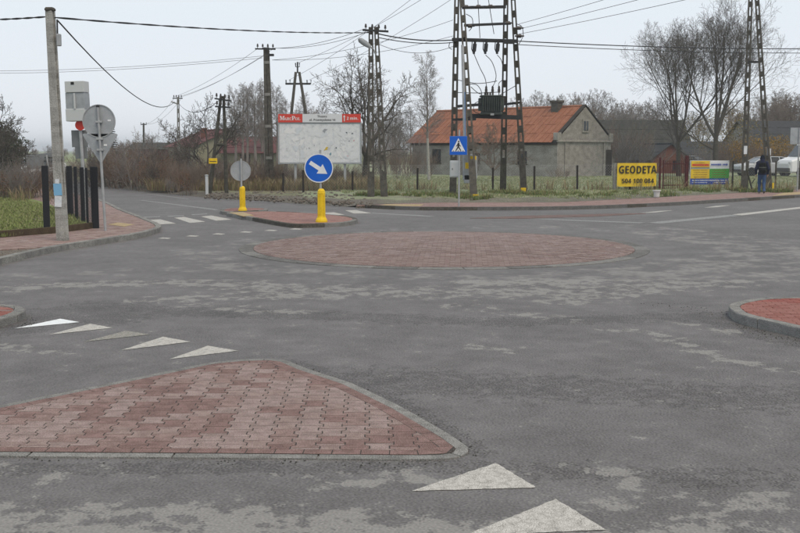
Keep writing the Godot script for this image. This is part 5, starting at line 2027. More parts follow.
	for q in [[-0.22, 0.42], [0.06, 0.42], [0.34, 0.42]]:
		mb = MB.new()
		insulator(mb, Vector3(q[0], 0.88, 0), Vector3.UP, q[1], 0.07)
		part("bushing", mb.mesh(), mats.insulator, tr)
	mb = MB.new()
	for k in 4:
		mb.cbox(Vector3(-0.28 + 0.11 * k, 0.95, 0.2), Vector3(0.08, 0.16, 0.08), 0.015)
	part("low_voltage_terminals", mb.mesh(), mats.insulator, tr)
	mb = MB.new()
	mb.cbox(Vector3(0.02, 0.06, 0.37), Vector3(0.16, 0.09, 0.02), 0.004)
	part("rating_plate", mb.mesh(), mats.galvanised, tr)
	# cabinets at the pylon's foot
	var c1 := thing("meter_box", "small white meter box fixed on the pylon behind the crossing sign", "cabinet", P(455, 169, 45.2))
	mb = MB.new()
	mb.cbox(Vector3.ZERO, Vector3(0.44, 0.72, 0.26), 0.025)
	part("case", mb.mesh(), plain("box_white", Color(0.52, 0.54, 0.55), 0.55), c1)
	mb = MB.new()
	mb.cbox(Vector3(0, 0, 0.135), Vector3(0.36, 0.62, 0.02), 0.008)
	var dr := part("door", mb.mesh(), plain("box_white2", Color(0.56, 0.58, 0.59), 0.5), c1)
	mb = MB.new()
	mb.cbox(Vector3(-0.12, 0, 0.15), Vector3(0.03, 0.08, 0.02), 0.006)
	part("lock", mb.mesh(), mats.steel_dark, dr)
	var c2 := thing("switch_cabinet", "grey switch cabinet with yellow warning plates between the pylon legs", "cabinet", P(470, 170, 44.8))
	for q in [[-1.2, 168, 0.42, 1.1], [-0.8, 180, 0.36, 0.36], [5.2, 168.5, 0.24, 0.98]]:
		mb = MB.new()
		mb.cbox(P(469 + q[0], q[1] - 1.0, 44.9) - c2.position, Vector3(q[2], q[3], 0.25), 0.02)
		part("case", mb.mesh(), mats.sign_back, c2)
	for q in [[467.2, 165.6, 0.16, 0.26], [473.2, 158, 0.27, 0.16], [472.6, 167, 0.12, 0.2]]:
		mb = MB.new()
		mb.cbox(P(q[0], q[1], 44.6) - c2.position + Vector3(0, 0, -0.02), Vector3(q[2], q[3], 0.03), 0.004)
		part("warning_plate", mb.mesh(), mats.yellow_plastic, c2)
	# right twin legged pole
	var t9 := thing("a_frame_pole", "tall slotted concrete twin legged pole beside the walking person", "pole", Vector3(P(757, 192, 52).x, 0.1, -52))
	a_frame(t9, P(744, 192, 52) - Vector3(0, 0.3, 0), P(770, 191, 51.5) - Vector3(0, 0.3, 0), P(753.2, -45, 52), 0.1, mats.dark_concrete, 0.3)
	mb = MB.new()
	mb.box(P(753, 62, 51.7) - t9.position, Vector3(0.5, 0.1, 0.1))
	part("brace", mb.mesh(), mats.steel_dark, t9)
	for q in [[745.6, 150, 0.16, 0.4], [769, 152, 0.2, 0.34]]:
		mb = MB.new()
		mb.box(P(q[0], q[1], 51.65) - t9.position, Vector3(q[2], q[3], 0.02))
		part("pasted_notice", mb.mesh(), mats.poster_paper, t9)
	mb = MB.new()
	mb.cbox(P(773, 190, 51.2) - t9.position, Vector3(0.08, 0.7, 0.03), 0.008)
	part("yellow_mark", mb.mesh(), mats.yellow_plastic, t9)
	# wires
	var z46 := 46.2
	wire("thick twisted cable from the pale slotted pole to the lamp pole", P(55, 17.5, -b.z), p7 + Vector3(0, -0.1, 0), 0.12, 0.012, "twisted cables", true)
	wire("thick twisted cable from the pale slotted pole out past the lawn", P(46, 16.8, -b.z), P(-160, 15, -b.z + 2), 0.1, 0.012, "twisted cables", true)
	wire("cable drooping from the pale slotted pole to the slim pole in the thicket", P(57, 20, -b.z), P(174.5, 102, 84), 1.0, 0.022)
	wire("cable from the lamp pole to the pylon crossarm", p7 + Vector3(0.2, -0.15, 0), P(453, 40, z46), 0.12, 0.025)
	wire("cable from the lamp pole to the pylon crossarm", p7 + Vector3(0.2, -0.3, 0), P(453, 42.5, z46), 0.12, 0.018)
	wire("slack cable hung low from the lamp pole to the pylon", P(376, 43, z7), P(454, 46, z46), 0.35, 0.01)
	wire("cable from the pylon to beyond the tall twin legged pole", P(516, 41, z46), P(860, 48, 58), 0.15, 0.022)
	wire("cable from the pylon to beyond the tall twin legged pole", P(516, 44.5, z46), P(860, 52.5, 58), 0.15, 0.016)
	for k in 3:
		wire("thin wire rising from the pylon past the bare trees", P(519, 24 + 5 * k, z46), P(900, -95 + 22 * k, 30), 0.1, 0.009, "pylon wires to the road")
	for q in [[289, 80, 458], [297.5, 63, 480], [309, 80, 506]]:
		wire("high wire from the forked insulators to the pylon head", P(q[0], q[1], z6), P(q[2], -38, 46.5), 0.35, 0.011, "high voltage wires")
	for k in 3:
		wire("thin wire from the slim pole to the twin beam pole", p2 + Vector3(-0.3 + 0.3 * k, 0.1, 0), P(257 + 8 * k, 49 + 6 * (k % 2), z5), 0.25, 0.01, "wires between far poles")
	for k in 2:
		wire("thin wire from the twin beam pole to the lamp pole", P(262 + 12 * k, 48, z5), p7 + Vector3(-0.35 + 0.5 * k, 0.05, 0), 0.25, 0.01, "wires between far poles")
		wire("thin wire from the twin beam pole out over the left road", P(262, 56 + 2 * k, z5), P(-80, 70 + 2.5 * k, 62), 0.3, 0.009, "wires over the left road")
		wire("thin wire from the twin beam pole up to the pylon", P(272, 60, z5), P(453, 20 + 16 * k, z46), 0.3, 0.009, "wires to the pylon")
		wire("thin wire joining the farthest pole and the slim pole", p3 + Vector3(-0.3 + 0.6 * k, 0, 0), p2 + Vector3(-0.3 + 0.6 * k, 0, 0), 0.6, 0.012, "wires in the distance")
	wire("sagging cable from the slim pole to the wooden pole", p2 + Vector3(0.1, -0.5, 0), p4 + Vector3(-0.1, -0.15, 0), 0.6, 0.018)
	wire("cable from the wooden pole down to the thicket", p4 + Vector3(-0.1, -0.4, 0), P(196, 126, 60), 0.15, 0.012)

func smooth_line(p: Array) -> Array:
	var r := []
	for i in p.size() - 1:
		var a: Vector3 = p[maxi(i - 1, 0)]
		var b: Vector3 = p[i]
		var c: Vector3 = p[i + 1]
		var d: Vector3 = p[mini(i + 2, p.size() - 1)]
		for k in 5:
			r.append(b.cubic_interpolate(c, a, d, k / 5.0))
	r.append(p[p.size() - 1])
	return r

# ---------------------------------------------------------------- signs and boards
func bollard(t: Node3D, s: float) -> void:   # yellow ribbed bollard, about 0.95 m
	var mb := MB.new()
	mb.lathe(Vector3.ZERO, [[0.17 * s, 0.0], [0.17 * s, 0.05 * s], [0.15 * s, 0.1 * s], [0.125 * s, 0.14 * s], [0.115 * s, 0.18 * s], [0.11 * s, 0.8 * s], [0.115 * s, 0.82 * s], [0.1 * s, 0.9 * s], [0.06 * s, 0.95 * s], [0.03 * s, 0.955 * s]], 10)
	part("bollard", mb.mesh(), mats.yellow_plastic, t)
	for k in 4:
		mb = MB.new()
		var a := TAU * (k + 0.5) / 4
		mb.cbox(Vector3(cos(a), 0, sin(a)) * 0.105 * s + Vector3(0, 0.48 * s, 0), Vector3(0.04, 0.62, 0.03) * s, 0.008, Basis(Vector3.UP, -a))
		part("rib", mb.mesh(), mats.yellow_plastic, t)

func post(t: Node3D, h0: float, h1: float, r := 0.03, x := 0.0, z := -0.05) -> void:
	var mb := MB.new()
	mb.tube([Vector3(x, h0, z), Vector3(x, h1, z)], [r], 10)
	part("post", mb.mesh(), mats.galvanised, t)

func build_signs() -> void:
	var blue := mottled("sign_blue", [Color(0.006, 0.1, 0.5), Color(0.008, 0.12, 0.56)], 1.0, 0.35, 0.04)
	var white := mottled("sign_white", [Color(0.68, 0.7, 0.71), Color(0.75, 0.765, 0.77)], 1.0, 0.4, 0.05)
	var black := plain("sign_black", Color(0.012, 0.012, 0.013), 0.5)
	var red := plain("sign_red", Color(0.55, 0.035, 0.02), 0.45)
	# keep right sign
	var p := G(321.5, 222.3, 0.1)
	var t := thing("keep_right_sign", "round blue sign with a white slanting arrow on a yellow bollard", "sign", p)
	bollard(t, 0.98)
	post(t, 0.9, 2.0, 0.03, -0.02, -0.04)
	var c := P(318.7, 168.2, -p.z) - p
	flat_shape("plate", disc(0.4, 40), c, -0.012, 0.0, mats.sign_back, t)
	flat_shape("face", disc(0.375, 40), c, 0.0, 0.004, blue, t)
	rim("border", 0.4, 0.026, c, white, t, 0.0, 0.006)
	var arrow := shape2([[-0.29, 0.055], [0.03, 0.055], [0.03, 0.155], [0.285, 0.0], [0.03, -0.155], [0.03, -0.055], [-0.29, -0.055]])
	var ar := flat_shape("arrow", arrow, c, 0.004, 0.008, white, t)
	ar.rotation.z = -0.58
	# second bollard, sign seen from behind
	p = G(242.6, 211.0, 0.1)
	t = thing("traffic_sign", "round sign seen from its grey back on a yellow bollard", "sign", p)
	bollard(t, 0.86)
	post(t, 0.8, 1.72, 0.03, -0.02, 0.04)
	c = P(240.6, 170.8, -p.z) - p
	flat_shape("plate", disc(0.33, 36), c, -0.012, 0.0, mats.sign_back, t)
	rim("border", 0.335, 0.02, c, mats.galvanised, t, -0.016, 0.012)
	# round and triangular signs seen from behind on the left footway
	p = G(105.5, 231, 0.11)
	t = thing("traffic_sign", "grey backs of a round and a triangular sign on one tall post", "sign", p)
	var tp := P(97.6, 106, -p.z) - p
	var mb := MB.new()
	mb.tube([Vector3(0, -0.1, 0), tp], [0.032], 10)
	part("post", mb.mesh(), mats.galvanised, t)
	mb = MB.new()
	mb.lathe(tp, [[0.04, -0.03], [0.04, 0.02], [0.0, 0.03]], 10)
	part("cap", mb.mesh(), mats.steel_dark, t)
	c = P(98.3, 121, -p.z) - p + Vector3(0, 0, -0.05)
	flat_shape("round_plate", disc(0.4, 36), c, -0.012, 0.0, mats.sign_back, t)
	rim("border", 0.405, 0.02, c, mats.galvanised, t, -0.016, 0.014)
	c = P(99.7, 146, -p.z) - p + Vector3(0, 0, -0.05)
	var tri := shape2([[-0.4, 0.3], [-0.43, 0.28], [-0.42, 0.25], [-0.03, -0.4], [0.03, -0.4], [0.42, 0.25], [0.43, 0.28], [0.4, 0.3]])
	flat_shape("triangular_plate", tri, c, -0.012, 0.0, mats.sign_back, t, 0.006)
	for y in [122.0, 139.0, 150.0]:
		mb = MB.new()
		mb.cbox(P(98.6 + (y - 122) * 0.05, y, -p.z) - p + Vector3(0, 0, -0.01), Vector3(0.16, 0.05, 0.09), 0.01)
		part("clamp", mb.mesh(), mats.galvanised, t)
	for q in [[108.6, 120.4], [104.8, 145]]:
		mb = MB.new()
		mb.box(P(q[0], q[1], -p.z) - p + Vector3(0, 0, -0.045), Vector3(0.08, 0.045, 0.006))
		part("sticker", mb.mesh(), white, t)
	# speed camera box with small signs below it
	p = G(86.5, 217, 0.11)
	t = thing("camera_mast", "mast with a white camera box, a small red disc and grey sign backs", "sign", p)
	mb = MB.new()
	mb.tube([Vector3(0, -0.1, 0), P(83, 170, -p.z) - p, P(79.5, 118, -p.z) - p], [0.055, 0.05, 0.05], 10)
	part("mast", mb.mesh(), mats.galvanised, t)
	var bx := P(77.3, 101.5, -p.z) - p
	var bw := plain("camera_box_white", Color(0.5, 0.52, 0.52), 0.5)
	var rot := Basis(Vector3.UP, -0.12) * Basis(Vector3.BACK, 0.02)
	for q in [[0.42, 0.33, 0], [0.0, 0.5, 1], [-0.4, 0.36, 0]]:
		mb = MB.new()
		mb.cbox(bx + Vector3(0, q[0], 0) + (Vector3(0, 0, -0.03) if q[2] else Vector3.ZERO), Vector3(0.58, q[1], 0.4), 0.012, rot)
		part("panel" if q[2] else "housing", mb.mesh(), mats.sign_back if q[2] else bw, t)
	mb = MB.new()
	mb.cbox(bx + rot * Vector3(0.0, 0.0, 0.2), Vector3(0.05, 0.46, 0.05), 0.008, rot)
	part("rail", mb.mesh(), bw, t)
	mb = MB.new()
	mb.cbox(bx + rot * Vector3(-0.04, 0.52, 0.2), Vector3(0.1, 0.08, 0.02), 0.005, rot)
	part("lens", mb.mesh(), black, t)
	c = P(80, 125.2, -p.z - 0.1) - p
	flat_shape("red_disc", disc(0.15, 24), c, -0.01, 0.0, red, t)
	for q in [[79.6, 138.6, 0.5, 0.5], [81.2, 152.6, 0.38, 0.36]]:
		mb = MB.new()
		mb.cbox(P(q[0], q[1], -p.z + 0.06) - p, Vector3(q[2], q[3], 0.02), 0.006, rot)
		part("sign_plate", mb.mesh(), mottled("sign_back_dark", [Color(0.15, 0.16, 0.165), Color(0.2, 0.21, 0.215)], 1.0, 0.6, 0.1), t)
	# crossing sign
	p = G(459, 206.5, 0.11)
	t = thing("crossing_sign", "square blue pedestrian crossing sign on a grey post at the far footway", "sign", p)
	post(t, -0.1, 2.7, 0.03, 0.0, -0.05)
	c = P(458.4, 145.5, -p.z) - p
	flat_shape("plate", shape2([[-0.31, -0.33], [0.31, -0.33], [0.31, 0.33], [-0.31, 0.33]]), c, -0.012, 0.0, mats.sign_back, t)
	flat_shape("face", shape2([[-0.305, -0.325], [0.305, -0.325], [0.305, 0.325], [-0.305, 0.325]]), c, 0.0, 0.003, blue, t)
	flat_shape("triangle", shape2([[-0.24, -0.21], [0.24, -0.21], [0.0, 0.26]]), c, 0.003, 0.006, white, t)
	flat_shape("figure", shape2([[-0.02, 0.1], [0.03, 0.1], [0.045, 0.02], [0.09, -0.02], [0.075, -0.04], [0.03, -0.01], [0.03, -0.05], [0.1, -0.17], [0.06, -0.17], [0.0, -0.08], [-0.06, -0.17], [-0.1, -0.17], [-0.035, -0.05], [-0.03, 0.0], [-0.07, -0.04], [-0.09, -0.03], [-0.04, 0.04]]), c, 0.006, 0.009, black, t)
	flat_shape("figure", disc(0.03, 12), c + Vector3(0.01, 0.14, 0), 0.006, 0.009, black, t)
	for k in 5:
		flat_shape("zebra_stripe", shape2([[-0.03, -0.2], [0.015, -0.2], [0.02, -0.175], [-0.02, -0.175]]), c + Vector3(-0.17 + 0.085 * k, 0, 0), 0.006, 0.008, black, t)
	# billboard
	var z := 52.5
	var o := Vector3(P(319.8, 190, z).x, 0.1, -z)
	t = thing("billboard", "billboard of torn white posters under a red and white strip", "billboard", o)
	var pm := P(319.8, 143, z) - o
	var W := 81.0 * z / FOCAL
	var H := 39.5 * z / FOCAL
	mb = MB.new()
	mb.cbox(pm + Vector3(0, 0, -0.06), Vector3(W + 0.1, H + 0.1, 0.08), 0.015)
	part("backboard", mb.mesh(), mats.galvanised, t)
	for k in 4:
		mb = MB.new()
		mb.box(pm + Vector3((k - 1.5) * W / 4, 0, -0.01), Vector3(W / 4 - 0.004, H - 0.06, 0.012))
		part("poster_panel", mb.mesh(), mats.poster_paper, t)
	for s in [-1.0, 1.0]:
		mb = MB.new()
		mb.cbox(pm + Vector3(s * (W * 0.5 + 0.02), 0, 0.0), Vector3(0.07, H + 0.14, 0.07), 0.01)
		part("frame", mb.mesh(), mats.sign_back, t)
		mb = MB.new()
		mb.cbox(pm + Vector3(0, s * (H * 0.5 + 0.02), 0.0), Vector3(W - 0.04, 0.07, 0.065), 0.01)
		part("frame", mb.mesh(), mats.sign_back, t)
		mb = MB.new()
		mb.cbox(Vector3(pm.x + s * W * 0.305, (pm.y - H * 0.5) * 0.5 - 0.1, -0.12), Vector3(0.12, pm.y - H * 0.5 + 0.3, 0.12), 0.01)
		part("leg", mb.mesh(), mats.galvanised, t)
	var rs := RandomNumberGenerator.new()
	rs.seed = 4
	var scraps := [plain("scrap_grey", Color(0.3, 0.32, 0.34), 0.8), plain("scrap_white", Color(0.66, 0.67, 0.68), 0.8), plain("scrap_dark", Color(0.06, 0.07, 0.09), 0.8), plain("scrap_red", Color(0.5, 0.05, 0.06), 0.8), plain("scrap_yellow", Color(0.6, 0.42, 0.05), 0.8), plain("scrap_blue", Color(0.2, 0.33, 0.38), 0.8), plain("scrap_pale_a", Color(0.66, 0.68, 0.7), 0.8), plain("scrap_pale_b", Color(0.73, 0.73, 0.74), 0.8), plain("scrap_pale_c", Color(0.61, 0.64, 0.67), 0.8)]
	var torn := []
	for k in 26:
		torn.append([rs.randf_range(-0.44, 0.44), rs.randf_range(-0.42, 0.42), rs.randf_range(0.1, 0.4), 6 + k % 3])
	torn.append_array([[0.08, -0.14, 0.16, 4], [0.38, -0.16, 0.04, 3], [0.34, -0.33, 0.05, 3], [0.42, 0.06, 0.05, 3], [-0.04, -0.29, 0.06, 2], [-0.13, -0.13, 0.05, 2], [0.2, -0.12, 0.06, 2], [0.13, -0.09, 0.04, 2], [0.36, 0.05, 0.05, 2], [0.33, 0.26, 0.07, 2], [0.4, 0.24, 0.06, 2], [0.13, -0.28, 0.12, 5], [-0.07, -0.06, 0.04, 2], [0.06, 0.3, 0.2, 0], [-0.16, -0.14, 0.03, 2]])
	for q in torn:
		var poly := PackedVector2Array()
		for i in 13:
			poly.append(Vector2(cos(TAU * i / 13), sin(TAU * i / 13) * 0.55).rotated(q[0] * 9.0) * rs.randf_range(0.3, 1.0) * q[2])
		flat_shape("torn_paper", poly, pm + Vector3(q[0] * W, q[1] * H, 0.0), -0.004 + rs.randf() * 0.004, rs.randf_range(0.001, 0.009), scraps[q[3]], t)
	var st := P(319.4, 118.2, z) - o
	var sh := 8.2 * z / FOCAL
	for q in [[-0.5, -0.205, 0], [-0.205, 0.275, 1], [0.275, 0.5, 0]]:
		mb = MB.new()
		mb.box(st + Vector3((q[0] + q[1]) * 0.5 * W * 1.01, 0, 0.02), Vector3((q[1] - q[0]) * W * 1.01 - 0.004, sh, 0.05))
		part("header_strip", mb.mesh(), plain("header_red", Color(0.6, 0.05, 0.03), 0.5) if q[2] == 0 else plain("header_white", Color(0.64, 0.66, 0.68), 0.5), t)
	letters(t, "M", 0.2, st + Vector3(-0.455 * W, 0.0, 0.048), white, Basis(), true, true)
	letters(t, "ARC", 0.13, st + Vector3(-0.386 * W, -0.035, 0.048), white, Basis(), true, true)
	letters(t, "P", 0.2, st + Vector3(-0.318 * W, 0.0, 0.048), white, Basis(), true, true)
	letters(t, "OL", 0.13, st + Vector3(-0.265 * W, -0.035, 0.048), white, Basis(), true, true)
	letters(t, "Tłuszcz", 0.1, st + Vector3(0.035 * W, 0.085, 0.048), black, Basis(), true)
	letters(t, "ul. Przemysłowa 14", 0.1, st + Vector3(0.035 * W, -0.085, 0.048), black, Basis(), true)
	letters(t, "2 min.", 0.14, st + Vector3(0.405 * W, -0.01, 0.048), white, Basis(), true)
	flat_shape("arrow", shape2([[-0.02, -0.15], [0.02, -0.15], [0.02, 0.05], [0.06, 0.05], [0.0, 0.16], [-0.06, 0.05], [-0.02, 0.05]]), st + Vector3(0.305 * W, 0, 0), 0.045, 0.049, white, t)
	# yellow banner on the fence
	z = 51.5
	o = P(637, 174.8, z)
	var bn := 0.16
	var B := Basis(Vector3.UP, bn)
	t = thing("advertising_banner", "yellow banner with bold black letters tied to the fence", "banner", o, "", bn)
	var yel := mottled("banner_yellow", [Color(0.66, 0.44, 0.02), Color(0.75, 0.52, 0.03), Color(0.78, 0.56, 0.05)], 1.4, 0.5, 0.08)
	banner_cloth(t, 2.02, 1.14, yel, "cloth")
	letters(t, "GEODETA", 0.36, Vector3(0.02, 0.24, 0.035), black, Basis(), true, false, 0.86)
	letters(t, "504 100 084", 0.22, Vector3(0.04, -0.3, 0.035), black, Basis(), true, false, 0.98)
	# coloured board behind the fence
	z = 52.6
	o = P(709.6, 172.6, z)
	t = thing("advertising_banner", "coloured banner of yellow green white and blue fields by the gate", "banner", o, "", 0.16)
	banner_cloth(t, 2.08, 1.2, white, "cloth")
	var green := plain("banner_green", Color(0.06, 0.34, 0.045), 0.5)
	var bluec := plain("banner_blue", Color(0.02, 0.07, 0.36), 0.5)
	for q in [[-0.5, 0.41, 0.49, 0.34, yel], [-0.51, -0.055, 0.49, 0.5, yel], [0.51, -0.055, 0.52, 0.5, green], [0.0, -0.43, 1.02, 0.3, bluec], [-0.51, 0.225, 0.49, 0.1, plain("banner_grey", Color(0.3, 0.36, 0.38), 0.5)]]:
		flat_shape("field", shape2([[-q[2], -q[3] * 0.5], [q[2], -q[3] * 0.5], [q[2], q[3] * 0.5], [-q[2], q[3] * 0.5]]), Vector3(q[0], q[1], 0.028), 0.0, 0.004, q[4], t)
	flat_shape("lettering_band", shape2([[-0.45, -0.06], [0.45, -0.06], [0.45, 0.06], [-0.45, 0.06]]), Vector3(-0.5, 0.38, 0.028), 0.004, 0.007, plain("banner_orange", Color(0.65, 0.16, 0.02), 0.5), t)
	# print too small to read: rows of word-long marks
	print_row(t, -0.92, -0.1, 0.38, 0.07, red)
	print_row(t, -0.72, -0.28, 0.5, 0.04, plain("banner_ink", Color(0.4, 0.22, 0.02), 0.6))
	print_row(t, 0.06, 0.95, 0.4, 0.09, bluec)
	for k in 4:
		print_row(t, -0.9 + 0.06 * (k % 2), -0.12, 0.12 - 0.11 * k, 0.035, mats.banner_ink)
		print_row(t, 0.12, 0.9 - 0.07 * (k % 2), 0.12 - 0.11 * k, 0.035, plain("banner_ink_green", Color(0.2, 0.1, 0.02), 0.6))
	print_row(t, -0.92, 0.92, -0.385, 0.05, white)
	print_row(t, -0.92, -0.1, -0.49, 0.035, white)
	print_row(t, 0.25, 0.92, -0.49, 0.04, white)
	# sign seen from behind at the right edge
	p = G(797, 191, 0.11)
	t = thing("traffic_sign", "grey back of a square sign on a post before the van", "sign", p)
	post(t, -0.1, P(797, 128, -p.z).y - 0.1, 0.035, 0, 0.03)
	c = P(797.5, 136, -p.z) - p
	flat_shape("plate", shape2([[-0.34, -0.4], [0.34, -0.4], [0.34, 0.4], [-0.34, 0.4]]), c, -0.012, 0.0, mats.sign_back, t, 0.006)
	# big direction sign seen from behind, far left
	z = 56.0
	p = Vector3(P(48, 190, z).x, 0.1, -z)
	t = thing("direction_sign", "dark back of a wide direction sign standing beyond the lawn", "sign", p)
	mb = MB.new()
	mb.cbox(P(45, 160.6, z) - p, Vector3(2.0, 0.78, 0.05), 0.015, Basis(Vector3.BACK, 0.1))
	part("panel", mb.mesh(), mats.sign_back_dark, t)
	for q in [[54, 153.5], [53, 157], [55, 161], [54, 165]]:
		mb = MB.new()
		mb.cbox(P(q[0], q[1] + 4, z - 0.08) - p, Vector3(1.0, 0.05, 0.05), 0.01)
		part("rail", mb.mesh(), mats.steel_dark, t)
	mb = MB.new()
	mb.tube([Vector3(P(52, 190, z).x - p.x, -0.1, 0.1), P(46.5, 155, z - 0.1) - p], [0.05], 8)
	part("post", mb.mesh(), mats.galvanised, t)

func print_row(t: Node3D, x0: float, x1: float, y: float, h: float, m: Material) -> void:
	var mb := MB.new()
	var x := x0
	while x < x1 - 0.02:
		var w := minf(rng.randf_range(0.6, 0.95) * h, x1 - x)
		mb.box(Vector3(x + w * 0.5, y, 0.036), Vector3(w, h * rng.randf_range(0.75, 1.0), 0.006))
		x += w + h * (0.25 if rng.randf() < 0.82 else 0.8)
	part("print", mb.mesh(), m, t)

func banner_cloth(t: Node3D, w: float, h: float, m: Material, called: String) -> void:
	var mb := MB.new()
	var nx := 14
	var ny := 6
	for i in nx + 1:
		for j in ny + 1:
			var x := w * (float(i) / nx - 0.5)
			var y := h * (float(j) / ny - 0.5)
			var e := absf(float(i) / nx - 0.5) * 2.0
			var z := 0.006 * sin(x * 5.0 + y * 3.0) - 0.008 + 0.004 * sin(x * 11.0)
			mb.vert(Vector3(x, y + 0.02 * (1.0 - e) * (-1.0 if j == 0 else 0.0) * 0.0, z), Vector3(-0.03 * cos(x * 5.0 + y * 3.0), -0.02 * cos(x * 5.0 + y * 3.0), 1).normalized())
	for i in nx:
		for j in ny:
			var a := i * (ny + 1) + j
			mb.ix.append_array([a, a + 1, a + ny + 1, a + 1, a + ny + 2, a + ny + 1])
	part(called, mb.mesh(), m, t)
	for q in [[-1, -1], [-1, 1], [1, -1], [1, 1], [0, 1]]:
		var r := MB.new()
		r.tube([Vector3(q[0] * (w * 0.5 - 0.04), q[1] * (h * 0.5 - 0.04), -0.02), Vector3(q[0] * (w * 0.5 - 0.04), q[1] * (h * 0.5 - 0.04), 0.012)], [0.02], 8)
		part("eyelet", r.mesh(), mats.galvanised, t)

# ---------------------------------------------------------------- fences
func wire_mesh(a: Vector3, b: Vector3, h: float, pitch: float, r: float) -> ArrayMesh:
	var mb := MB.new()
	var l := Vector2(b.x - a.x, b.z - a.z).length()
	var n := int(l / pitch)
	var at := func(x: float, y: float) -> Vector3:
		return a.lerp(b, x / l) + Vector3(0, y, 0)
	var x := -h
	while x < l:
		for s in 2:
			var x0 := x
			var x1 := x + h
			var c0 := maxf(0.0, x0)
			var c1 := minf(l, x1)
			if c1 - c0 > 0.02:
				var y0 := c0 - x0
				var y1 := c1 - x0
				if s:
					y0 = h - y0
					y1 = h - y1
				mb.tube([at.call(c0, y0 + 0.05), at.call(c1, y1 + 0.05)], [r], 3, false)
		x += pitch
	for y in [0.05, h + 0.05]:
		mb.tube([at.call(0.0, y), at.call(l, y)], [r * 1.3], 3, false)
	return mb.mesh()

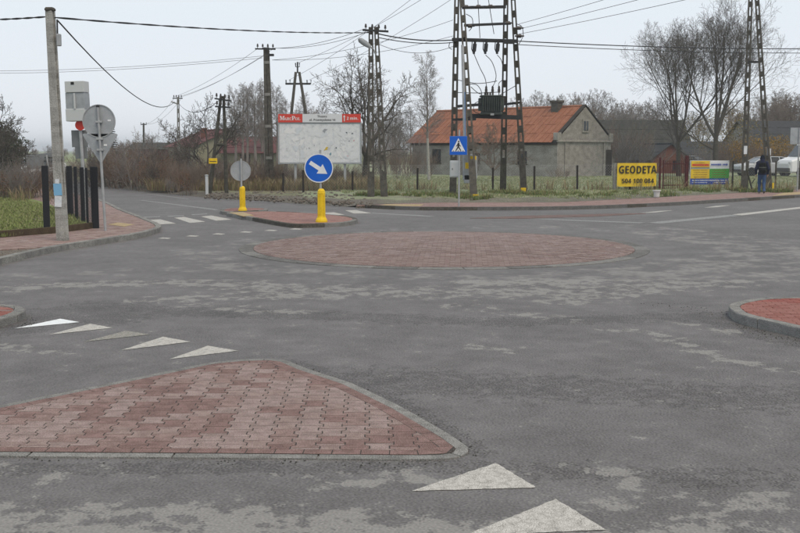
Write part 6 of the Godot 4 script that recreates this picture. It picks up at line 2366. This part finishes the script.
func build_fences() -> void:
	var black := plain("fence_black", Color(0.014, 0.015, 0.018), 0.75)
	# black fence round the lawn
	var corner := G(95.5, 227.5, 0.13)
	var west := G(47, 232.5, 0.13)
	var back := G(70.5, 216, 0.13)
	var t := thing("lawn_fence", "black fence of thick posts and wire mesh round the lawn corner", "fence", corner)
	var spots := [[corner, 0.18, 1.55], [west, 0.15, 1.6], [corner.lerp(back, 0.28), 0.06, 1.5], [corner.lerp(back, 0.45), 0.11, 1.5], [corner.lerp(back, 0.72), 0.09, 1.5], [back, 0.17, 1.5], [corner.lerp(back, 1.35), 0.15, 1.45], [corner.lerp(back, 1.7), 0.15, 1.45]]
	for q in spots:
		var mb := MB.new()
		mb.cbox(q[0] - corner + Vector3(0, q[2] * 0.5 - 0.1, 0), Vector3(q[1], q[2] + 0.2, 0.09), 0.012, Basis(Vector3.UP, 0.25))
		part("post", mb.mesh(), black, t)
	for q in [[west, corner], [corner, back], [back, corner.lerp(back, 1.7)]]:
		part("wire_mesh", wire_mesh(q[0] - corner, q[1] - corner, 1.4, 0.1, 0.0022), black, t)
	# timber edging between lawn and footway
	var ed := thing("lawn_edging", "low brown edging boards along the lawn beside the footway", "edging", G(97, 228, 0.1))
	var e := [G(-140, 249.4, 0.1), G(0, 238, 0.1), G(56, 233.6, 0.1), G(98, 228, 0.1)]
	for i in e.size() - 1:
		var a: Vector3 = e[i]
		var b: Vector3 = e[i + 1]
		var n := int(a.distance_to(b) / 1.2)
		for k in n:
			var mb := MB.new()
			var p0 := a.lerp(b, (k + 0.01) / n)
			var p1 := a.lerp(b, (k + 0.99) / n)
			var d := (p1 - p0).normalized()
			mb.cbox((p0 + p1) * 0.5 - ed.position + Vector3(0, 0.06, 0), Vector3(p0.distance_to(p1), 0.2 + rng.randf() * 0.02, 0.05), 0.01, Basis(d, Vector3.UP, d.cross(Vector3.UP)))
			part("board", mb.mesh(), mottled("edging_brown", [Color(0.05, 0.036, 0.022), Color(0.09, 0.066, 0.04)], 0.8, 0.95, 0.4), ed)
	# field fence: thin posts and mesh
	var posts := [[283, 190, 50], [303, 190, 49.5], [352.5, 189, 50], [382, 189, 50], [417.5, 188, 50.5], [493, 187, 51], [534.5, 187, 51], [577.5, 190.5, 51.3], [615, 190, 51.5], [630.5, 190, 51.6], [655, 190, 51.8]]
	t = thing("field_fence", "rusty thin posts and wire mesh fence along the grassy field", "fence", Vector3(P(493, 187, 51).x, 0.15, -51))
	var last := Vector3.ZERO
	for i in posts.size():
		var q: Array = posts[i]
		var p := P(q[0], 170, q[2])
		p.y = 0.12
		var h := P(q[0], [171, 168, 169, 168, 166, 165.5, 164, 163.3, 161, 162, 162][i], q[2]).y
		var mb := MB.new()
		var wd := 0.09 if i != 8 else 0.16
		mb.cbox(Vector3(p.x, h * 0.5, p.z) - t.position + Vector3(0, -0.1, 0), Vector3(wd, h, wd), 0.008, Basis(Vector3.BACK, rng.randf_range(-0.02, 0.02)))
		part("post", mb.mesh(), mats.concrete if i == 8 else plain("post_rusty", Color(0.028, 0.022, 0.02), 0.9), t)
		if i:
			part("wire_mesh", wire_mesh(last - t.position, p - t.position, 1.2, 0.13, 0.0022), mats.galvanised, t)
		last = p
	# one leaning prop beside the lamp pole
	var lp := thing("leaning_stake", "thin dark stake leaning beside the lamp pole legs", "stake", Vector3(P(383, 190, 49).x, 0.1, -49))
	var lm := MB.new()
	lm.tube([Vector3(0.05, -0.1, 0), Vector3(-0.12, 1.15, 0)], [0.04, 0.035], 6)
	lm.tube([Vector3(-0.12, 1.15, 0), Vector3(-0.16, 1.2, 0)], [0.05, 0.03], 6)
	part("stake", lm.mesh(), mats.old_wood, lp)
	# gate
	var g0 := P(659.5, 190, 51.8)
	var g1 := P(686, 190, 52.4)
	g0.y = 0.12
	g1.y = 0.12
	t = thing("iron_gate", "dark red iron bar gate between two posts", "gate", g0)
	var rust := mottled("gate_red", [Color(0.05, 0.013, 0.014), Color(0.09, 0.02, 0.02)], 0.6, 0.8, 0.3)
	for q in [[g0, 0.09, 1.62], [g1, 0.17, 1.7], [g0.lerp(g1, 0.13), 0.06, 1.5]]:
		var mb := MB.new()
		mb.cbox(q[0] - g0 + Vector3(0, q[2] * 0.5 - 0.05, 0), Vector3(q[1], q[2] + 0.1, q[1]), 0.01)
		part("gate_post", mb.mesh(), rust, t)
	for k in 11:
		var mb := MB.new()
		var q := g0.lerp(g1, 0.2 + 0.068 * k) - g0
		mb.tube([q + Vector3(0, 0.08, 0), q + Vector3(0, 1.42, 0), q + Vector3(0, 1.5, 0)], [0.016, 0.016, 0.003], 6)
		part("bar", mb.mesh(), rust, t)
	for y in [0.25, 1.3]:
		var mb := MB.new()
		mb.cbox(g0.lerp(g1, 0.55) - g0 + Vector3(0, y, 0), Vector3(g0.distance_to(g1) * 0.86, 0.045, 0.03), 0.006, Basis(Vector3.UP, 0.3))
		part("rail", mb.mesh(), rust, t)
	# fence right of the gate
	t = thing("field_fence", "wire mesh fence between the gate and the tall twin legged pole", "fence", g1)
	last = g1
	for q in [[733, 52.6], [748, 52.8], [776, 53], [800, 54], [835, 55]]:
		var p := P(q[0], 170, q[1])
		p.y = 0.12
		var mb := MB.new()
		mb.cbox(p - g1 + Vector3(0, 0.68, 0), Vector3(0.07, 1.5, 0.07), 0.01)
		part("post", mb.mesh(), mats.old_wood, t)
		part("wire_mesh", wire_mesh(last - g1, p - g1, 1.3, 0.13, 0.0022), mats.galvanised, t)
		last = p
	var sk := thing("leaning_stake", "dark stake leaning against the tall twin legged pole", "stake", P(751, 190, 51))
	sk.position.y = 0.1
	lm = MB.new()
	lm.tube([Vector3(0.12, -0.1, 0), Vector3(-0.25, 1.1, 0)], [0.045, 0.04], 6)
	lm.tube([Vector3(0.03, 0.4, 0.02), Vector3(0.16, 0.62, 0.05)], [0.03, 0.02], 6)
	part("stake", lm.mesh(), mats.old_wood, sk)
	# flower pot on the pavement edge
	var fp := G(656.7, 197.5, 0.12)
	t = thing("flower_pot", "white square flower pot standing in the grass before the gate", "pot", fp)
	lm = MB.new()
	lm.lathe(Vector3.ZERO, [[0.1, 0.0], [0.12, 0.04], [0.14, 0.26], [0.18, 0.27], [0.18, 0.31], [0.15, 0.31], [0.13, 0.28], [0.0, 0.27]], 12)
	part("bowl", lm.mesh(), plain("pot_white", Color(0.55, 0.55, 0.53), 0.8), t)
	lm = MB.new()
	lm.lathe(Vector3(0, 0.262, 0), [[0.13, 0.0], [0.1, 0.03], [0.0, 0.04]], 12)
	part("earth", lm.mesh(), mats.soil, t)

# ---------------------------------------------------------------- trees, shrubs, grass
func build_plants() -> void:
	var big := {"levels": 5, "segs": [6, 5, 4, 3, 2], "kids": [7, 7, 6, 5], "start": [0.25, 0.2, 0.15, 0.15], "angle": [0.55, 0.6, 0.65, 0.7], "ratio": [0.66, 0.6, 0.52, 0.5], "thin": [0.5, 0.55, 0.55, 0.7], "wander": [0.1, 0.13, 0.16, 0.2, 0.2], "lift": [0.07, 0.09, 0.08, 0.06, 0.05], "taper": 0.35, "tip": 0.006, "bole": 0.22, "sway": 0.03, "tops": 5, "lean": 0.62, "low": 1, "lead": false}
	var gnarl := {"levels": 5, "segs": [6, 5, 4, 3, 2], "kids": [5, 5, 5, 3], "start": [0.25, 0.2, 0.2, 0.2], "angle": [0.7, 0.75, 0.75, 0.8], "ratio": [0.6, 0.58, 0.5, 0.5], "thin": [0.6, 0.6, 0.65, 0.7], "wander": [0.2, 0.25, 0.28, 0.3, 0.3], "lift": [0.02, 0.03, 0.03, 0.03, 0.02], "taper": 0.4, "tip": 0.008, "bole": 0.22, "sway": 0.08, "tops": 4, "lean": 0.75, "low": 2}
	var birch := {"levels": 4, "segs": [8, 5, 4, 3], "kids": [30, 10, 7], "start": [0.0, 0.12, 0.1], "angle": [0.7, 0.6, 0.6], "ratio": [0.3, 0.48, 0.55], "thin": [0.35, 0.6, 0.7], "wander": [0.03, 0.12, 0.16, 0.2], "lift": [0.03, 0.05, -0.05, -0.08], "taper": 0.15, "tip": 0.006, "bole": 0.26, "sway": 0.02, "tops": 1, "lean": 0.03, "low": 0, "lead": false}
	var wood := {"levels": 5, "segs": [5, 4, 3, 3, 2], "kids": [6, 6, 5, 4], "start": [0.2, 0.15, 0.15, 0.1], "angle": [0.6, 0.65, 0.7, 0.7], "ratio": [0.6, 0.55, 0.5, 0.5], "thin": [0.55, 0.6, 0.65, 0.7], "wander": [0.12, 0.16, 0.2, 0.22, 0.25], "lift": [0.05, 0.07, 0.06, 0.05, 0.03], "taper": 0.3, "tip": 0.011, "bole": 0.2, "sway": 0.03, "tops": 4, "lean": 0.45, "low": 2, "lead": false}
	# the two big bare trees at the right
	var at := Vector3(P(679, 170, 78).x, 0.1, -78)
	put_tree("bare_tree", "tall bare tree with a broad rounded crown behind the yellow banner", at, bare_tree(101, big, 12.0, 0.19), mats.bark, mats.twig_dark)
	at = Vector3(P(715, 170, 76).x, 0.1, -76)
	big.tops = 5
	big.lean = 0.46
	put_tree("bare_tree", "tallest bare tree forking low into upright limbs behind the coloured banner", at, bare_tree(119, big, 13.0, 0.21), mats.bark, mats.twig_dark)
	# gnarled tree behind the billboard
	put_tree("bare_tree", "gnarled bare fruit tree standing behind the billboard and lamp pole", Vector3(P(364, 175, 60).x, 0.1, -60), bare_tree(131, gnarl, 7.6, 0.2), mats.bark, mats.twig_dark)
	# birch before the old house
	put_tree("birch_tree", "slender pale birch beside the old grey house", Vector3(P(429, 170, 68).x, 0.1, -68), bare_tree(141, birch, 10.6, 0.1), mats.birch_bark, mats.twig_grey)
	# sapling in front of the house wall
	put_tree("sapling", "small many branched bare tree against the old house wall", Vector3(P(492, 175, 66).x, 0.1, -66), bare_tree(151, gnarl, 3.6, 0.07), mats.bark, mats.twig_brown)
	# trees by the thicket
	put_tree("bare_tree", "small dark bare tree beside the red roofed cottage", Vector3(P(205, 180, 56).x, 0.1, -56), bare_tree(161, gnarl, 4.6, 0.11), mats.bark, mats.twig_dark)
	put_tree("bare_tree", "bare tree overhanging the far end of the lawn", Vector3(P(-14, 190, 46).x, 0.1, -46), bare_tree(163, gnarl, 4.4, 0.13), mats.bark, mats.twig_dark)
	# birches behind the wooden pole
	var bm := bare_tree(171, birch, 9.0, 0.12)
	var bm2 := bare_tree(172, birch, 8.4, 0.12)
	var k := 0
	for q in [[236, 78], [247, 82], [256, 76], [266, 84], [277, 80], [287, 86], [305, 88], [243, 88], [262, 90], [400, 92], [411, 96], [392, 100], [322, 92]]:
		var h: float = [0.95, 1.05, 1.0, 1.1, 1.0, 0.9, 0.95, 1.05, 1.0, 0.8, 0.85, 0.75, 0.9][k]
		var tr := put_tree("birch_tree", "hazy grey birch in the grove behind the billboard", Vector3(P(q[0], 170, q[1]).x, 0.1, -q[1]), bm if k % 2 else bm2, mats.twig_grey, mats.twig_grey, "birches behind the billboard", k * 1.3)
		tr.scale = Vector3.ONE * h
		k += 1
	# far line of woods
	var wm := [bare_tree(181, wood, 8.0, 0.2), bare_tree(182, wood, 8.6, 0.2), bare_tree(183, wood, 7.6, 0.2)]
	k = 0
	var fr := RandomNumberGenerator.new()
	fr.seed = 9
	for q in [[532, 100], [541, 98], [551, 103], [560, 96], [569, 100], [578, 97], [588, 102], [597, 96], [606, 103], [616, 100], [625, 106], [634, 102], [644, 108], [655, 104], [668, 110], [700, 108], [730, 104], [748, 106], [762, 100], [774, 96], [781, 88], [790, 94], [799, 100], [810, 92], [826, 96], [385, 112], [372, 116], [398, 118], [460, 112], [478, 108], [498, 106], [515, 104], [345, 114], [325, 110], [310, 112], [122, 140], [134, 138], [148, 136], [160, 140], [172, 138], [8, 150], [22, 148], [36, 147], [50, 149], [62, 146], [76, 147], [90, 148]]:
		var z := fr.randf_range(125, 160)
		if q[0] < 100:
			z = fr.randf_range(140, 190)
		var h := P(q[0], q[1], z).y
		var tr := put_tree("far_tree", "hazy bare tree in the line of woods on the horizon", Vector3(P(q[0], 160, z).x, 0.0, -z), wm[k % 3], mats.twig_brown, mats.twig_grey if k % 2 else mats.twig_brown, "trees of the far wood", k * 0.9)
		tr.scale = Vector3.ONE * maxf(0.35, h / 7.4)
		k += 1
	# spruces
	var needles := [Color(0.02, 0.034, 0.022), Color(0.028, 0.045, 0.028), Color(0.035, 0.05, 0.032)]
	var spr := spruce_mesh(201, 6.0, 1.5, needles)
	var trunk := MB.new()
	trunk.tube([Vector3(0, -0.2, 0), Vector3(0, 5.6, 0)], [0.12, 0.03], 8)
	var tm := trunk.mesh()
	for q in [[113, 122, 88, "dark spruce with a pointed top behind the round sign"], [84, 158, 110, "dark small spruce beside the far road behind the fence"], [92, 160, 116, "dull green spruce far behind the camera mast"]]:
		var tr := put_tree("spruce_tree", q[3], Vector3(P(q[0], 170, q[2]).x, 0, -q[2]), [tm, spr], mats.bark, mats.leaf_tinted, "", float(q[0]))
		tr.scale = Vector3.ONE * (P(q[0], q[1], q[2]).y / 6.0)
	# dull green tree at the far left
	var lm := leaf_mesh(211, 6500, Vector3(2.2, 4.6, 2.2), 0.09, [Color(0.05, 0.062, 0.036), Color(0.07, 0.082, 0.05), Color(0.09, 0.095, 0.062), Color(0.075, 0.068, 0.05)], 0.3, 0.3)
	var lt := MB.new()
	lt.tube([Vector3(0, -0.2, 0), Vector3(0.1, 2.0, 0), Vector3(0, 4.2, 0)], [0.16, 0.11, 0.03], 8)
	var et := put_tree("evergreen_tree", "dense dull green evergreen at the back of the lawn", Vector3(P(-8, 180, 60).x, 0.05, -60), [lt.mesh(), lm], mats.bark, mats.leaf_tinted)
	et.scale = Vector3.ONE * 0.86
	var et2 := put_tree("evergreen_tree", "lower rounded evergreen at the back of the lawn", Vector3(P(9, 180, 64).x, 0.05, -64), [lt.mesh(), leaf_mesh(212, 5500, Vector3(2.0, 4.2, 2.0), 0.09, [Color(0.055, 0.066, 0.042), Color(0.08, 0.09, 0.06), Color(0.1, 0.092, 0.068)], 0.3, 0.2)], mats.bark, mats.leaf_tinted)
	et2.scale = Vector3.ONE * 0.78
	# yellowing willow and bushes at the right
	var yl := [Color(0.16, 0.13, 0.04), Color(0.2, 0.15, 0.045), Color(0.13, 0.11, 0.05), Color(0.24, 0.17, 0.05)]
	var wt := put_tree("willow_tree", "thin yellowing willow behind the tallest bare tree", Vector3(P(720, 170, 92).x, 0, -92), [bare_tree(221, wood, 6.0, 0.15)[0], leaf_mesh(222, 3200, Vector3(4.2, 5.0, 2.0), 0.07, yl, 0.2, 1.2)], mats.bark, mats.leaf_tinted)
	wt.scale = Vector3.ONE
	var stems := {"levels": 3, "segs": [4, 3, 2], "kids": [7, 5], "start": [0.25, 0.2], "angle": [0.45, 0.55], "ratio": [0.5, 0.5], "thin": [0.6, 0.7], "wander": [0.12, 0.18, 0.2], "lift": [0.08, 0.08, 0.06], "taper": 0.4, "tip": 0.006, "stem": 0.02}
	var sa := shrub_mesh(301, 2.6, 0.9, 16, stems)
	var sb := shrub_mesh(302, 2.2, 1.1, 16, stems)
	var sc := shrub_mesh(303, 3.0, 0.8, 14, stems)
	var tangle := {"levels": 4, "segs": [4, 4, 3, 2], "kids": [5, 5, 4], "start": [0.2, 0.15, 0.15], "angle": [0.7, 0.8, 0.8], "ratio": [0.6, 0.55, 0.5], "thin": [0.6, 0.65, 0.7], "wander": [0.2, 0.26, 0.3, 0.3], "lift": [0.05, 0.02, 0.0, 0.0], "taper": 0.4, "tip": 0.006, "stem": 0.025}
	var sd := shrub_mesh(304, 2.6, 0.9, 6, tangle)
	var se := shrub_mesh(305, 2.3, 1.1, 7, tangle)
	var yb := leaf_mesh(311, 900, Vector3(1.3, 2.4, 1.1), 0.06, [Color(0.34, 0.2, 0.025), Color(0.28, 0.17, 0.03), Color(0.22, 0.13, 0.03)], 0.1, 0.3)
	k = 0
	for q in [[737, 90], [779, 92], [766, 96], [752, 94]]:
		var t := thing("bush", "yellow leaved bush behind the tall twin legged pole", "bush", Vector3(P(q[0], 170, q[1]).x, 0.1, -q[1]), "yellow bushes", k * 1.7)
		part("stems", sb, mats.twig_brown, t)
		part("foliage", yb, mats.leaf_tinted, t)
		t.scale = Vector3.ONE * [1.15, 1.35, 1.3, 1.3][k]
		k += 1
	# the brown thicket along the left road
	var rl := leaf_mesh(321, 700, Vector3(1.1, 1.9, 0.9), 0.055, [Color(0.19, 0.105, 0.06), Color(0.24, 0.14, 0.08), Color(0.15, 0.09, 0.055)], 0.1, 0.1)
	var edge := [[100, 187.5], [110, 188.5], [119, 189.5], [128, 190.5], [138, 191.5], [148, 192.5], [158, 193.3], [168, 194.2], [178, 195], [188, 196], [197, 196.8]]
	var fr2 := RandomNumberGenerator.new()
	fr2.seed = 77
	for row in 3:
		k = 0
		for q in edge:
			var g := G(q[0], q[1], 0)
			var dirv := Vector3(g.x, 0, g.z).normalized()
			var p := g + dirv * (1.6 + 2.6 * row + fr2.randf_range(-0.4, 0.4)) + Vector3(fr2.randf_range(-0.6, 0.6), 0.05, 0)
			var t := thing("thicket_shrub", "bare reddish brown shrub in the thicket along the left road", "shrub", p, "thicket along the left road", fr2.randf() * TAU)
			part("stems", [sa, sd, sb, se, sc][(k * 2 + row) % 5], [mats.twig_brown, mats.twig_rust, mats.twig_grey, mats.twig_dark, mats.twig_brown][(k * 3 + row * 2) % 5], t)
			if (k + row) % 2 == 0:
				part("dead_leaves", rl, mats.leaf_tinted, t)
			t.scale = Vector3(1.0, fr2.randf_range(0.75, 1.2), 1.0) * fr2.randf_range(0.7, 1.05) * lerpf(1.1, 0.75, k / 10.0) * (0.75 + 0.14 * row)
			k += 1
	# leafy brown hedge behind the verge
	var hl := leaf_mesh(331, 800, Vector3(1.0, 1.5, 0.7), 0.06, [Color(0.19, 0.11, 0.062), Color(0.24, 0.145, 0.085), Color(0.16, 0.1, 0.065), Color(0.26, 0.2, 0.1)], 0.0, 0.0)
	k = 0
	for q in [[203, 53], [212, 55], [219, 53.5], [231, 54], [239, 53], [248, 54], [256, 53.4], [264, 55.5], [276, 54.5], [285, 55], [294, 56.5], [304, 57], [314, 58], [324, 57.5], [335, 58.5], [346, 59], [357, 60]]:
		var t := thing("hedge_shrub", "low brown leaved shrub in the hedge behind the verge", "shrub", Vector3(P(q[0], 180, q[1]).x, 0.1, -q[1]), "hedge behind the verge", k * 2.1)
		part("stems", [sb, sa][k % 2], mats.twig_brown, t)
		part("dead_leaves", hl, mats.leaf_tinted, t)
		t.scale = Vector3(0.8, 0.62 if k < 9 else 0.5, 0.8) * fr2.randf_range(0.85, 1.1)
		k += 1
	# shrubs at the back of the lawn
	k = 0
	for q in [[-20, 43], [-6, 44], [4, 42.5], [12, 43.5], [20, 42.8], [28, 44], [37, 44.5], [45, 46], [53, 47], [60, 50]]:
		var t := thing("lawn_shrub", "bare brown shrub at the back of the lawn", "shrub", Vector3(P(q[0], 190, q[1]).x, 0.1, -q[1]), "shrubs at the back of the lawn", k * 1.9)
		part("stems", [sa, sb, sc][k % 3], mats.twig_brown if k % 2 else mats.twig_grey, t)
		part("dead_leaves", rl, mats.leaf_tinted, t)
		t.scale = Vector3.ONE * fr2.randf_range(0.5, 0.62)
		k += 1
	# shrubs by the old house and barn
	k = 0
	for q in [[402, 72, 0.8], [410, 80, 1.1], [420, 78, 0.9], [617, 84, 1.3], [628, 86, 1.4], [640, 84, 1.2], [606, 88, 1.4], [470, 70, 0.6], [560, 70, 0.4], [700, 86, 0.9], [735, 90, 1.2], [395, 84, 1.2], [385, 86, 1.1], [370, 88, 1.1]]:
		var t := thing("yard_shrub", ["bare shrub beside the slender pale birch", "bare shrub beside the slender pale birch", "bare shrub beside the slender pale birch", "bare grey shrub at the mossy barn end", "bare grey shrub at the mossy barn end", "bare grey shrub at the mossy barn end", "bare grey shrub at the mossy barn end", "low bare shrub under the long wall of the old house", "tiny bare shrub before the old house gable", "bare shrub beside the brick shed", "tall bare shrub beside the low slate shed", "bare shrub in the garden behind the gnarled tree", "bare shrub in the garden behind the gnarled tree", "bare shrub in the garden behind the gnarled tree"][k], "shrub", Vector3(P(q[0], 175, q[1]).x, 0.1, -q[1]), "shrubs round the buildings", k * 1.1)
		part("stems", [sa, sc, sb][k % 3], mats.twig_grey if k % 2 else mats.twig_brown, t)
		t.scale = Vector3.ONE * q[2]
		k += 1
	# grass
	var gt := tuft_mesh(401, 9, 0.11, 0.1, [Color(0.17, 0.215, 0.065), Color(0.21, 0.25, 0.08), Color(0.26, 0.25, 0.13)])
	var ft := tuft_mesh(402, 9, 0.1, 0.16, [Color(0.2, 0.25, 0.12), Color(0.25, 0.28, 0.15), Color(0.3, 0.28, 0.17)], 0.012)
	var dt := tuft_mesh(403, 14, 0.55, 0.16, [Color(0.3, 0.23, 0.14), Color(0.24, 0.18, 0.11), Color(0.2, 0.2, 0.09)], 0.01)
	var wd := tuft_mesh(404, 16, 0.22, 0.22, [Color(0.1, 0.15, 0.045), Color(0.14, 0.19, 0.06), Color(0.21, 0.19, 0.09)], 0.016)
	var r := RandomNumberGenerator.new()
	r.seed = 55
	var s := []
	while s.size() < 9000:
		var px := r.randf_range(-40, 97)
		var py := r.randf_range(193, 242)
		var g := G(px, py, 0.13)
		var lim := lerpf(237.0, 226.4, clampf((px) / 97.0, 0, 1))
		if py > lim or py < 193 + maxf(0.0, px) * 0.3 + maxf(0.0, px - 70.0) * 0.5:
			continue
		if px > 24 and px < 84 and py > 216.5 and py < 223 and r.randf() < 0.8:
			continue
		s.append(g)
	scatter("lawn_grass", "short green grass of the lawn at the left", "grass", gt, mats.leaf_tinted, s, r)
	s = []
	while s.size() < 12000:
		var px := r.randf_range(340, 830)
		var z := r.randf_range(42.5, 78)
		var p := P(px, 180, z)
		var front := G(px, lerpf(203.0, 189.0, smoothstep(560, 800, px)), 0.09)
		if z < -front.z + 0.2 or (z < -front.z + 3.0 and r.randf() < 0.6):
			continue
		if px < 420 and z < 48:
			continue
		s.append(Vector3(p.x, 0.13, -z))
	scatter("field_grass", "pale green grass of the field round the old house", "grass", ft, mats.leaf_tinted, s, r)
	s = []
	for q in [[452, 45.6, 60, 0.9], [474, 43.5, 40, 0.7], [503, 48.5, 70, 0.8], [524, 47.4, 70, 0.9], [371, 46.2, 40, 0.7], [384, 46.4, 40, 0.6], [744, 51.6, 50, 0.9], [770, 51, 40, 0.7], [695, 51.4, 80, 0.9], [540, 47, 50, 1.2], [417, 46.5, 40, 0.9], [580, 46.5, 40, 1.4], [640, 48, 40, 1.4]]:
		for i in q[2]:
			var a := r.randf() * TAU
			s.append(Vector3(P(q[0], 180, q[1]).x + cos(a) * q[3] * sqrt(r.randf()), 0.1, -q[1] + 0.8 + sin(a) * 1.5 * q[3] * sqrt(r.randf())))
	scatter("weeds", "green weeds round the pole feet on the far verge", "weeds", wd, mats.leaf_tinted, s, r)
	s = []
	for i in 1500:
		var px := r.randf_range(150, 380)
		var z := 51.0 + r.randf() * 5.0
		s.append(Vector3(P(px, 180, z).x, 0.12, -z))
	for i in 110:
		var px := r.randf_range(380, 800)
		var z := r.randf_range(50.4, 52.6)
		s.append(Vector3(P(px, 180, z).x, 0.12, -z))
	for i in 110:
		var g := G(r.randf_range(-30, 60), r.randf_range(190, 203), 0.12)
		s.append(g)
	scatter("dry_grass", "tall dry grass along the field fence and hedge", "grass", dt, mats.leaf_tinted, s, r)
	# clods on the dirt verge
	var cm := MB.new()
	cm.lathe(Vector3.ZERO, [[0.0, -0.03], [0.05, 0.0], [0.045, 0.035], [0.0, 0.05]], 6)
	s = []
	for i in 900:
		var px := r.randf_range(205, 372)
		var o := lerpf(198.6, 206.5, (px - 205.0) / 160.0)
		var g := G(px, r.randf_range(191, o - 0.3), 0.08)
		s.append(Vector3(g.x, 0.06 + r.randf() * 0.06, g.z))
	scatter("clods", "loose dark earth clods on the dirt verge", "soil", cm.mesh(), mats.soil, s, r, 0.4, 1.6)
	# grit swept against the kerbs
	s = []
	for q in [[[730, 322], [770, 334]], [[770, 334], [830, 347]], [[20, 326], [30, 317]], [[290, 362.5], [400, 406]], [[400, 408], [474, 453]], [[0, 458.6], [440, 462]], [[640, 300], [727, 312]]]:
		for i in 60:
			var f := r.randf()
			var g := G(lerpf(q[0][0], q[1][0], f) + r.randf_range(-3, 10), lerpf(q[0][1], q[1][1], f) + absf(r.randfn(0, 3.0)), 0.0)
			s.append(g)
	var gm := MB.new()
	gm.lathe(Vector3.ZERO, [[0.0, -0.002], [0.006, 0.002], [0.0, 0.007]], 5)
	scatter("grit", "dark grit lying along the kerbs", "grit", gm.mesh(), plain("grit_dark", Color(0.05, 0.047, 0.043), 0.95), s, r, 0.5, 1.6)

func spruce_mesh(sd: int, h: float, rad: float, cols: Array) -> ArrayMesh:
	var r := RandomNumberGenerator.new()
	r.seed = sd
	var mb := MB.new()
	var y := 0.5
	while y < h:
		var f := 1.0 - (y - 0.5) / (h - 0.5)
		var n := 5 + int(5 * f)
		for k in n:
			var a := r.randf() * TAU
			var l := rad * (f * 0.95 + 0.05) * r.randf_range(0.7, 1.1)
			var d := Vector3(cos(a), 0, sin(a))
			var side := Vector3(-sin(a), 0, cos(a))
			for j in 9:
				var g := (j + 0.5) / 9.0
				var p := Vector3(0, y, 0) + d * l * g + Vector3(0, -0.35 * l * g * g + 0.1 * g, 0)
				for s in [-1.0, 1.0]:
					var q: Vector3 = p + (side * s * 0.8 + d * 0.5).normalized() * 0.28 * (1.1 - g * 0.6) + Vector3(0, -0.08 * r.randf(), 0)
					mb.paint(cols[r.randi() % cols.size()] * r.randf_range(0.8, 1.2))
					mb.tri(p - d * 0.04, p + d * 0.06, q)
					mb.tri(p + Vector3(0, 0.05, 0), p - Vector3(0, 0.03, 0), q)
		y += 0.2 + 0.1 * f
	return mb.mesh()
